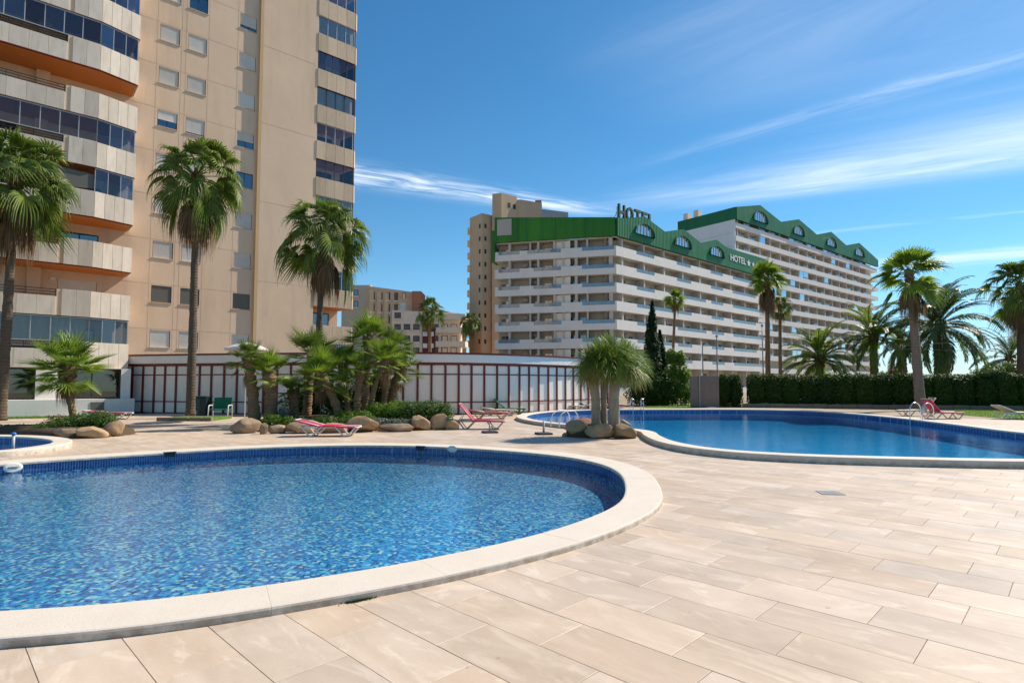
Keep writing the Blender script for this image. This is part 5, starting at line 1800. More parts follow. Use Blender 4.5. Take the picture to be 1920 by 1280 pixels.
def fan_palm(label, base, top, r0, r1, n=46, scale=1.0, nd=18, seed=1, kind='w', lo=-48, hi=82, group=None, tmat='trunk_grey', bend=None, drop=0.5, bz=None):
    t = thing('fan_palm', label, 'palm tree', base, 0, group)
    top = (top[0], top[1], top[2] + 0.12 * scale)
    tp = (top[0] - base[0], top[1] - base[1], top[2] - base[2])
    mid = bend or (tp[0] * 0.45, tp[1] * 0.45, tp[2] * 0.5)
    part('trunk', trunk([(0, 0, 0), (tp[0] * 0.04, tp[1] * 0.04, 0.35), mid, (tp[0] * 0.97, tp[1] * 0.97, tp[2] * 0.86), tp], [r0 * 1.22, r0, (r0 + r1) / 2, r1, r1 * 1.35], tmat, seed), t)
    mb = MB(); boots(mb, (tp[0], tp[1], tp[2] - 0.8 * scale), r1 * 1.15, 0.85 * scale, 26, seed, 0.2 * scale)
    part('leaf_base', mb.mesh('leaf_base', 'leaf_dead'), t)
    crown(t, tp, kind, n, lo, hi, scale, seed)
    if nd:
        skirt(t, tp, nd, drop * scale, scale, seed + 5, r1)
    return t
def feather_palm(label, base, top, r0, r1, n=48, scale=1.0, seed=1, kind='p', lo=-30, hi=84, group=None, tmat='trunk_brown'):
    t = thing('date_palm', label, 'palm tree', base, 0, group)
    tp = (top[0] - base[0], top[1] - base[1], top[2] - base[2])
    part('trunk', trunk([(0, 0, 0), (tp[0] * 0.5, tp[1] * 0.5, tp[2] * 0.5), tp], [r0 * 1.15, r0, r1], tmat, seed, rough=0.12), t)
    mb = MB(); boots(mb, (tp[0], tp[1], tp[2] - 0.9), r1 * 1.1, 1.0, 40, seed, 0.3)
    part('leaf_base', mb.mesh('leaf_base', 'leaf_dead'), t)
    crown(t, tp, kind, n, lo, hi, scale, seed, spread0=0.15)
    return t
def gp(u, v):
    x, y = G(u, v)
    return (x, y, 0)
def at(u, v, D):
    return (XD(u, v, D), D, Z(v, D))
# the three tall fan palms in front of the tower
b = (XD(1, 785, 26.3), 26.3, 0)
fan_palm('tall fan palm cut by the left edge of the picture in front of the balconies', b, at(30, 335, 26.3), 0.22, 0.15, 58, 1.20, 40, 3, lo=-52, drop=1.0)
b = gp(357, 783)
fan_palm('tall fan palm standing in a stone kerb before the window wall of the tower', (b[0], b[1], 0.1), at(369, 330, 28.5), 0.21, 0.13, 54, 1.20, 32, 8, lo=-50, drop=0.9)
fan_palm('tall fan palm beside the right edge of the tower, its foot hidden by low palms', (XD(592, 780, 26.2), 26.2, 0.2), at(606, 436, 26.2), 0.17, 0.115, 52, 1.02, 30, 12, lo=-50, drop=0.7)
# right hand group
b = (XD(1726, 762, 37.2), 37.2, 0)
fan_palm('fan palm with a ringed grey trunk in front of the hedge behind the sun loungers', b, at(1705, 513, 37.2), 0.31, 0.19, 32, 1.10, 14, 21, kind='y', lo=-40, hi=88, drop=0.9, tmat='trunk_ringed')
fan_palm('tall fan palm with a thick brown skirt of dead leaves before the rear hotel wing', (XD(1440, 720, 60), 60, 0), at(1438, 522, 60), 0.28, 0.2, 50, 1.02, 46, 24, kind='y', lo=-40, drop=1.6, tmat='trunk_brown')
fan_palm('slim fan palm just right of the skirted palm before the hotel', (XD(1463, 720, 62), 62, 0), at(1462, 572, 62), 0.2, 0.16, 36, 0.66, 8, 28, lo=-45, tmat='trunk_brown')
fan_palm('slender fan palm rising alone before the balconies beside the cypress', (XD(1260, 720, 66), 66, 0), at(1265, 560, 66), 0.19, 0.14, 38, 0.66, 6, 31, kind='y', lo=-45, tmat='trunk_brown')
fan_palm('fan palm at the right edge of the picture with hanging dead leaves', (XD(1916, 720, 44), 44, 0), at(1914, 535, 44), 0.34, 0.24, 48, 1.24, 26, 34, kind='w', lo=-45, drop=1.0)
fan_palm('distant fan palm in front of the pale pink block with a red bay', (XD(806, 720, 75), 75, 0), at(806, 582, 75), 0.25, 0.2, 46, 0.98, 10, 37, lo=-58, tmat='trunk_brown')
fan_palm('distant fan palm against the foot of the beige tower block', (XD(882, 720, 80), 80, 0), at(882, 602, 80), 0.2, 0.16, 40, 0.9, 4, 41, lo=-55, tmat='trunk_brown')
feather_palm('low bushy date palm behind the left half of the hedge', (XD(1537, 720, 50), 50, 0), at(1537, 668, 50), 0.34, 0.30, 60, 1.30, 44, kind='q', lo=-28)
feather_palm('upright date palm with a dark trunk between the bushy palm and the ringed trunk', (XD(1640, 720, 50), 50, 0), at(1637, 628, 50), 0.33, 0.28, 48, 1.22, 47, kind='q', lo=-25, hi=88)
feather_palm('big date palm with long arching fronds behind the ringed trunk', (XD(1772, 720, 49), 49, 0), at(1757, 606, 49), 0.5, 0.42, 74, 1.36, 50, lo=-34)
feather_palm('date palm showing below the right edge fan palm', (XD(1898, 720, 57), 57, 0), at(1894, 668, 57), 0.36, 0.32, 42, 0.95, 53, lo=-30)
feather_palm('dark date palm with hanging fronds deep between the hotel and the big palm', (XD(1694, 720, 58), 58, 0), at(1690, 640, 58), 0.4, 0.34, 44, 1.0, 56, lo=-34)

# ------------------------------------------------------------------ leafy masses
def leaf_cloud(mb, centre, dims, n, size, seed, boxy=2.0, shell=0.35, lumps=0.18, flat=0.0, upb=0.3):
    """many small leaves near the surface of a lumpy rounded body"""
    r = random.Random(seed)
    c = Vector(centre)
    for i in range(n):
        u, a = r.uniform(-1, 1), r.uniform(0, 2 * math.pi)
        q = math.sqrt(1 - u * u)
        d = V(q * math.cos(a), q * math.sin(a), u)
        k = (abs(d.x) ** boxy + abs(d.y) ** boxy + abs(d.z) ** boxy) ** (-1 / boxy)
        s = 1 - shell * r.random() ** 1.6
        lump = 1 + lumps * noise.noise(d * 2.6 + V(seed * 1.7, 0, 0)) + lumps * 0.6 * noise.noise(d * 7 + V(0, seed, 0))
        p = V(d.x * k * dims[0], d.y * k * dims[1], d.z * k * dims[2]) * s * lump
        nrm = (d + V(r.uniform(-1, 1), r.uniform(-1, 1), r.uniform(-1, 1) + upb) * 0.9).normalized()
        t = nrm.cross(V(r.uniform(-1, 1), r.uniform(-1, 1), r.uniform(-1, 1))).normalized()
        b = nrm.cross(t)
        L = size * r.uniform(0.7, 1.35)
        w = L * 0.34
        p = p + c
        mb.add([p - t * L * 0.5, p + b * w + nrm * w * 0.25, p + t * L * 0.5, p - b * w + nrm * w * 0.25], [(0, 1, 2, 3)])
def core_blob(mb, centre, dims, boxy=2.0, seg=10, f=0.62):
    for j in range(1):
        vs, fs = [], []
        for a in range(seg + 1):
            th = math.pi * a / seg
            for k in range(seg * 2):
                ph = math.pi * k / seg
                d = V(math.sin(th) * math.cos(ph), math.sin(th) * math.sin(ph), math.cos(th))
                kk = (abs(d.x) ** boxy + abs(d.y) ** boxy + abs(d.z) ** boxy) ** (-1 / boxy) * f
                vs.append((centre[0] + d.x * kk * dims[0], centre[1] + d.y * kk * dims[1], centre[2] + d.z * kk * dims[2]))
        m = seg * 2
        for a in range(seg):
            for k in range(m):
                fs.append((a * m + k, (a + 1) * m + k, (a + 1) * m + (k + 1) % m, a * m + (k + 1) % m))
        mb.add(vs, fs)
# clipped hedge: a row of grown-together conifers, each its own plant
h0, h1 = Vector((XD(1402, 735, 43.6), 43.6)), Vector((XD(1950, 735, 37.6), 37.6))
hd = (h1 - h0).normalized()
hl = (h1 - h0).length
hz = math.atan2(hd.y, hd.x)
hedge = thing('hedge', 'long clipped dark green hedge behind the kidney shaped pool', 'hedge', (h0.x, h0.y, 0), hz)
RHG = random.Random(9)
hm = []
for j in range(4):
    mb = MB()
    core_blob(mb, (0, 0, 1.15), (0.70, 0.52, 1.2), 5, 8, 0.80)
    leaf_cloud(mb, (0, 0, 1.17), (0.70, 0.54, 1.21), 2600, 0.13, 60 + j, 6, 0.22, 0.10)
    hm.append(mb.mesh('hedge_plant', 'leaf_hedge'))
x = 0.6
i = 0
while x < hl:
    gapx = False
    uu = 960 + (h0.x + hd.x * x) / (h0.y + hd.y * x) * F_PX
    if not 1846 < uu < 1868:
        zs_ = RHG.uniform(0.97, 1.02)
        part('hedge_plant', hm[i % 4], hedge, (x, RHG.uniform(-0.05, 0.05), 0), (0, 0, RHG.choice((0, math.pi))), (RHG.uniform(0.92, 1.05), 1, zs_))
    i += 1
    x += 1.17
mb = MB()
for k in range(60):
    p = V(XD(1857, 735, 38.8) - h0.x, 0, 0)
gx = (1857 - 960) / F_PX
s = (gx * h0.y - h0.x) / (hd.x - gx * hd.y)
mb = MB(); core_blob(mb, (0, 0.2, 1.0), (0.45, 0.3, 1.1), 4, 6, 0.6); leaf_cloud(mb, (0, 0.2, 1.05), (0.5, 0.35, 1.1), 900, 0.12, 77, 5, 0.4)
part('hedge_plant', mb.mesh('hedge_plant', 'leaf_dead'), hedge, (s, 0.1, 0), label='dried brown plant in the hedge')
t = thing('hedge', 'short clipped hedge block right of the stone shower screen', 'hedge', (XD(1368, 730, 43.5), 43.5, 0))
for j, x in enumerate((-0.42, 0.42)):
    part('hedge_plant', hm[j], t, (x, 0, 0), (0, 0, 0), (0.66, 1, 1.0))
# cypress pair and the loose yellow-green shrub
def cypress(label, u, D, h, r, seed):
    t = thing('cypress', label, 'cypress tree', (XD(u, 720, D), D, 0))
    mb = MB(); mb.tube([(0, 0, 0), (0, 0, h * 0.5)], [0.12, 0.05], 6); part('trunk', mb.mesh('trunk', 'trunk_brown'), t)
    mb = MB()
    n = 11
    rr = random.Random(seed)
    for i in range(n):
        f = i / (n - 1)
        z = 0.4 + (h - 0.7) * f
        w = r * (0.75 + 0.5 * math.sin(min(1, f * 1.6) * math.pi * 0.5)) * (1 - f ** 2.2) + 0.12
        core_blob(mb, (0, 0, z), (w, w, h / n * 0.9), 2, 5, 0.75)
        leaf_cloud(mb, (rr.uniform(-0.06, 0.06), rr.uniform(-0.06, 0.06), z), (w, w, h / n * 1.15), 620, 0.20, seed + i, 2, 0.3, 0.2, upb=1.0)
    part('foliage', mb.mesh('foliage', 'leaf_cypress'), t)
cypress('tall dark column cypress beside the shower screen', 1224, 47, 8.0, 0.62, 81)
cypress('shorter dark cypress just right of the tall one', 1240, 48, 5.9, 0.5, 83)
def bush(name, label, cat, c, blobs, mat, size, seed, stems=True, dens=1.0, group=None):
    t = thing(name, label, cat, (c[0], c[1], c[2]), 0, group)
    mb = MB()
    for i, (x, y, z, a, b, h) in enumerate(blobs):
        core_blob(mb, (x, y, z), (a, b, h), 2, 6, 0.5)
        vol = (a * b + b * h + a * h)
        leaf_cloud(mb, (x, y, z), (a, b, h), int(dens * max(700, vol * 13 / (size * size))), size, seed + i, 2.3, 0.5, 0.3)
    part('foliage', mb.mesh('foliage', mat), t)
    if stems:
        mb = MB()
        for i, (x, y, z, a, b, h) in enumerate(blobs[:4]):
            mb.tube([(x * 0.3, y * 0.3, -0.03), (x * 0.8, y * 0.8, z)], [0.03, 0.015], 5)
        part('stem', mb.mesh('stem', 'trunk_brown'), t)
    return t
D = 46.0
bush('shrub', 'loose yellow green shrub between the cypresses and the shower screen', 'shrub', (XD(1268, 720, D), D, 0),
     [(-0.9, 0, 0.9, 0.9, 0.7, 1.0), (0.3, 0, 1.2, 0.9, 0.7, 1.3), (0.9, 0.1, 0.9, 0.6, 0.6, 1.0), (-0.3, 0, 2.6, 0.6, 0.5, 0.9), (0.6, 0, 2.4, 0.55, 0.5, 0.8), (0.35, 0, 3.7, 0.45, 0.4, 0.6), (-0.35, 0, 3.9, 0.4, 0.4, 0.6)], 'leaf_lime', 0.17, 90, dens=0.8)
bush('shrub', 'dark shrub mass at the foot of the cypresses', 'shrub', (XD(1215, 720, 45.4), 45.4, 0),
     [(-0.8, 0, 1.0, 1.0, 0.8, 1.2), (0.5, 0, 1.2, 1.0, 0.8, 1.4), (1.5, 0.1, 0.9, 0.8, 0.7, 1.1)], 'leaf_hedge', 0.16, 95)
bush('shrub', 'rounded green shrubs above the hedge near the right edge', 'shrub', (XD(1872, 720, 52), 52, 0),
     [(-1.6, 0, 2.2, 1.0, 0.9, 0.9), (-0.3, 0, 2.4, 1.2, 1.0, 1.0), (1.2, 0, 2.7, 1.2, 1.0, 1.1), (2.4, 0, 2.4, 1.1, 1, 1.1), (0, 0, 1.0, 2.6, 1, 1.2)], 'leaf_bush', 0.2, 100)
bush('shrub', 'dark green shrubs glimpsed behind the low date palm', 'shrub', (XD(1575, 720, 56), 56, 0),
     [(-1.5, 0, 1.6, 1.5, 1, 1.4), (1.2, 0, 1.5, 1.6, 1, 1.3), (3.6, 0, 1.6, 1.4, 1, 1.3)], 'leaf_bush', 0.2, 105)
bush('shrub', 'green shrub behind the hedge below the big arching palm', 'shrub', (XD(1700, 720, 62), 62, 0),
     [(-1.2, 0, 1.7, 1.4, 1, 1.6), (1.0, 0, 1.5, 1.2, 1, 1.3)], 'leaf_lime', 0.2, 110)

# sword leaves for cordyline and dragon tree
def rosette(n, L, w, mats, seed, lo=-35, hi=85, droop=0.35):
    r = random.Random(seed)
    mb = MB()
    for i in range(n):
        t = i / n
        e = rad(hi + (lo - hi) * t ** 0.8 + r.uniform(-8, 8))
        a = i * 2.39996 + r.uniform(-0.2, 0.2)
        d = V(math.cos(e) * math.cos(a), math.cos(e) * math.sin(a), math.sin(e))
        s = V(-math.sin(a), math.cos(a), 0)
        l = L * r.uniform(0.8, 1.15)
        mb.cur = 1 if (t > 0.86 and len(mats) > 1) else 0
        vs = []
        for q, ww in ((0.03, 0.8), (0.35, 1.0), (0.7, 0.75), (1.0, 0.05)):
            p = d * l * q + V(0, 0, -droop * l * q * q * (0.6 + 0.9 * math.cos(e)))
            vs += [p - s * w * ww, p + s * w * ww]
        mb.add(vs, [(0, 1, 3, 2), (2, 3, 5, 4), (4, 5, 7, 6)])
    return mb.mesh('leaf_tuft', mats)
ROS = [rosette(190, 0.74, 0.014, ['leaf_sword', 'leaf_sword_dry'], 200 + i, -50, 88, 0.36) for i in range(3)]
REDR = rosette(70, 0.9, 0.03, ['leaf_red'], 210, -20, 85, 0.2)
t = thing('cordyline', 'dark red cordyline peeping over the hedge', 'shrub', (XD(1672, 720, 55), 55, 0))
mb = MB(); mb.tube([(0, 0, 0), (0, 0, 2.5)], [0.08, 0.06], 6); part('stem', mb.mesh('stem', 'trunk_brown'), t)
for x, z in ((0, 2.6), (0.5, 2.3), (-0.4, 2.2)):
    part('leaf_tuft', REDR, t, (x, 0, z))

# ------------------------------------------------------------------ rocks
def rock_mesh(seed, mat, facets=15, boxy=2.9, rough=0.20):
    r = random.Random(seed)
    planes = []
    for i in range(facets):
        d = V(r.uniform(-1, 1), r.uniform(-1, 1), r.uniform(-0.6, 1)).normalized()
        planes.append((d, r.uniform(0.62, 0.95)))
    seg = 20
    vs, fs = [], []
    for a in range(seg + 1):
        th = math.pi * a / seg
        for k in range(seg * 2):
            ph = math.pi * k / seg
            d = V(math.sin(th) * math.cos(ph), math.sin(th) * math.sin(ph), math.cos(th))
            kk = (abs(d.x) ** boxy + abs(d.y) ** boxy + abs(d.z) ** boxy) ** (-1 / boxy)
            p = d * kk
            p *= 1 + rough * noise.noise(d * 1.7 + V(seed * 3.1, 0, 0)) + rough * 0.5 * noise.noise(d * 4.2 + V(seed, 0, 2)) + rough * 0.22 * noise.noise(d * 11 + V(seed, 5, 2))
            for n, h in planes:
                x = p.dot(n) - h
                if x > 0:
                    p -= n * x * 0.85
            vs.append(p)
    lo = min(v.z for v in vs); hi = max(v.z for v in vs)
    wx = max(abs(v.x) for v in vs); wy = max(abs(v.y) for v in vs)
    vs = [(v.x / wx, v.y / wy, (v.z - lo) / (hi - lo)) for v in vs]
    m = seg * 2
    for a in range(seg):
        for k in range(m):
            fs.append((a * m + k, (a + 1) * m + k, (a + 1) * m + (k + 1) % m, a * m + (k + 1) % m))
    mb = MB(); mb.add(vs, fs)
    return mb.mesh('rock', mat, True)
ROCK = {m: [rock_mesh(300 + i + len(m) * 7, m) for i in range(5)] for m in ('rock_tan', 'rock_grey', 'rock_red')}
def rock(label, u0, u1, vb, vt, mat='rock_tan', k=0, depth=0.7, cat='boulder', name='boulder', sink=0.04, group=None):
    x0, y = G((u0 + u1) / 2, vb)
    w = (u1 - u0) / F_PX * y
    h = (vb - vt) / F_PX * y * 1.02
    y += w * depth * 0.5 * 0.9
    o = bpy.data.objects.new(name, ROCK[mat][k % 5])
    COL.objects.link(o)
    o.location = (x0 * (y / (y - w * depth * 0.45)), y, -sink)
    o.scale = (w / 2, w / 2 * depth, h + sink)
    o.rotation_euler = (0, 0, 0.0 if k % 2 else math.pi)
    return tag(o, label, cat, group)

# ------------------------------------------------------------------ centre planting
def bed(name, outline, h, mat='soil', seed=1):
    mb = MB()
    o = resample(ccw(spline(outline)), 0.3)
    n = len(o)
    cx = sum(p[0] for p in o) / n; cy = sum(p[1] for p in o) / n
    rings = []
    for f, z in ((1.0, -0.02), (0.97, h * 0.6), (0.85, h), (0.5, h * 1.25), (0.0, h * 1.35)):
        rings.append([(cx + (p[0] - cx) * f, cy + (p[1] - cy) * f, z + (noise.noise(V(p[0], p[1], f * 4)) * 0.05 if f < 0.95 else 0)) for p in o])
    for a in rings:
        mb.v += a
    for j in range(len(rings) - 1):
        for i in range(n):
            mb.f.append((j * n + i, j * n + (i + 1) % n, (j + 1) * n + (i + 1) % n, (j + 1) * n + i)); mb.mi.append(0)
    return struct(name, mb.mesh(name, mat, True))
bed('soil', [(-9.1, 20.3), (-8.0, 19.9), (-6.0, 20.1), (-4.0, 20.5), (-2.6, 21.5), (-2.5, 22.8), (-3.4, 25.0), (-6.0, 26.6), (-9.5, 26.0), (-10.4, 23.0)], 0.28)
bed('soil', BEDS[1], 0.22)
cps = [  # crown u,v, foot u,v(depth row), depth, scale, kind, label
    (466, 672, 478, 21.6, 0.72, 'd', 'left edge fan palm of the bed with a stout dark trunk', 0.19),
    (505, 694, 508, 21.8, 0.86, 'c', 'short fan palm second from the left with a stout ringed trunk', 0.21),
    (550, 732, 552, 22.6, 0.60, 'd', 'lowest fan palm of the bed with a dark stump like trunk', 0.17),
    (586, 662, 575, 24.2, 1.12, 'd', 'big spreading fan palm at the back left of the bed', 0.16),
    (603, 704, 640, 22.0, 1.02, 'c', 'fan palm leaning left over the middle of the bed', 0.16),
    (642, 690, 654, 23.4, 0.86, 'c', 'fan palm with a thin upright trunk near the middle of the bed', 0.11),
    (676, 692, 668, 22.2, 0.72, 'c', 'fan palm with a pale straight trunk right of the middle', 0.14),
    (690, 632, 684, 24.0, 1.05, 'c', 'tallest fan palm of the bed with a round full crown', 0.16),
    (722, 672, 688, 22.6, 0.85, 'c', 'bright fan palm leaning right on a bare slanting trunk', 0.10),
    (738, 648, 716, 24.6, 0.85, 'd', 'fan palm behind the slanting trunk on the right side', 0.13),
    (752, 688, 728, 25.4, 0.88, 'd', 'rightmost fan palm of the bed leaning over the pavilion front', 0.20)]
for i, (cu, cv, fu, D, sc, kd, lab, r0) in enumerate(cps):
    base = (XD(fu, 770, D), D, 0.22)
    top = at(cu, cv, D + 0.2)
    t = thing('dwarf_palm', lab, 'palm tree', base, 0, None)
    tp = (top[0] - base[0], top[1] - base[1], top[2] - base[2])
    mid = (tp[0] * 0.40, tp[1] * 0.4, tp[2] * 0.52)
    part('trunk', trunk([(0, 0, 0), mid, tp], [r0 * 1.1, r0, r0 * 1.1], 'trunk_brown', 400 + i, rough=0.16, sub=12), t)
    mb = MB(); boots(mb, (tp[0], tp[1], tp[2] - 0.5), r0 * 1.05, 0.6, 26, i, 0.16)
    part('leaf_base', mb.mesh('leaf_base', 'leaf_dead'), t)
    crown(t, tp, kd, 32 if sc > 0.8 else 26, -22, 88, sc * 1.06, 500 + i, power=0.95)
    for j in range(5):
        az = j * 1.3 + i
        part('dead_leaf', DEAD[j % 4], t, (tp[0], tp[1], tp[2] - 0.25), (0, 0, az), 0.38)
# shrubs and ground cover of the bed
def at0(u, D, z=0.2):
    return (XD(u, 760, D), D, z)
bush('clipped_bush', 'dark clipped bush at the right end of the palm bed', 'bush', at0(797, 22.3, 0.25), [(-0.55, 0, 0.36, 0.55, 0.5, 0.40), (0.25, 0, 0.38, 0.65, 0.5, 0.42), (0.75, 0, 0.30, 0.4, 0.45, 0.36)], 'leaf_bush', 0.062, 120)
bush('clipped_bush', 'bright green rounded bush left of the dark clipped one', 'bush', at0(717, 22.3, 0.22), [(-0.25, 0, 0.35, 0.45, 0.4, 0.40), (0.30, 0, 0.33, 0.38, 0.4, 0.38)], 'leaf_lime', 0.06, 125)
bush('clipped_bush', 'small bright bush wedged behind the two larger bushes', 'bush', at0(745, 23.0, 0.25), [(0, 0, 0.38, 0.4, 0.4, 0.4)], 'leaf_lime', 0.06, 128)
bush('grassy_plant', 'yellow green grassy tuft in front of the palm trunks', 'plant', at0(668, 21.4, 0.18), [(-0.45, 0, 0.22, 0.38, 0.35, 0.30), (0.2, 0, 0.2, 0.45, 0.35, 0.28)], 'leaf_lime', 0.07, 131)
bush('grassy_plant', 'fresh green plant beside the foot of the second palm', 'plant', at0(525, 20.5, 0.1), [(-0.25, 0, 0.2, 0.32, 0.3, 0.28), (0.25, 0, 0.16, 0.35, 0.3, 0.24)], 'leaf_lime', 0.065, 134)
bush('grassy_plant', 'pale flowering plant behind the green plant at the left of the bed', 'plant', at0(530, 21.8, 0.2), [(0, 0, 0.35, 0.28, 0.25, 0.4)], 'leaf_silver', 0.05, 137, dens=0.5)
bush('ground_cover', 'low silvery ground cover spilling to the rocks', 'plant', at0(730, 20.9, 0.18), [(-0.5, 0, 0.1, 0.5, 0.35, 0.16), (0.2, 0, 0.08, 0.5, 0.35, 0.14), (0.8, 0, 0.08, 0.4, 0.3, 0.12)], 'leaf_silver', 0.06, 140)
bush('ground_cover', 'dark green ground cover under the leaning palms', 'plant', at0(610, 20.8, 0.18), [(-1.0, 0, 0.1, 0.6, 0.4, 0.17), (0.0, 0, 0.12, 0.6, 0.4, 0.2), (0.9, 0, 0.1, 0.5, 0.4, 0.18)], 'leaf_bush', 0.06, 144)
bush('ground_cover', 'low creeping plants at the left tip of the bed', 'plant', at0(487, 20.4, 0.08), [(-0.3, 0, 0.12, 0.4, 0.3, 0.18), (0.3, 0, 0.12, 0.35, 0.3, 0.2)], 'leaf_bush', 0.055, 148)
bush('shrub', 'dark shrubs filling the shade behind the palm trunks', 'shrub', at0(635, 26.0, 0.1), [(-1.6, 0, 0.7, 0.9, 0.5, 0.8), (-0.3, 0.1, 0.85, 0.9, 0.5, 0.95), (1.0, 0, 0.9, 0.9, 0.5, 1.0), (2.0, 0, 0.8, 0.7, 0.5, 0.9)], 'leaf_hedge', 0.10, 152)
bush('shrub', 'dark upright shrub behind the slanting trunk', 'shrub', at0(706, 25.8, 0.1), [(0, 0, 0.9, 0.5, 0.45, 1.0), (0.15, 0, 1.6, 0.45, 0.4, 0.8)], 'leaf_hedge', 0.09, 156)
# rocks edging the bed, from left to right
rock('low brown boulder at the far left tip of the palm bed', 432, 492, 813, 785, 'rock_grey', 0, 0.8)
rock('small squared grey block between the left tip and the lounger', 486, 503, 814, 793, 'rock_grey', 1, 0.9)
rock('long low brown stone beside the squared block', 502, 540, 813, 797, 'rock_grey', 2, 0.7)
rock('broad tan boulder behind the left end of the pink lounger', 534, 600, 813, 789, 'rock_tan', 3, 0.7)
rock('tan boulder behind the right end of the pink lounger', 596, 655, 812, 794, 'rock_tan', 4, 0.7)
rock('large smooth tan boulder just right of the pink lounger', 650, 713, 811, 781, 'rock_tan', 1, 0.75)
rock('long dark stone lying low between two tan boulders', 708, 778, 810, 795, 'log_brown' if False else 'rock_grey', 3, 0.45)
rock('pointed tan boulder right of the long dark stone', 766, 809, 807, 779, 'rock_tan', 2, 0.8)
rock('split tan boulder under the dark clipped bush', 804, 840, 806, 776, 'rock_tan', 0, 0.8)
rock('small tan boulder beside the raised lounger back', 834, 862, 806, 786, 'rock_tan', 4, 0.8)
rock('grey stone on top of the bed behind the long dark stone', 728, 765, 795, 776, 'rock_grey', 4, 0.7, sink=-0.15)

# ------------------------------------------------------------------ left island
pb = (XD(137, 785, 19.8), 19.8, 0.2)
ptop = at(127, 690, 19.8)
t = thing('dwarf_palm', 'single short palm with a bent trunk on the left rock island', 'palm tree', pb)
tp = (ptop[0] - pb[0], 0, ptop[2] - pb[2])
part('trunk', trunk([(0, 0, 0), (-0.02, 0, 0.5), (tp[0] - 0.02, 0, tp[2] * 0.72), tp], [0.11, 0.10, 0.12, 0.20], 'trunk_brown', 600, sub=14, rough=0.1), t)
mb = MB(); boots(mb, (tp[0], 0, tp[2] - 0.45), 0.19, 0.6, 46, 3, 0.2); part('leaf_base', mb.mesh('leaf_base', 'leaf_dead'), t)
crown(t, (tp[0], 0, tp[2] + 0.1), 'c', 46, -32, 80, 1.22, 610, power=0.8)
for j in range(8):
    part('dead_leaf', DEAD[j % 4], t, (tp[0], 0, tp[2] - 0.05), (0, 0, j * 0.9), 0.5)
bush('bush', 'round green bush at the right of the left island', 'bush', (XD(177, 790, 18.9), 18.9, 0.12), [(-0.35, 0, 0.26, 0.42, 0.4, 0.34), (0.2, 0, 0.3, 0.42, 0.4, 0.36), (0.5, 0, 0.2, 0.25, 0.3, 0.3)], 'leaf_bush', 0.06, 160)
bush('ground_cover', 'low leafy cover at the middle of the left island', 'plant', (XD(108, 795, 18.6), 18.6, 0.1), [(-0.3, 0, 0.14, 0.4, 0.35, 0.2), (0.25, 0.1, 0.22, 0.35, 0.35, 0.26)], 'leaf_bush', 0.055, 164)
bush('ground_cover', 'dry pale plant behind the left island cover', 'plant', (XD(112, 785, 20.0), 20.0, 0.15), [(0, 0, 0.2, 0.45, 0.3, 0.24)], 'leaf_dead', 0.05, 166, dens=0.5)
bush('hedge', 'very low clipped hedge strip at the left edge behind the small pool', 'hedge', (XD(14, 800, 19.5), 19.5, 0.0), [(-0.6, 0, 0.14, 0.6, 0.35, 0.16), (0.3, 0, 0.14, 0.6, 0.35, 0.16)], 'leaf_hedge', 0.06, 168)
rock('flat brown rock at the left of the island', 62, 112, 812, 796, 'rock_grey', 1, 0.8)
rock('round brown rock behind the flat one', 84, 122, 808, 791, 'rock_grey', 4, 0.8, sink=0.0)
rock('long low stone in the middle of the island edge', 98, 148, 821, 804, 'rock_grey', 3, 0.4)
rock('large pale tan rock at the front of the island', 140, 203, 822, 801, 'rock_tan', 2, 0.7)
rock('tall round tan rock at the right end of the island', 196, 232, 818, 790, 'rock_tan', 3, 0.9)
# ------------------------------------------------------------------ dragon trees on their ring of boulders by the big pool
dg = thing('dragon_tree', 'clump of three pale trunked dragon trees on a ring of boulders between the pools', 'tree', (2.72, 18.35, 0))
def dl(u, v, D):
    x, y, z = at(u, v, D)
    return (x - 2.72, y - 18.35, z)
trs = [((1119, 800, 18.4), (1116, 738, 18.4), (1110, 700, 18.3), 0.15), ((1133, 800, 18.5), (1132, 745, 18.5), (1140, 692, 18.4), 0.10), ((1152, 800, 18.1), (1151, 745, 18.1), (1155, 690, 18.1), 0.17)]
for i, (a, b, c, r0) in enumerate(trs):
    pa = dl(*a); pa = (pa[0], pa[1], 0.1)
    part('trunk', trunk([pa, dl(*b), dl(*c)], [r0 * 1.1, r0 * 0.92, r0], 'trunk_pale', 700 + i, rough=0.05, sub=10), dg)
for i, (a, b, r0) in enumerate((((1118, 740, 18.4), (1098, 708, 18.2), 0.10), ((1112, 702, 18.3), (1104, 672, 18.0), 0.09), ((1138, 694, 18.2), (1134, 660, 18.5), 0.09), ((1153, 692, 18.1), (1172, 668, 18.0), 0.10), ((1153, 692, 18.1), (1150, 655, 17.8), 0.09), ((1153, 692, 18.1), (1186, 684, 18.3), 0.08), ((1138, 694, 18.2), (1150, 652, 18.7), 0.08))):
    part('branch', trunk([dl(*a), dl(*b)], [r0, r0 * 0.7], 'trunk_pale', 720 + i, rough=0.05), dg)
RD = random.Random(4)
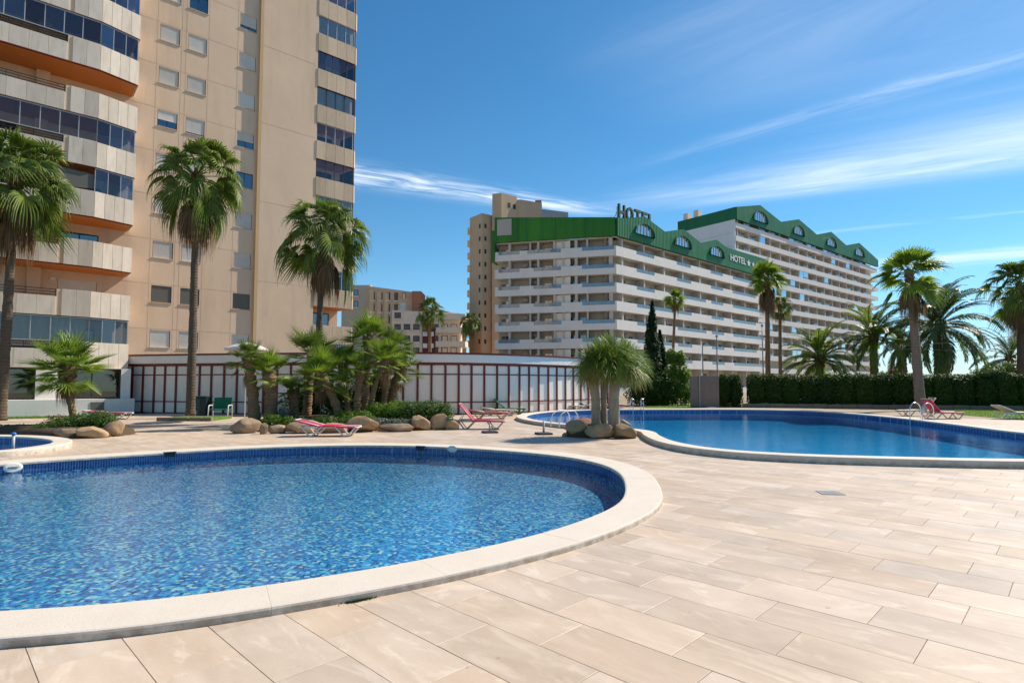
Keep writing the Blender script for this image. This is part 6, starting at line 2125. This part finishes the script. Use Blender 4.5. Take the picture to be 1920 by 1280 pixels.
for i, (u, v, D, s) in enumerate(((1104, 672, 18.0, 0.9), (1112, 690, 18.6, 0.8), (1125, 660, 18.2, 0.95), (1137, 655, 18.6, 0.9), (1148, 652, 17.8, 1.0), (1150, 668, 18.9, 0.9), (1160, 660, 18.4, 0.95), (1172, 665, 18.0, 0.95), (1186, 678, 18.3, 0.9), (1178, 682, 17.7, 0.85), (1098, 700, 18.2, 0.6), (1140, 680, 17.6, 0.85), (1166, 688, 17.9, 0.8), (1120, 682, 17.7, 0.8), (1190, 690, 18.1, 0.75), (1130, 668, 17.8, 0.9), (1158, 675, 17.6, 0.9), (1110, 678, 18.0, 0.85), (1172, 690, 18.2, 0.8), (1146, 664, 18.2, 0.9), (1184, 668, 18.6, 0.85))):
    part('leaf_tuft', ROS[i % 3], dg, dl(u, v, D), (RD.uniform(-0.45, 0.45), RD.uniform(-0.45, 0.45), RD.uniform(0, 6)), s * 1.12)
rock('left front boulder of the dragon tree ring with an orange shaded face', 1060, 1107, 820, 788, 'rock_tan', 1, 0.8)
rock('middle front boulder of the dragon tree ring', 1096, 1150, 823, 795, 'rock_tan', 0, 0.75)
rock('right front boulder of the dragon tree ring touching the pool coping', 1144, 1194, 823, 795, 'rock_tan', 2, 0.8)
rock('reddish boulder behind the left front one', 1066, 1116, 806, 785, 'rock_red', 3, 0.8, sink=0.0)
rock('dark red stone against the dragon tree trunks', 1092, 1116, 803, 784, 'rock_red', 2, 0.8, sink=0.0)
rock('pinkish boulder behind the right front one', 1152, 1184, 806, 787, 'rock_grey', 4, 0.8, sink=0.0)
rock('small mossy stone between the middle and right boulders', 1142, 1163, 806, 795, 'rock_grey', 0, 0.8, sink=-0.2)
rock('tiny grey stone left of the dragon tree ring', 1053, 1063, 819, 811, 'rock_grey', 1, 0.8)
bed('soil', [(1.75, 18.0), (2.7, 17.7), (3.6, 18.0), (3.7, 19.0), (2.8, 19.7), (1.9, 19.2)], 0.28, seed=4)
# stone kerb with grass round the palm before the tower
t = thing('planter', 'low stone kerb with grass round the foot of the tall palm', 'planter', (*G(350, 789), 0))
mb = MB(); mb.bbox(-1.25, 1.1, 0.12, 1.9, 0, 0.13, 0.02); part('turf', mb.mesh('turf', 'lawn'), t)
for x0, x1 in ((-1.3, -0.62), (-0.6, 0.12), (0.14, 0.72), (0.74, 1.15)):
    mb = MB(); mb.bbox(x0, x1, -0.12, 0.10, 0, 0.17, 0.02); part('kerb_stone', mb.mesh('kerb_stone', 'kerb_stone'), t)
# stone border before the hedge and the strips of lawn
bd = thing('garden_wall', 'low weathered stone border along the foot of the hedge', 'border', (XD(1392, 760, 42.2), 42.2, 0), math.atan2(36.4 - 42.2, XD(1950, 765, 36.4) - XD(1392, 760, 42.2)))
bl = math.hypot(36.4 - 42.2, XD(1950, 765, 36.4) - XD(1392, 760, 42.2))
nb_ = int(bl / 0.9)
bm = [MB().bbox(0.004, 0.893, -0.15 - 0.01 * i, 0.15, 0, 0.27 + 0.012 * i, 0.025).mesh('kerb_stone', 'kerb_stone') for i in range(3)]
for i in range(nb_):
    part('kerb_stone', bm[(i * 7) % 3], bd, (i * bl / nb_, 0, 0), (0, 0, 0), (bl / nb_ / 0.9, 1, 1))
def lawn(outline, seed, nblade, name='lawn'):
    mb = MB()
    tri = tessellate_polygon([[Vector((*p, 0)) for p in outline]])
    mb.add([(p[0], p[1], 0.004) for p in outline], [up(t_, outline) for t_ in tri])
    o = struct(name, mb.mesh(name, 'lawn'))
    r = random.Random(seed)
    xs = [p[0] for p in outline]; ys = [p[1] for p in outline]
    mb = MB()
    k = 0
    while k < nblade:
        p = (r.uniform(min(xs), max(xs)), r.uniform(min(ys), max(ys)))
        if not inside(p, outline):
            continue
        k += 1
        a = r.uniform(0, 6.28); h = r.uniform(0.03, 0.09); w = 0.012
        dx, dy = math.cos(a) * w, math.sin(a) * w
        mb.add([(p[0] - dx, p[1] - dy, 0.003), (p[0] + dx, p[1] + dy, 0.003), (p[0] + r.uniform(-.03, .03), p[1] + r.uniform(-.03, .03), h)], [(0, 1, 2)])
    g = bpy.data.objects.new('grass', mb.mesh('grass', 'grass_blade'))
    COL.objects.link(g)
    tag(g, 'short mown grass on the strip of lawn', 'grass', None, 'stuff')
lawn([G(1795, 777), G(1930, 788), G(2060, 793), G(2060, 768), G(1920, 769), G(1820, 767), G(1790, 769)], 3, 9000)
lawn([G(-40, 787), G(250, 779.5), G(250, 777.2), G(-40, 783.2)], 5, 3000)
lawn([G(1210, 764), G(1300, 764), G(1392, 762), G(1392, 758), G(1210, 758)], 6, 3000)
# moss under the coping and a few scraps
mb = MB()
RM = random.Random(2)
PO = POOLS['round']['out']
kc, _ = nearest(G(672, 1124), PO)
for i in range(420):
    s = kc + RM.gauss(0, 0.45)
    k = int(math.floor(s)); f = s - k
    a, b = PO[k % len(PO)], PO[(k + 1) % len(PO)]
    l = math.hypot(b[0] - a[0], b[1] - a[1])
    o = abs(RM.gauss(0, 0.012)) + 0.003
    x = a[0] + (b[0] - a[0]) * f + (b[1] - a[1]) / l * o
    y = a[1] + (b[1] - a[1]) * f - (b[0] - a[0]) / l * o
    h = RM.uniform(0.003, 0.014)
    mb.add([(x - .005, y, 0.0005), (x + .005, y, 0.0005), (x + RM.uniform(-.004, .004), y + RM.uniform(-.004, .004), h)], [(0, 1, 2)])
mo = bpy.data.objects.new('moss', mb.mesh('moss', 'moss'))
COL.objects.link(mo)
tag(mo, 'patch of green moss at the foot of the round pool coping', 'moss', None, 'stuff')
# ------------------------------------------------------------------ sun loungers and other furniture
def lounger(label, loc, rotz, back, sling, frame='plastic_white', group='sun loungers round the pools', flat_legs=False):
    """local x runs from the head (0) to the foot (1.9)"""
    t = thing('sun_lounger', label, 'sun lounger', (loc[0], loc[1], 0), rotz, group)
    zs = 0.33
    hx = 0.72
    a = rad(back)
    def sheet(P, th, w, mat, name):
        mb = MB()
        n = len(P)
        vs = []
        for (x, z) in P:
            for y in (-w, -w * 0.5, 0, w * 0.5, w):
                sag = -0.022 * (1 - (y / w) ** 2)
                vs.append((x, y, z + sag))
        for (x, z) in P:
            for y in (-w, -w * 0.5, 0, w * 0.5, w):
                sag = -0.022 * (1 - (y / w) ** 2)
                vs.append((x, y, z + sag - th))
        fs = []
        o = n * 5
        for i in range(n - 1):
            for k in range(4):
                fs.append((i * 5 + k, i * 5 + k + 1, i * 5 + 6 + k, i * 5 + 5 + k)[::-1])
                fs.append((o + i * 5 + k, o + i * 5 + k + 1, o + i * 5 + 6 + k, o + i * 5 + 5 + k))
        for i in range(n - 1):
            fs.append((i * 5, i * 5 + 5, o + i * 5 + 5, o + i * 5)[::-1]); fs.append((i * 5 + 4, i * 5 + 9, o + i * 5 + 9, o + i * 5 + 4))
        fs.append((0, 1, 2, 3, 4, o + 4, o + 3, o + 2, o + 1, o)); e = (n - 1) * 5
        fs.append((e + o, e + o + 1, e + o + 2, e + o + 3, e + o + 4, e + 4, e + 3, e + 2, e + 1, e))
        mb.add(vs, fs)
        return part(name, mb.mesh(name, mat, True), t)
    seat = [(hx + (1.88 - hx) * i / 10, zs + 0.012 * math.sin(math.pi * i / 10 * 2) + (0.0 if i < 9 else -0.01 * (i - 8))) for i in range(11)]
    sheet(seat, 0.045, 0.335, sling, 'seat')
    bl = 0.78
    bk = [(hx - math.cos(a) * bl * i / 8, zs + math.sin(a) * bl * i / 8) for i in range(9)]
    sheet(bk, 0.04, 0.325, sling, 'backrest')
    mb = MB()
    for y in (-0.295, 0.295):
        mb.tube([(hx - 0.55, y, zs - 0.035), (hx, y, zs - 0.035), (1.3, y, zs - 0.03), (1.80, y, zs - 0.035), (1.9, y, zs - 0.05)], 0.028, 8)
    mb.tube([(1.9, -0.295, zs - 0.05), (1.9, 0.295, zs - 0.05)], 0.02, 8)
    mb.tube([(hx - 0.55, -0.315, zs - 0.01), (hx - 0.55, 0.315, zs - 0.01)], 0.018, 8)
    part('frame', mb.mesh('frame', frame, True), t)
    mb = MB()
    e = bk[-1]
    for y in (-0.30, 0.30):
        mb.tube([(hx, y, zs + 0.005), (e[0], y, e[1])], 0.018, 8)
    mb.tube([(e[0], -0.30, e[1]), (e[0], 0.30, e[1])], 0.018, 8)
    part('back_frame', mb.mesh('back_frame', frame, True), t)
    if back > 25:
        for y in (-0.27, 0.27):
            mb = MB(); mb.tube([(hx - math.cos(a) * 0.45, y, zs + math.sin(a) * 0.45), (hx - 0.5, y, zs - 0.01)], 0.012, 6)
            part('prop', mb.mesh('prop', frame, True), t)
    for y in (-0.315, 0.315):
        for x0, xm0, xm1, x1 in ((0.18, 0.40, 0.52, 0.80), (1.22, 1.46, 1.62, 1.86)):
            mb = MB()
            mb.tube([(x0, y, zs - 0.012), (xm0, y * 0.98, 0.035), (xm0 + 0.03, y * 0.98, 0.02), (xm1 - 0.03, y * 0.98, 0.02), (xm1, y * 0.98, 0.035), (x1, y, zs - 0.02)], 0.027, 7)
            part('leg', mb.mesh('leg', frame, True), t)
    mb = MB()
    for x in (0.46, 1.54):
        mb.tube([(x, -0.31, 0.022), (x, 0.31, 0.022)], 0.016, 6)
    part('crossbar', mb.mesh('crossbar', frame, True), t)
    return t
x, y = G(560, 817)
lounger('pink lounger nearest the round pool, lying almost flat before the palm bed', (x, y), rad(2), 14, 'sling_pink')
x, y = G(851, 804)
lounger('pink lounger with steeply raised back at the right end of the palm bed', (x - 0.0, y + 0.1), rad(-3), 50, 'sling_pink', 'plastic_cream')
x, y = G(880, 785)
lounger('faded pink and cream lounger lying behind the steeply raised one', (x, y), rad(6), 8, 'sling_red', 'plastic_cream')
x, y = G(902, 779)
lounger('cream lounger farther back beside the green one', (x, y), rad(4), 10, 'sling_cream', 'plastic_cream')
x, y = G(922, 776)
lounger('green lounger with raised back before the pavilion', (x, y), rad(-2), 42, 'sling_green', 'sling_green')
x, y = G(1040, 770)
lounger('white lounger with raised back left of the dragon trees by the pavilion', (x, y + 0.5), rad(-6), 48, 'sling_cream')
x, y = G(1078, 769)
lounger('second white lounger half hidden by the dragon tree trunks', (x, y + 0.5), rad(-6), 36, 'sling_cream')
x, y = G(1120, 767)
lounger('pink lounger seen right of the dragon tree trunks beyond the pool', (x, y + 0.3), rad(-2), 10, 'sling_pink')
x, y = G(172, 786)
lounger('pink lounger lying behind the round bush of the left island', (x - 0.2, y), rad(4), 6, 'sling_pink')
x, y = G(1705, 780)
lounger('cream lounger with raised slatted back under the ringed palm trunk', (x + 1.5, y), rad(172), 52, 'sling_cream', 'plastic_cream')
x, y = G(1728, 785)
lounger('red and pink lounger with raised back on the far side of the kidney shaped pool', (x, y), rad(2), 52, 'sling_pink', 'plastic_cream')
x, y = G(1868, 785)
lounger('pale lounger at the right edge standing on the lawn corner', (x, y), rad(-3), 24, 'sling_cream', 'plastic_white')
# green folding armchair and the utility bin by the tower palm
x, y = G(413, 782)
ch = thing('armchair', 'white armchair with dark green seat and back by the pavilion wall', 'chair', (x, y, 0), rad(8))
mb = MB(); mb.bbox(-0.42, 0.42, -0.25, 0.3, 0.36, 0.41, 0.02); part('seat', mb.mesh('seat', 'sling_green'), ch)
mb = MB(); mb.prism([[(0.24, 0.42), (0.30, 0.42), (0.42, 0.98), (0.36, 0.98)]], -0.42, 0.42, 'yz'); part('backrest', mb.mesh('backrest', 'sling_green'), ch)
for sx in (-0.46, 0.46):
    mb = MB(); mb.tube([(sx, -0.34, 0), (sx, -0.30, 0.55), (sx, -0.22, 0.60), (sx, 0.24, 0.60), (sx, 0.34, 0.0)], 0.028, 8)
    part('arm_leg', mb.mesh('arm_leg', 'plastic_white', True), ch)
x, y = G(372, 780)
bn = thing('utility_bin', 'dark green two door bin standing behind the tall palm trunk', 'bin', (x + 0.05, y, 0), rad(-4))
mb = MB(); mb.bbox(-0.30, 0.34, -0.02, 0.55, 0.03, 0.98, 0.02); part('body', mb.mesh('body', 'bin_dark'), bn)
mb = MB(); mb.bbox(-0.29, 0.03, -0.05, -0.022, 0.06, 0.92, 0.008); part('door', mb.mesh('door', 'bin_green'), bn)
mb = MB(); mb.bbox(0.04, 0.33, -0.05, -0.022, 0.06, 0.92, 0.008); part('door', mb.mesh('door', 'bin_dark'), bn)
mb = MB(); mb.bbox(-0.32, 0.36, -0.06, 0.57, 0.985, 1.04, 0.012); part('lid', mb.mesh('lid', 'bin_green'), bn)
# stone shower screen
sx0, sx1 = XD(1295, 740, 42.4), XD(1348, 740, 42.4)
ss = thing('shower_screen', 'polished brown stone shower screen of two slabs beside the short hedge', 'shower', ((sx0 + sx1) / 2, 42.4, 0))
w = sx1 - sx0
mb = MB(); mb.bbox(-w / 2, -w / 2 + w * 0.30, 0, 0.12, 0, 2.28, 0.01); part('slab', mb.mesh('slab', 'granite'), ss)
mb = MB(); mb.bbox(-w / 2 + w * 0.33, w / 2, -0.05, 0.07, 0, 2.30, 0.01); part('slab', mb.mesh('slab', 'granite'), ss)
mb = MB(); mb.bbox(-w / 2 + w * 0.302, -w / 2 + w * 0.328, -0.07, 0.14, 0, 2.32, 0.005); part('post', mb.mesh('post', 'frame_light'), ss)
mb = MB(); mb.bbox(w * 0.0, w * 0.3, -0.6, -0.055, 0, 0.03, 0.008); part('tray', mb.mesh('tray', 'frame_light'), ss)
# pool ladders
def ladder(label, u, v, away, gap=0.5, group='pool ladders', rails=2):
    x, y = G(u, v, 0.14)
    t = thing('pool_ladder', label, 'pool ladder', (x, y, 0), away, group)
    for s in range(rails):
        yy = (s - (rails - 1) / 2) * gap
        mb = MB()
        P = [(0.55, yy, 0.02)]
        for i in range(9):
            a = math.pi * i / 8
            P.append((0.22 + 0.33 * math.cos(a), yy, 0.55 + 0.30 * math.sin(a)))
        P += [(-0.12, yy, 0.2), (-0.12, yy, -0.9)]
        mb.tube(P, 0.021, 8)
        part('handrail', mb.mesh('handrail', 'steel', True), t)
    for z in (-0.25, -0.55):
        mb = MB(); mb.box(-0.16, -0.08, -gap / 2, gap / 2, z, z + 0.03); part('step', mb.mesh('step', 'steel'), t)
    return t
ladder('steel ladder at the far edge of the kidney shaped pool before the cypress', 1196, 768, rad(90), 0.62)
ladder('steel ladder by the loungers on the right bank of the kidney shaped pool', 1722, 786, rad(20), 0.55)
# bent handrail at the near lobe
x, y = G(1048, 797, 0.14)
hr = thing('handrail', 'pale bent handrail over the near lobe of the kidney shaped pool', 'handrail', (x, y, 0), rad(40))
for yy in (-0.22, 0.22):
    mb = MB(); mb.tube([(-0.2, yy, 0.1), (-0.2, yy, 0.35), (-0.1, yy, 0.55), (0.15, yy, 0.66), (0.6, yy, 0.66), (0.75, yy, 0.5), (0.8, yy, -0.5)], 0.022, 8)
    part('rail', mb.mesh('rail', 'plastic_white', True), hr)
# parasol feet
for (u, v, lab, hgt) in ((1020, 815, 'dark square parasol foot with a grey tube left of the dragon trees', 0.42), (918, 812, 'dark square parasol foot in front of the steeply raised lounger', 0.28)):
    x, y = G(u, v)
    pf = thing('parasol_stand', lab, 'parasol stand', (x, y + 0.2, 0), rad(15))
    mb = MB(); mb.bbox(-0.24, 0.24, -0.24, 0.24, 0, 0.06, 0.012); part('plate', mb.mesh('plate', 'base_dark'), pf)
    mb = MB(); mb.tube([(0, 0, 0.06), (0, 0, hgt)], 0.035, 10); part('tube', mb.mesh('tube', 'frame_light', True), pf)
# post with a blue cap by the small pool
x, y = G(24, 847, 0.02)
po = thing('bollard', 'short metal post with a blue cap beside the small pool', 'post', (x, y, 0))
mb = MB(); mb.tube([(0, 0, 0), (0, 0, 0.42)], 0.032, 10); part('tube', mb.mesh('tube', 'frame_light', True), po)
mb = MB(); mb.lathe([(0.0, 0.49), (0.03, 0.485), (0.055, 0.46), (0.055, 0.425), (0.0, 0.42)], 12); part('cap', mb.mesh('cap', 'blue_cap', True), po)
mb = MB(); mb.lathe([(0.0, 0.035), (0.10, 0.03), (0.12, 0.004), (0.12, 0.0)], 14); part('foot', mb.mesh('foot', 'frame_light', True), po)
# fittings let into the wall of the round pool
def on_wall(u, v, z):
    P = POOLS['round']['inn']
    x, y = G(u, v, z)
    k, _ = nearest((x, y), P)
    a, b = P[k - 1], P[(k + 1) % len(P)]
    tx, ty = b[0] - a[0], b[1] - a[1]
    l = math.hypot(tx, ty)
    return P[k], math.atan2(ty / l, tx / l)
(p, a) = on_wall(44, 884, -0.03)
dk = thing('depth_plate', 'round white plate with dark lettering on the round pool wall at the left', 'plate', (p[0], p[1], -0.035), a)
mb = MB()
vs = [(0, 0.055, 0)] + [(0.155 * math.cos(k * math.pi / 12), 0.03, 0.10 * math.sin(k * math.pi / 12)) for k in range(24)] + [(0.12 * math.cos(k * math.pi / 12), 0.05, 0.078 * math.sin(k * math.pi / 12)) for k in range(24)]
mb.add(vs, [(1 + k, 1 + (k + 1) % 24, 25 + (k + 1) % 24, 25 + k) for k in range(24)] + [(0, 25 + k, 25 + (k + 1) % 24) for k in range(24)])
part('disc', mb.mesh('disc', 'plastic_white'), dk)
me = text_mesh('\u25a0ZINV' if False else 'BZINV', 'text_dark', 0.04, 0.006, 0.17)
part('lettering', me, dk, (0.085, 0.058, -0.02), (0, 0, rad(180)))
for u, v, lab in ((822, 846, 'white oval light fitting on the far wall of the round pool'),):
    (p, a) = on_wall(u, v, 0.03)
    lt = thing('pool_light', lab, 'pool light', (p[0], p[1], 0.02), a)
    mb = MB()
    vs = [(0, 0.05, 0)] + [(0.15 * math.cos((k + .5) * math.pi / 4), 0.03, 0.085 * math.sin((k + .5) * math.pi / 4)) for k in range(8)] + [(0.10 * math.cos((k + .5) * math.pi / 4), 0.05, 0.05 * math.sin((k + .5) * math.pi / 4)) for k in range(8)]
    mb.add(vs, [(1 + k, 1 + (k + 1) % 8, 9 + (k + 1) % 8, 9 + k) for k in range(8)])
    part('rim', mb.mesh('rim', 'plastic_white'), lt)
    mb = MB(); mb.add(vs[:1] + vs[9:], [(0, 1 + k, 1 + (k + 1) % 8) for k in range(8)])
    part('lens', mb.mesh('lens', 'plastic_white'), lt)
for u, v, lab in ((318, 851, 'dark skimmer mouth in the far wall of the round pool, on the left'), (757, 846, 'dark skimmer mouth in the far wall of the round pool, beside the oval light')):
    (p, a) = on_wall(u, v, 0.02)
    sk = thing('skimmer', lab, 'skimmer', (p[0], p[1], 0.0), a)
    mb = MB(); mb.box(-0.11, 0.11, 0.032, 0.04, -0.05, 0.06); part('mouth', mb.mesh('mouth', 'bin_dark'), sk)
    mb = MB()
    for b_ in ((-0.13, -0.11, -0.06, 0.07), (0.11, 0.13, -0.06, 0.07), (-0.11, 0.11, 0.06, 0.07)):
        mb.box(b_[0], b_[1], 0.03, 0.05, b_[2], b_[3])
    part('surround', mb.mesh('surround', 'mosaic_band'), sk)
# drain grate in the terrace
x, y = G(1557, 924)
dr = thing('drain_grate', 'small steel drain grate let into the terrace tiles on the right', 'drain grate', (x, y, 0.001), rad(-8))
mb = MB()
for i in range(8):
    mb.box(-0.13 + 0.035 * i, -0.13 + 0.035 * i + 0.018, -0.11, 0.11, 0.0, 0.006)
part('bar', mb.mesh('bar', 'frame_light'), dr)
mb = MB()
for b_ in ((-0.16, -0.135, -0.14, 0.14), (0.137, 0.16, -0.14, 0.14), (-0.135, 0.137, 0.115, 0.14), (-0.135, 0.137, -0.14, -0.115)):
    mb.box(*b_, 0.0, 0.007)
mb.box(-0.135, 0.137, -0.115, 0.115, 0.0002, 0.001)
part('frame', mb.mesh('frame', 'pole_grey'), dr)
# lamp posts before the hotel
for u, D, vt, lab, head in ((1318, 55, 648, 'grey lamp post with a white hood before the hotel', True), (1345, 56, 632, 'taller plain grey mast right of the hooded lamp', False), (1431, 58, 612, 'thin grey mast beside the skirted palm', False)):
    x, h = XD(u, 700, D), Z(vt, D)
    lp_ = thing('lamp_post', lab, 'lamp post', (x, D, 0))
    mb = MB(); mb.tube([(0, 0, 0), (0, 0, h * 0.6), (0, 0, h)], [0.08, 0.06, 0.045], 8); part('pole', mb.mesh('pole', 'pole_grey', True), lp_)
    if head:
        mb = MB(); mb.tube([(0, 0, h), (0.1, 0, h + 0.1), (0.4, 0, h + 0.12)], 0.035, 6); part('arm', mb.mesh('arm', 'pole_grey', True), lp_)
        mb = MB(); mb.lathe([(0.0, 0.2), (0.14, 0.17), (0.34, 0.0), (0.30, -0.04), (0.0, -0.02)], 12, (0.4, 0, h)); part('shade', mb.mesh('shade', 'lamp_white', True), lp_)
    else:
        mb = MB(); mb.bbox(-0.09, 0.09, -0.09, 0.09, h, h + 0.2, 0.02); part('cap', mb.mesh('cap', 'pole_grey'), lp_)
# cables strung across the palms on the right
cb = thing('cable', 'two thin cables strung through the palms on the right', 'cable', (25, 45, 0))
for (a, b) in (((1655, 650, 46), (1960, 622, 44)), ((1655, 652, 47), (1960, 655, 44))):
    pa, pb_ = Vector(at(*a)) - V(25, 45, 0), Vector(at(*b)) - V(25, 45, 0)
    mb = MB(); mb.tube([pa.lerp(pb_, i / 10) + V(0, 0, -0.6 * (i / 10) * (1 - i / 10)) for i in range(11)], 0.018, 5)
    part('wire', mb.mesh('wire', 'cable', True), cb)
# white parasol half hidden behind the left palms
x, y, z = at(446, 650, 26.5)
ps = thing('parasol', 'pale translucent parasol half hidden behind the left palms of the bed', 'parasol', (x + 0.4, y, 0))
mb = MB(); mb.tube([(0, 0, 0), (0, 0, z)], 0.025, 8); part('pole', mb.mesh('pole', 'plastic_white', True), ps)
mb = MB(); mb.lathe([(0.0, z + 0.22), (0.5, z + 0.10), (0.95, z - 0.08), (0.95, z - 0.16)], 10); part('canopy', mb.mesh('canopy', 'plastic_white'), ps)
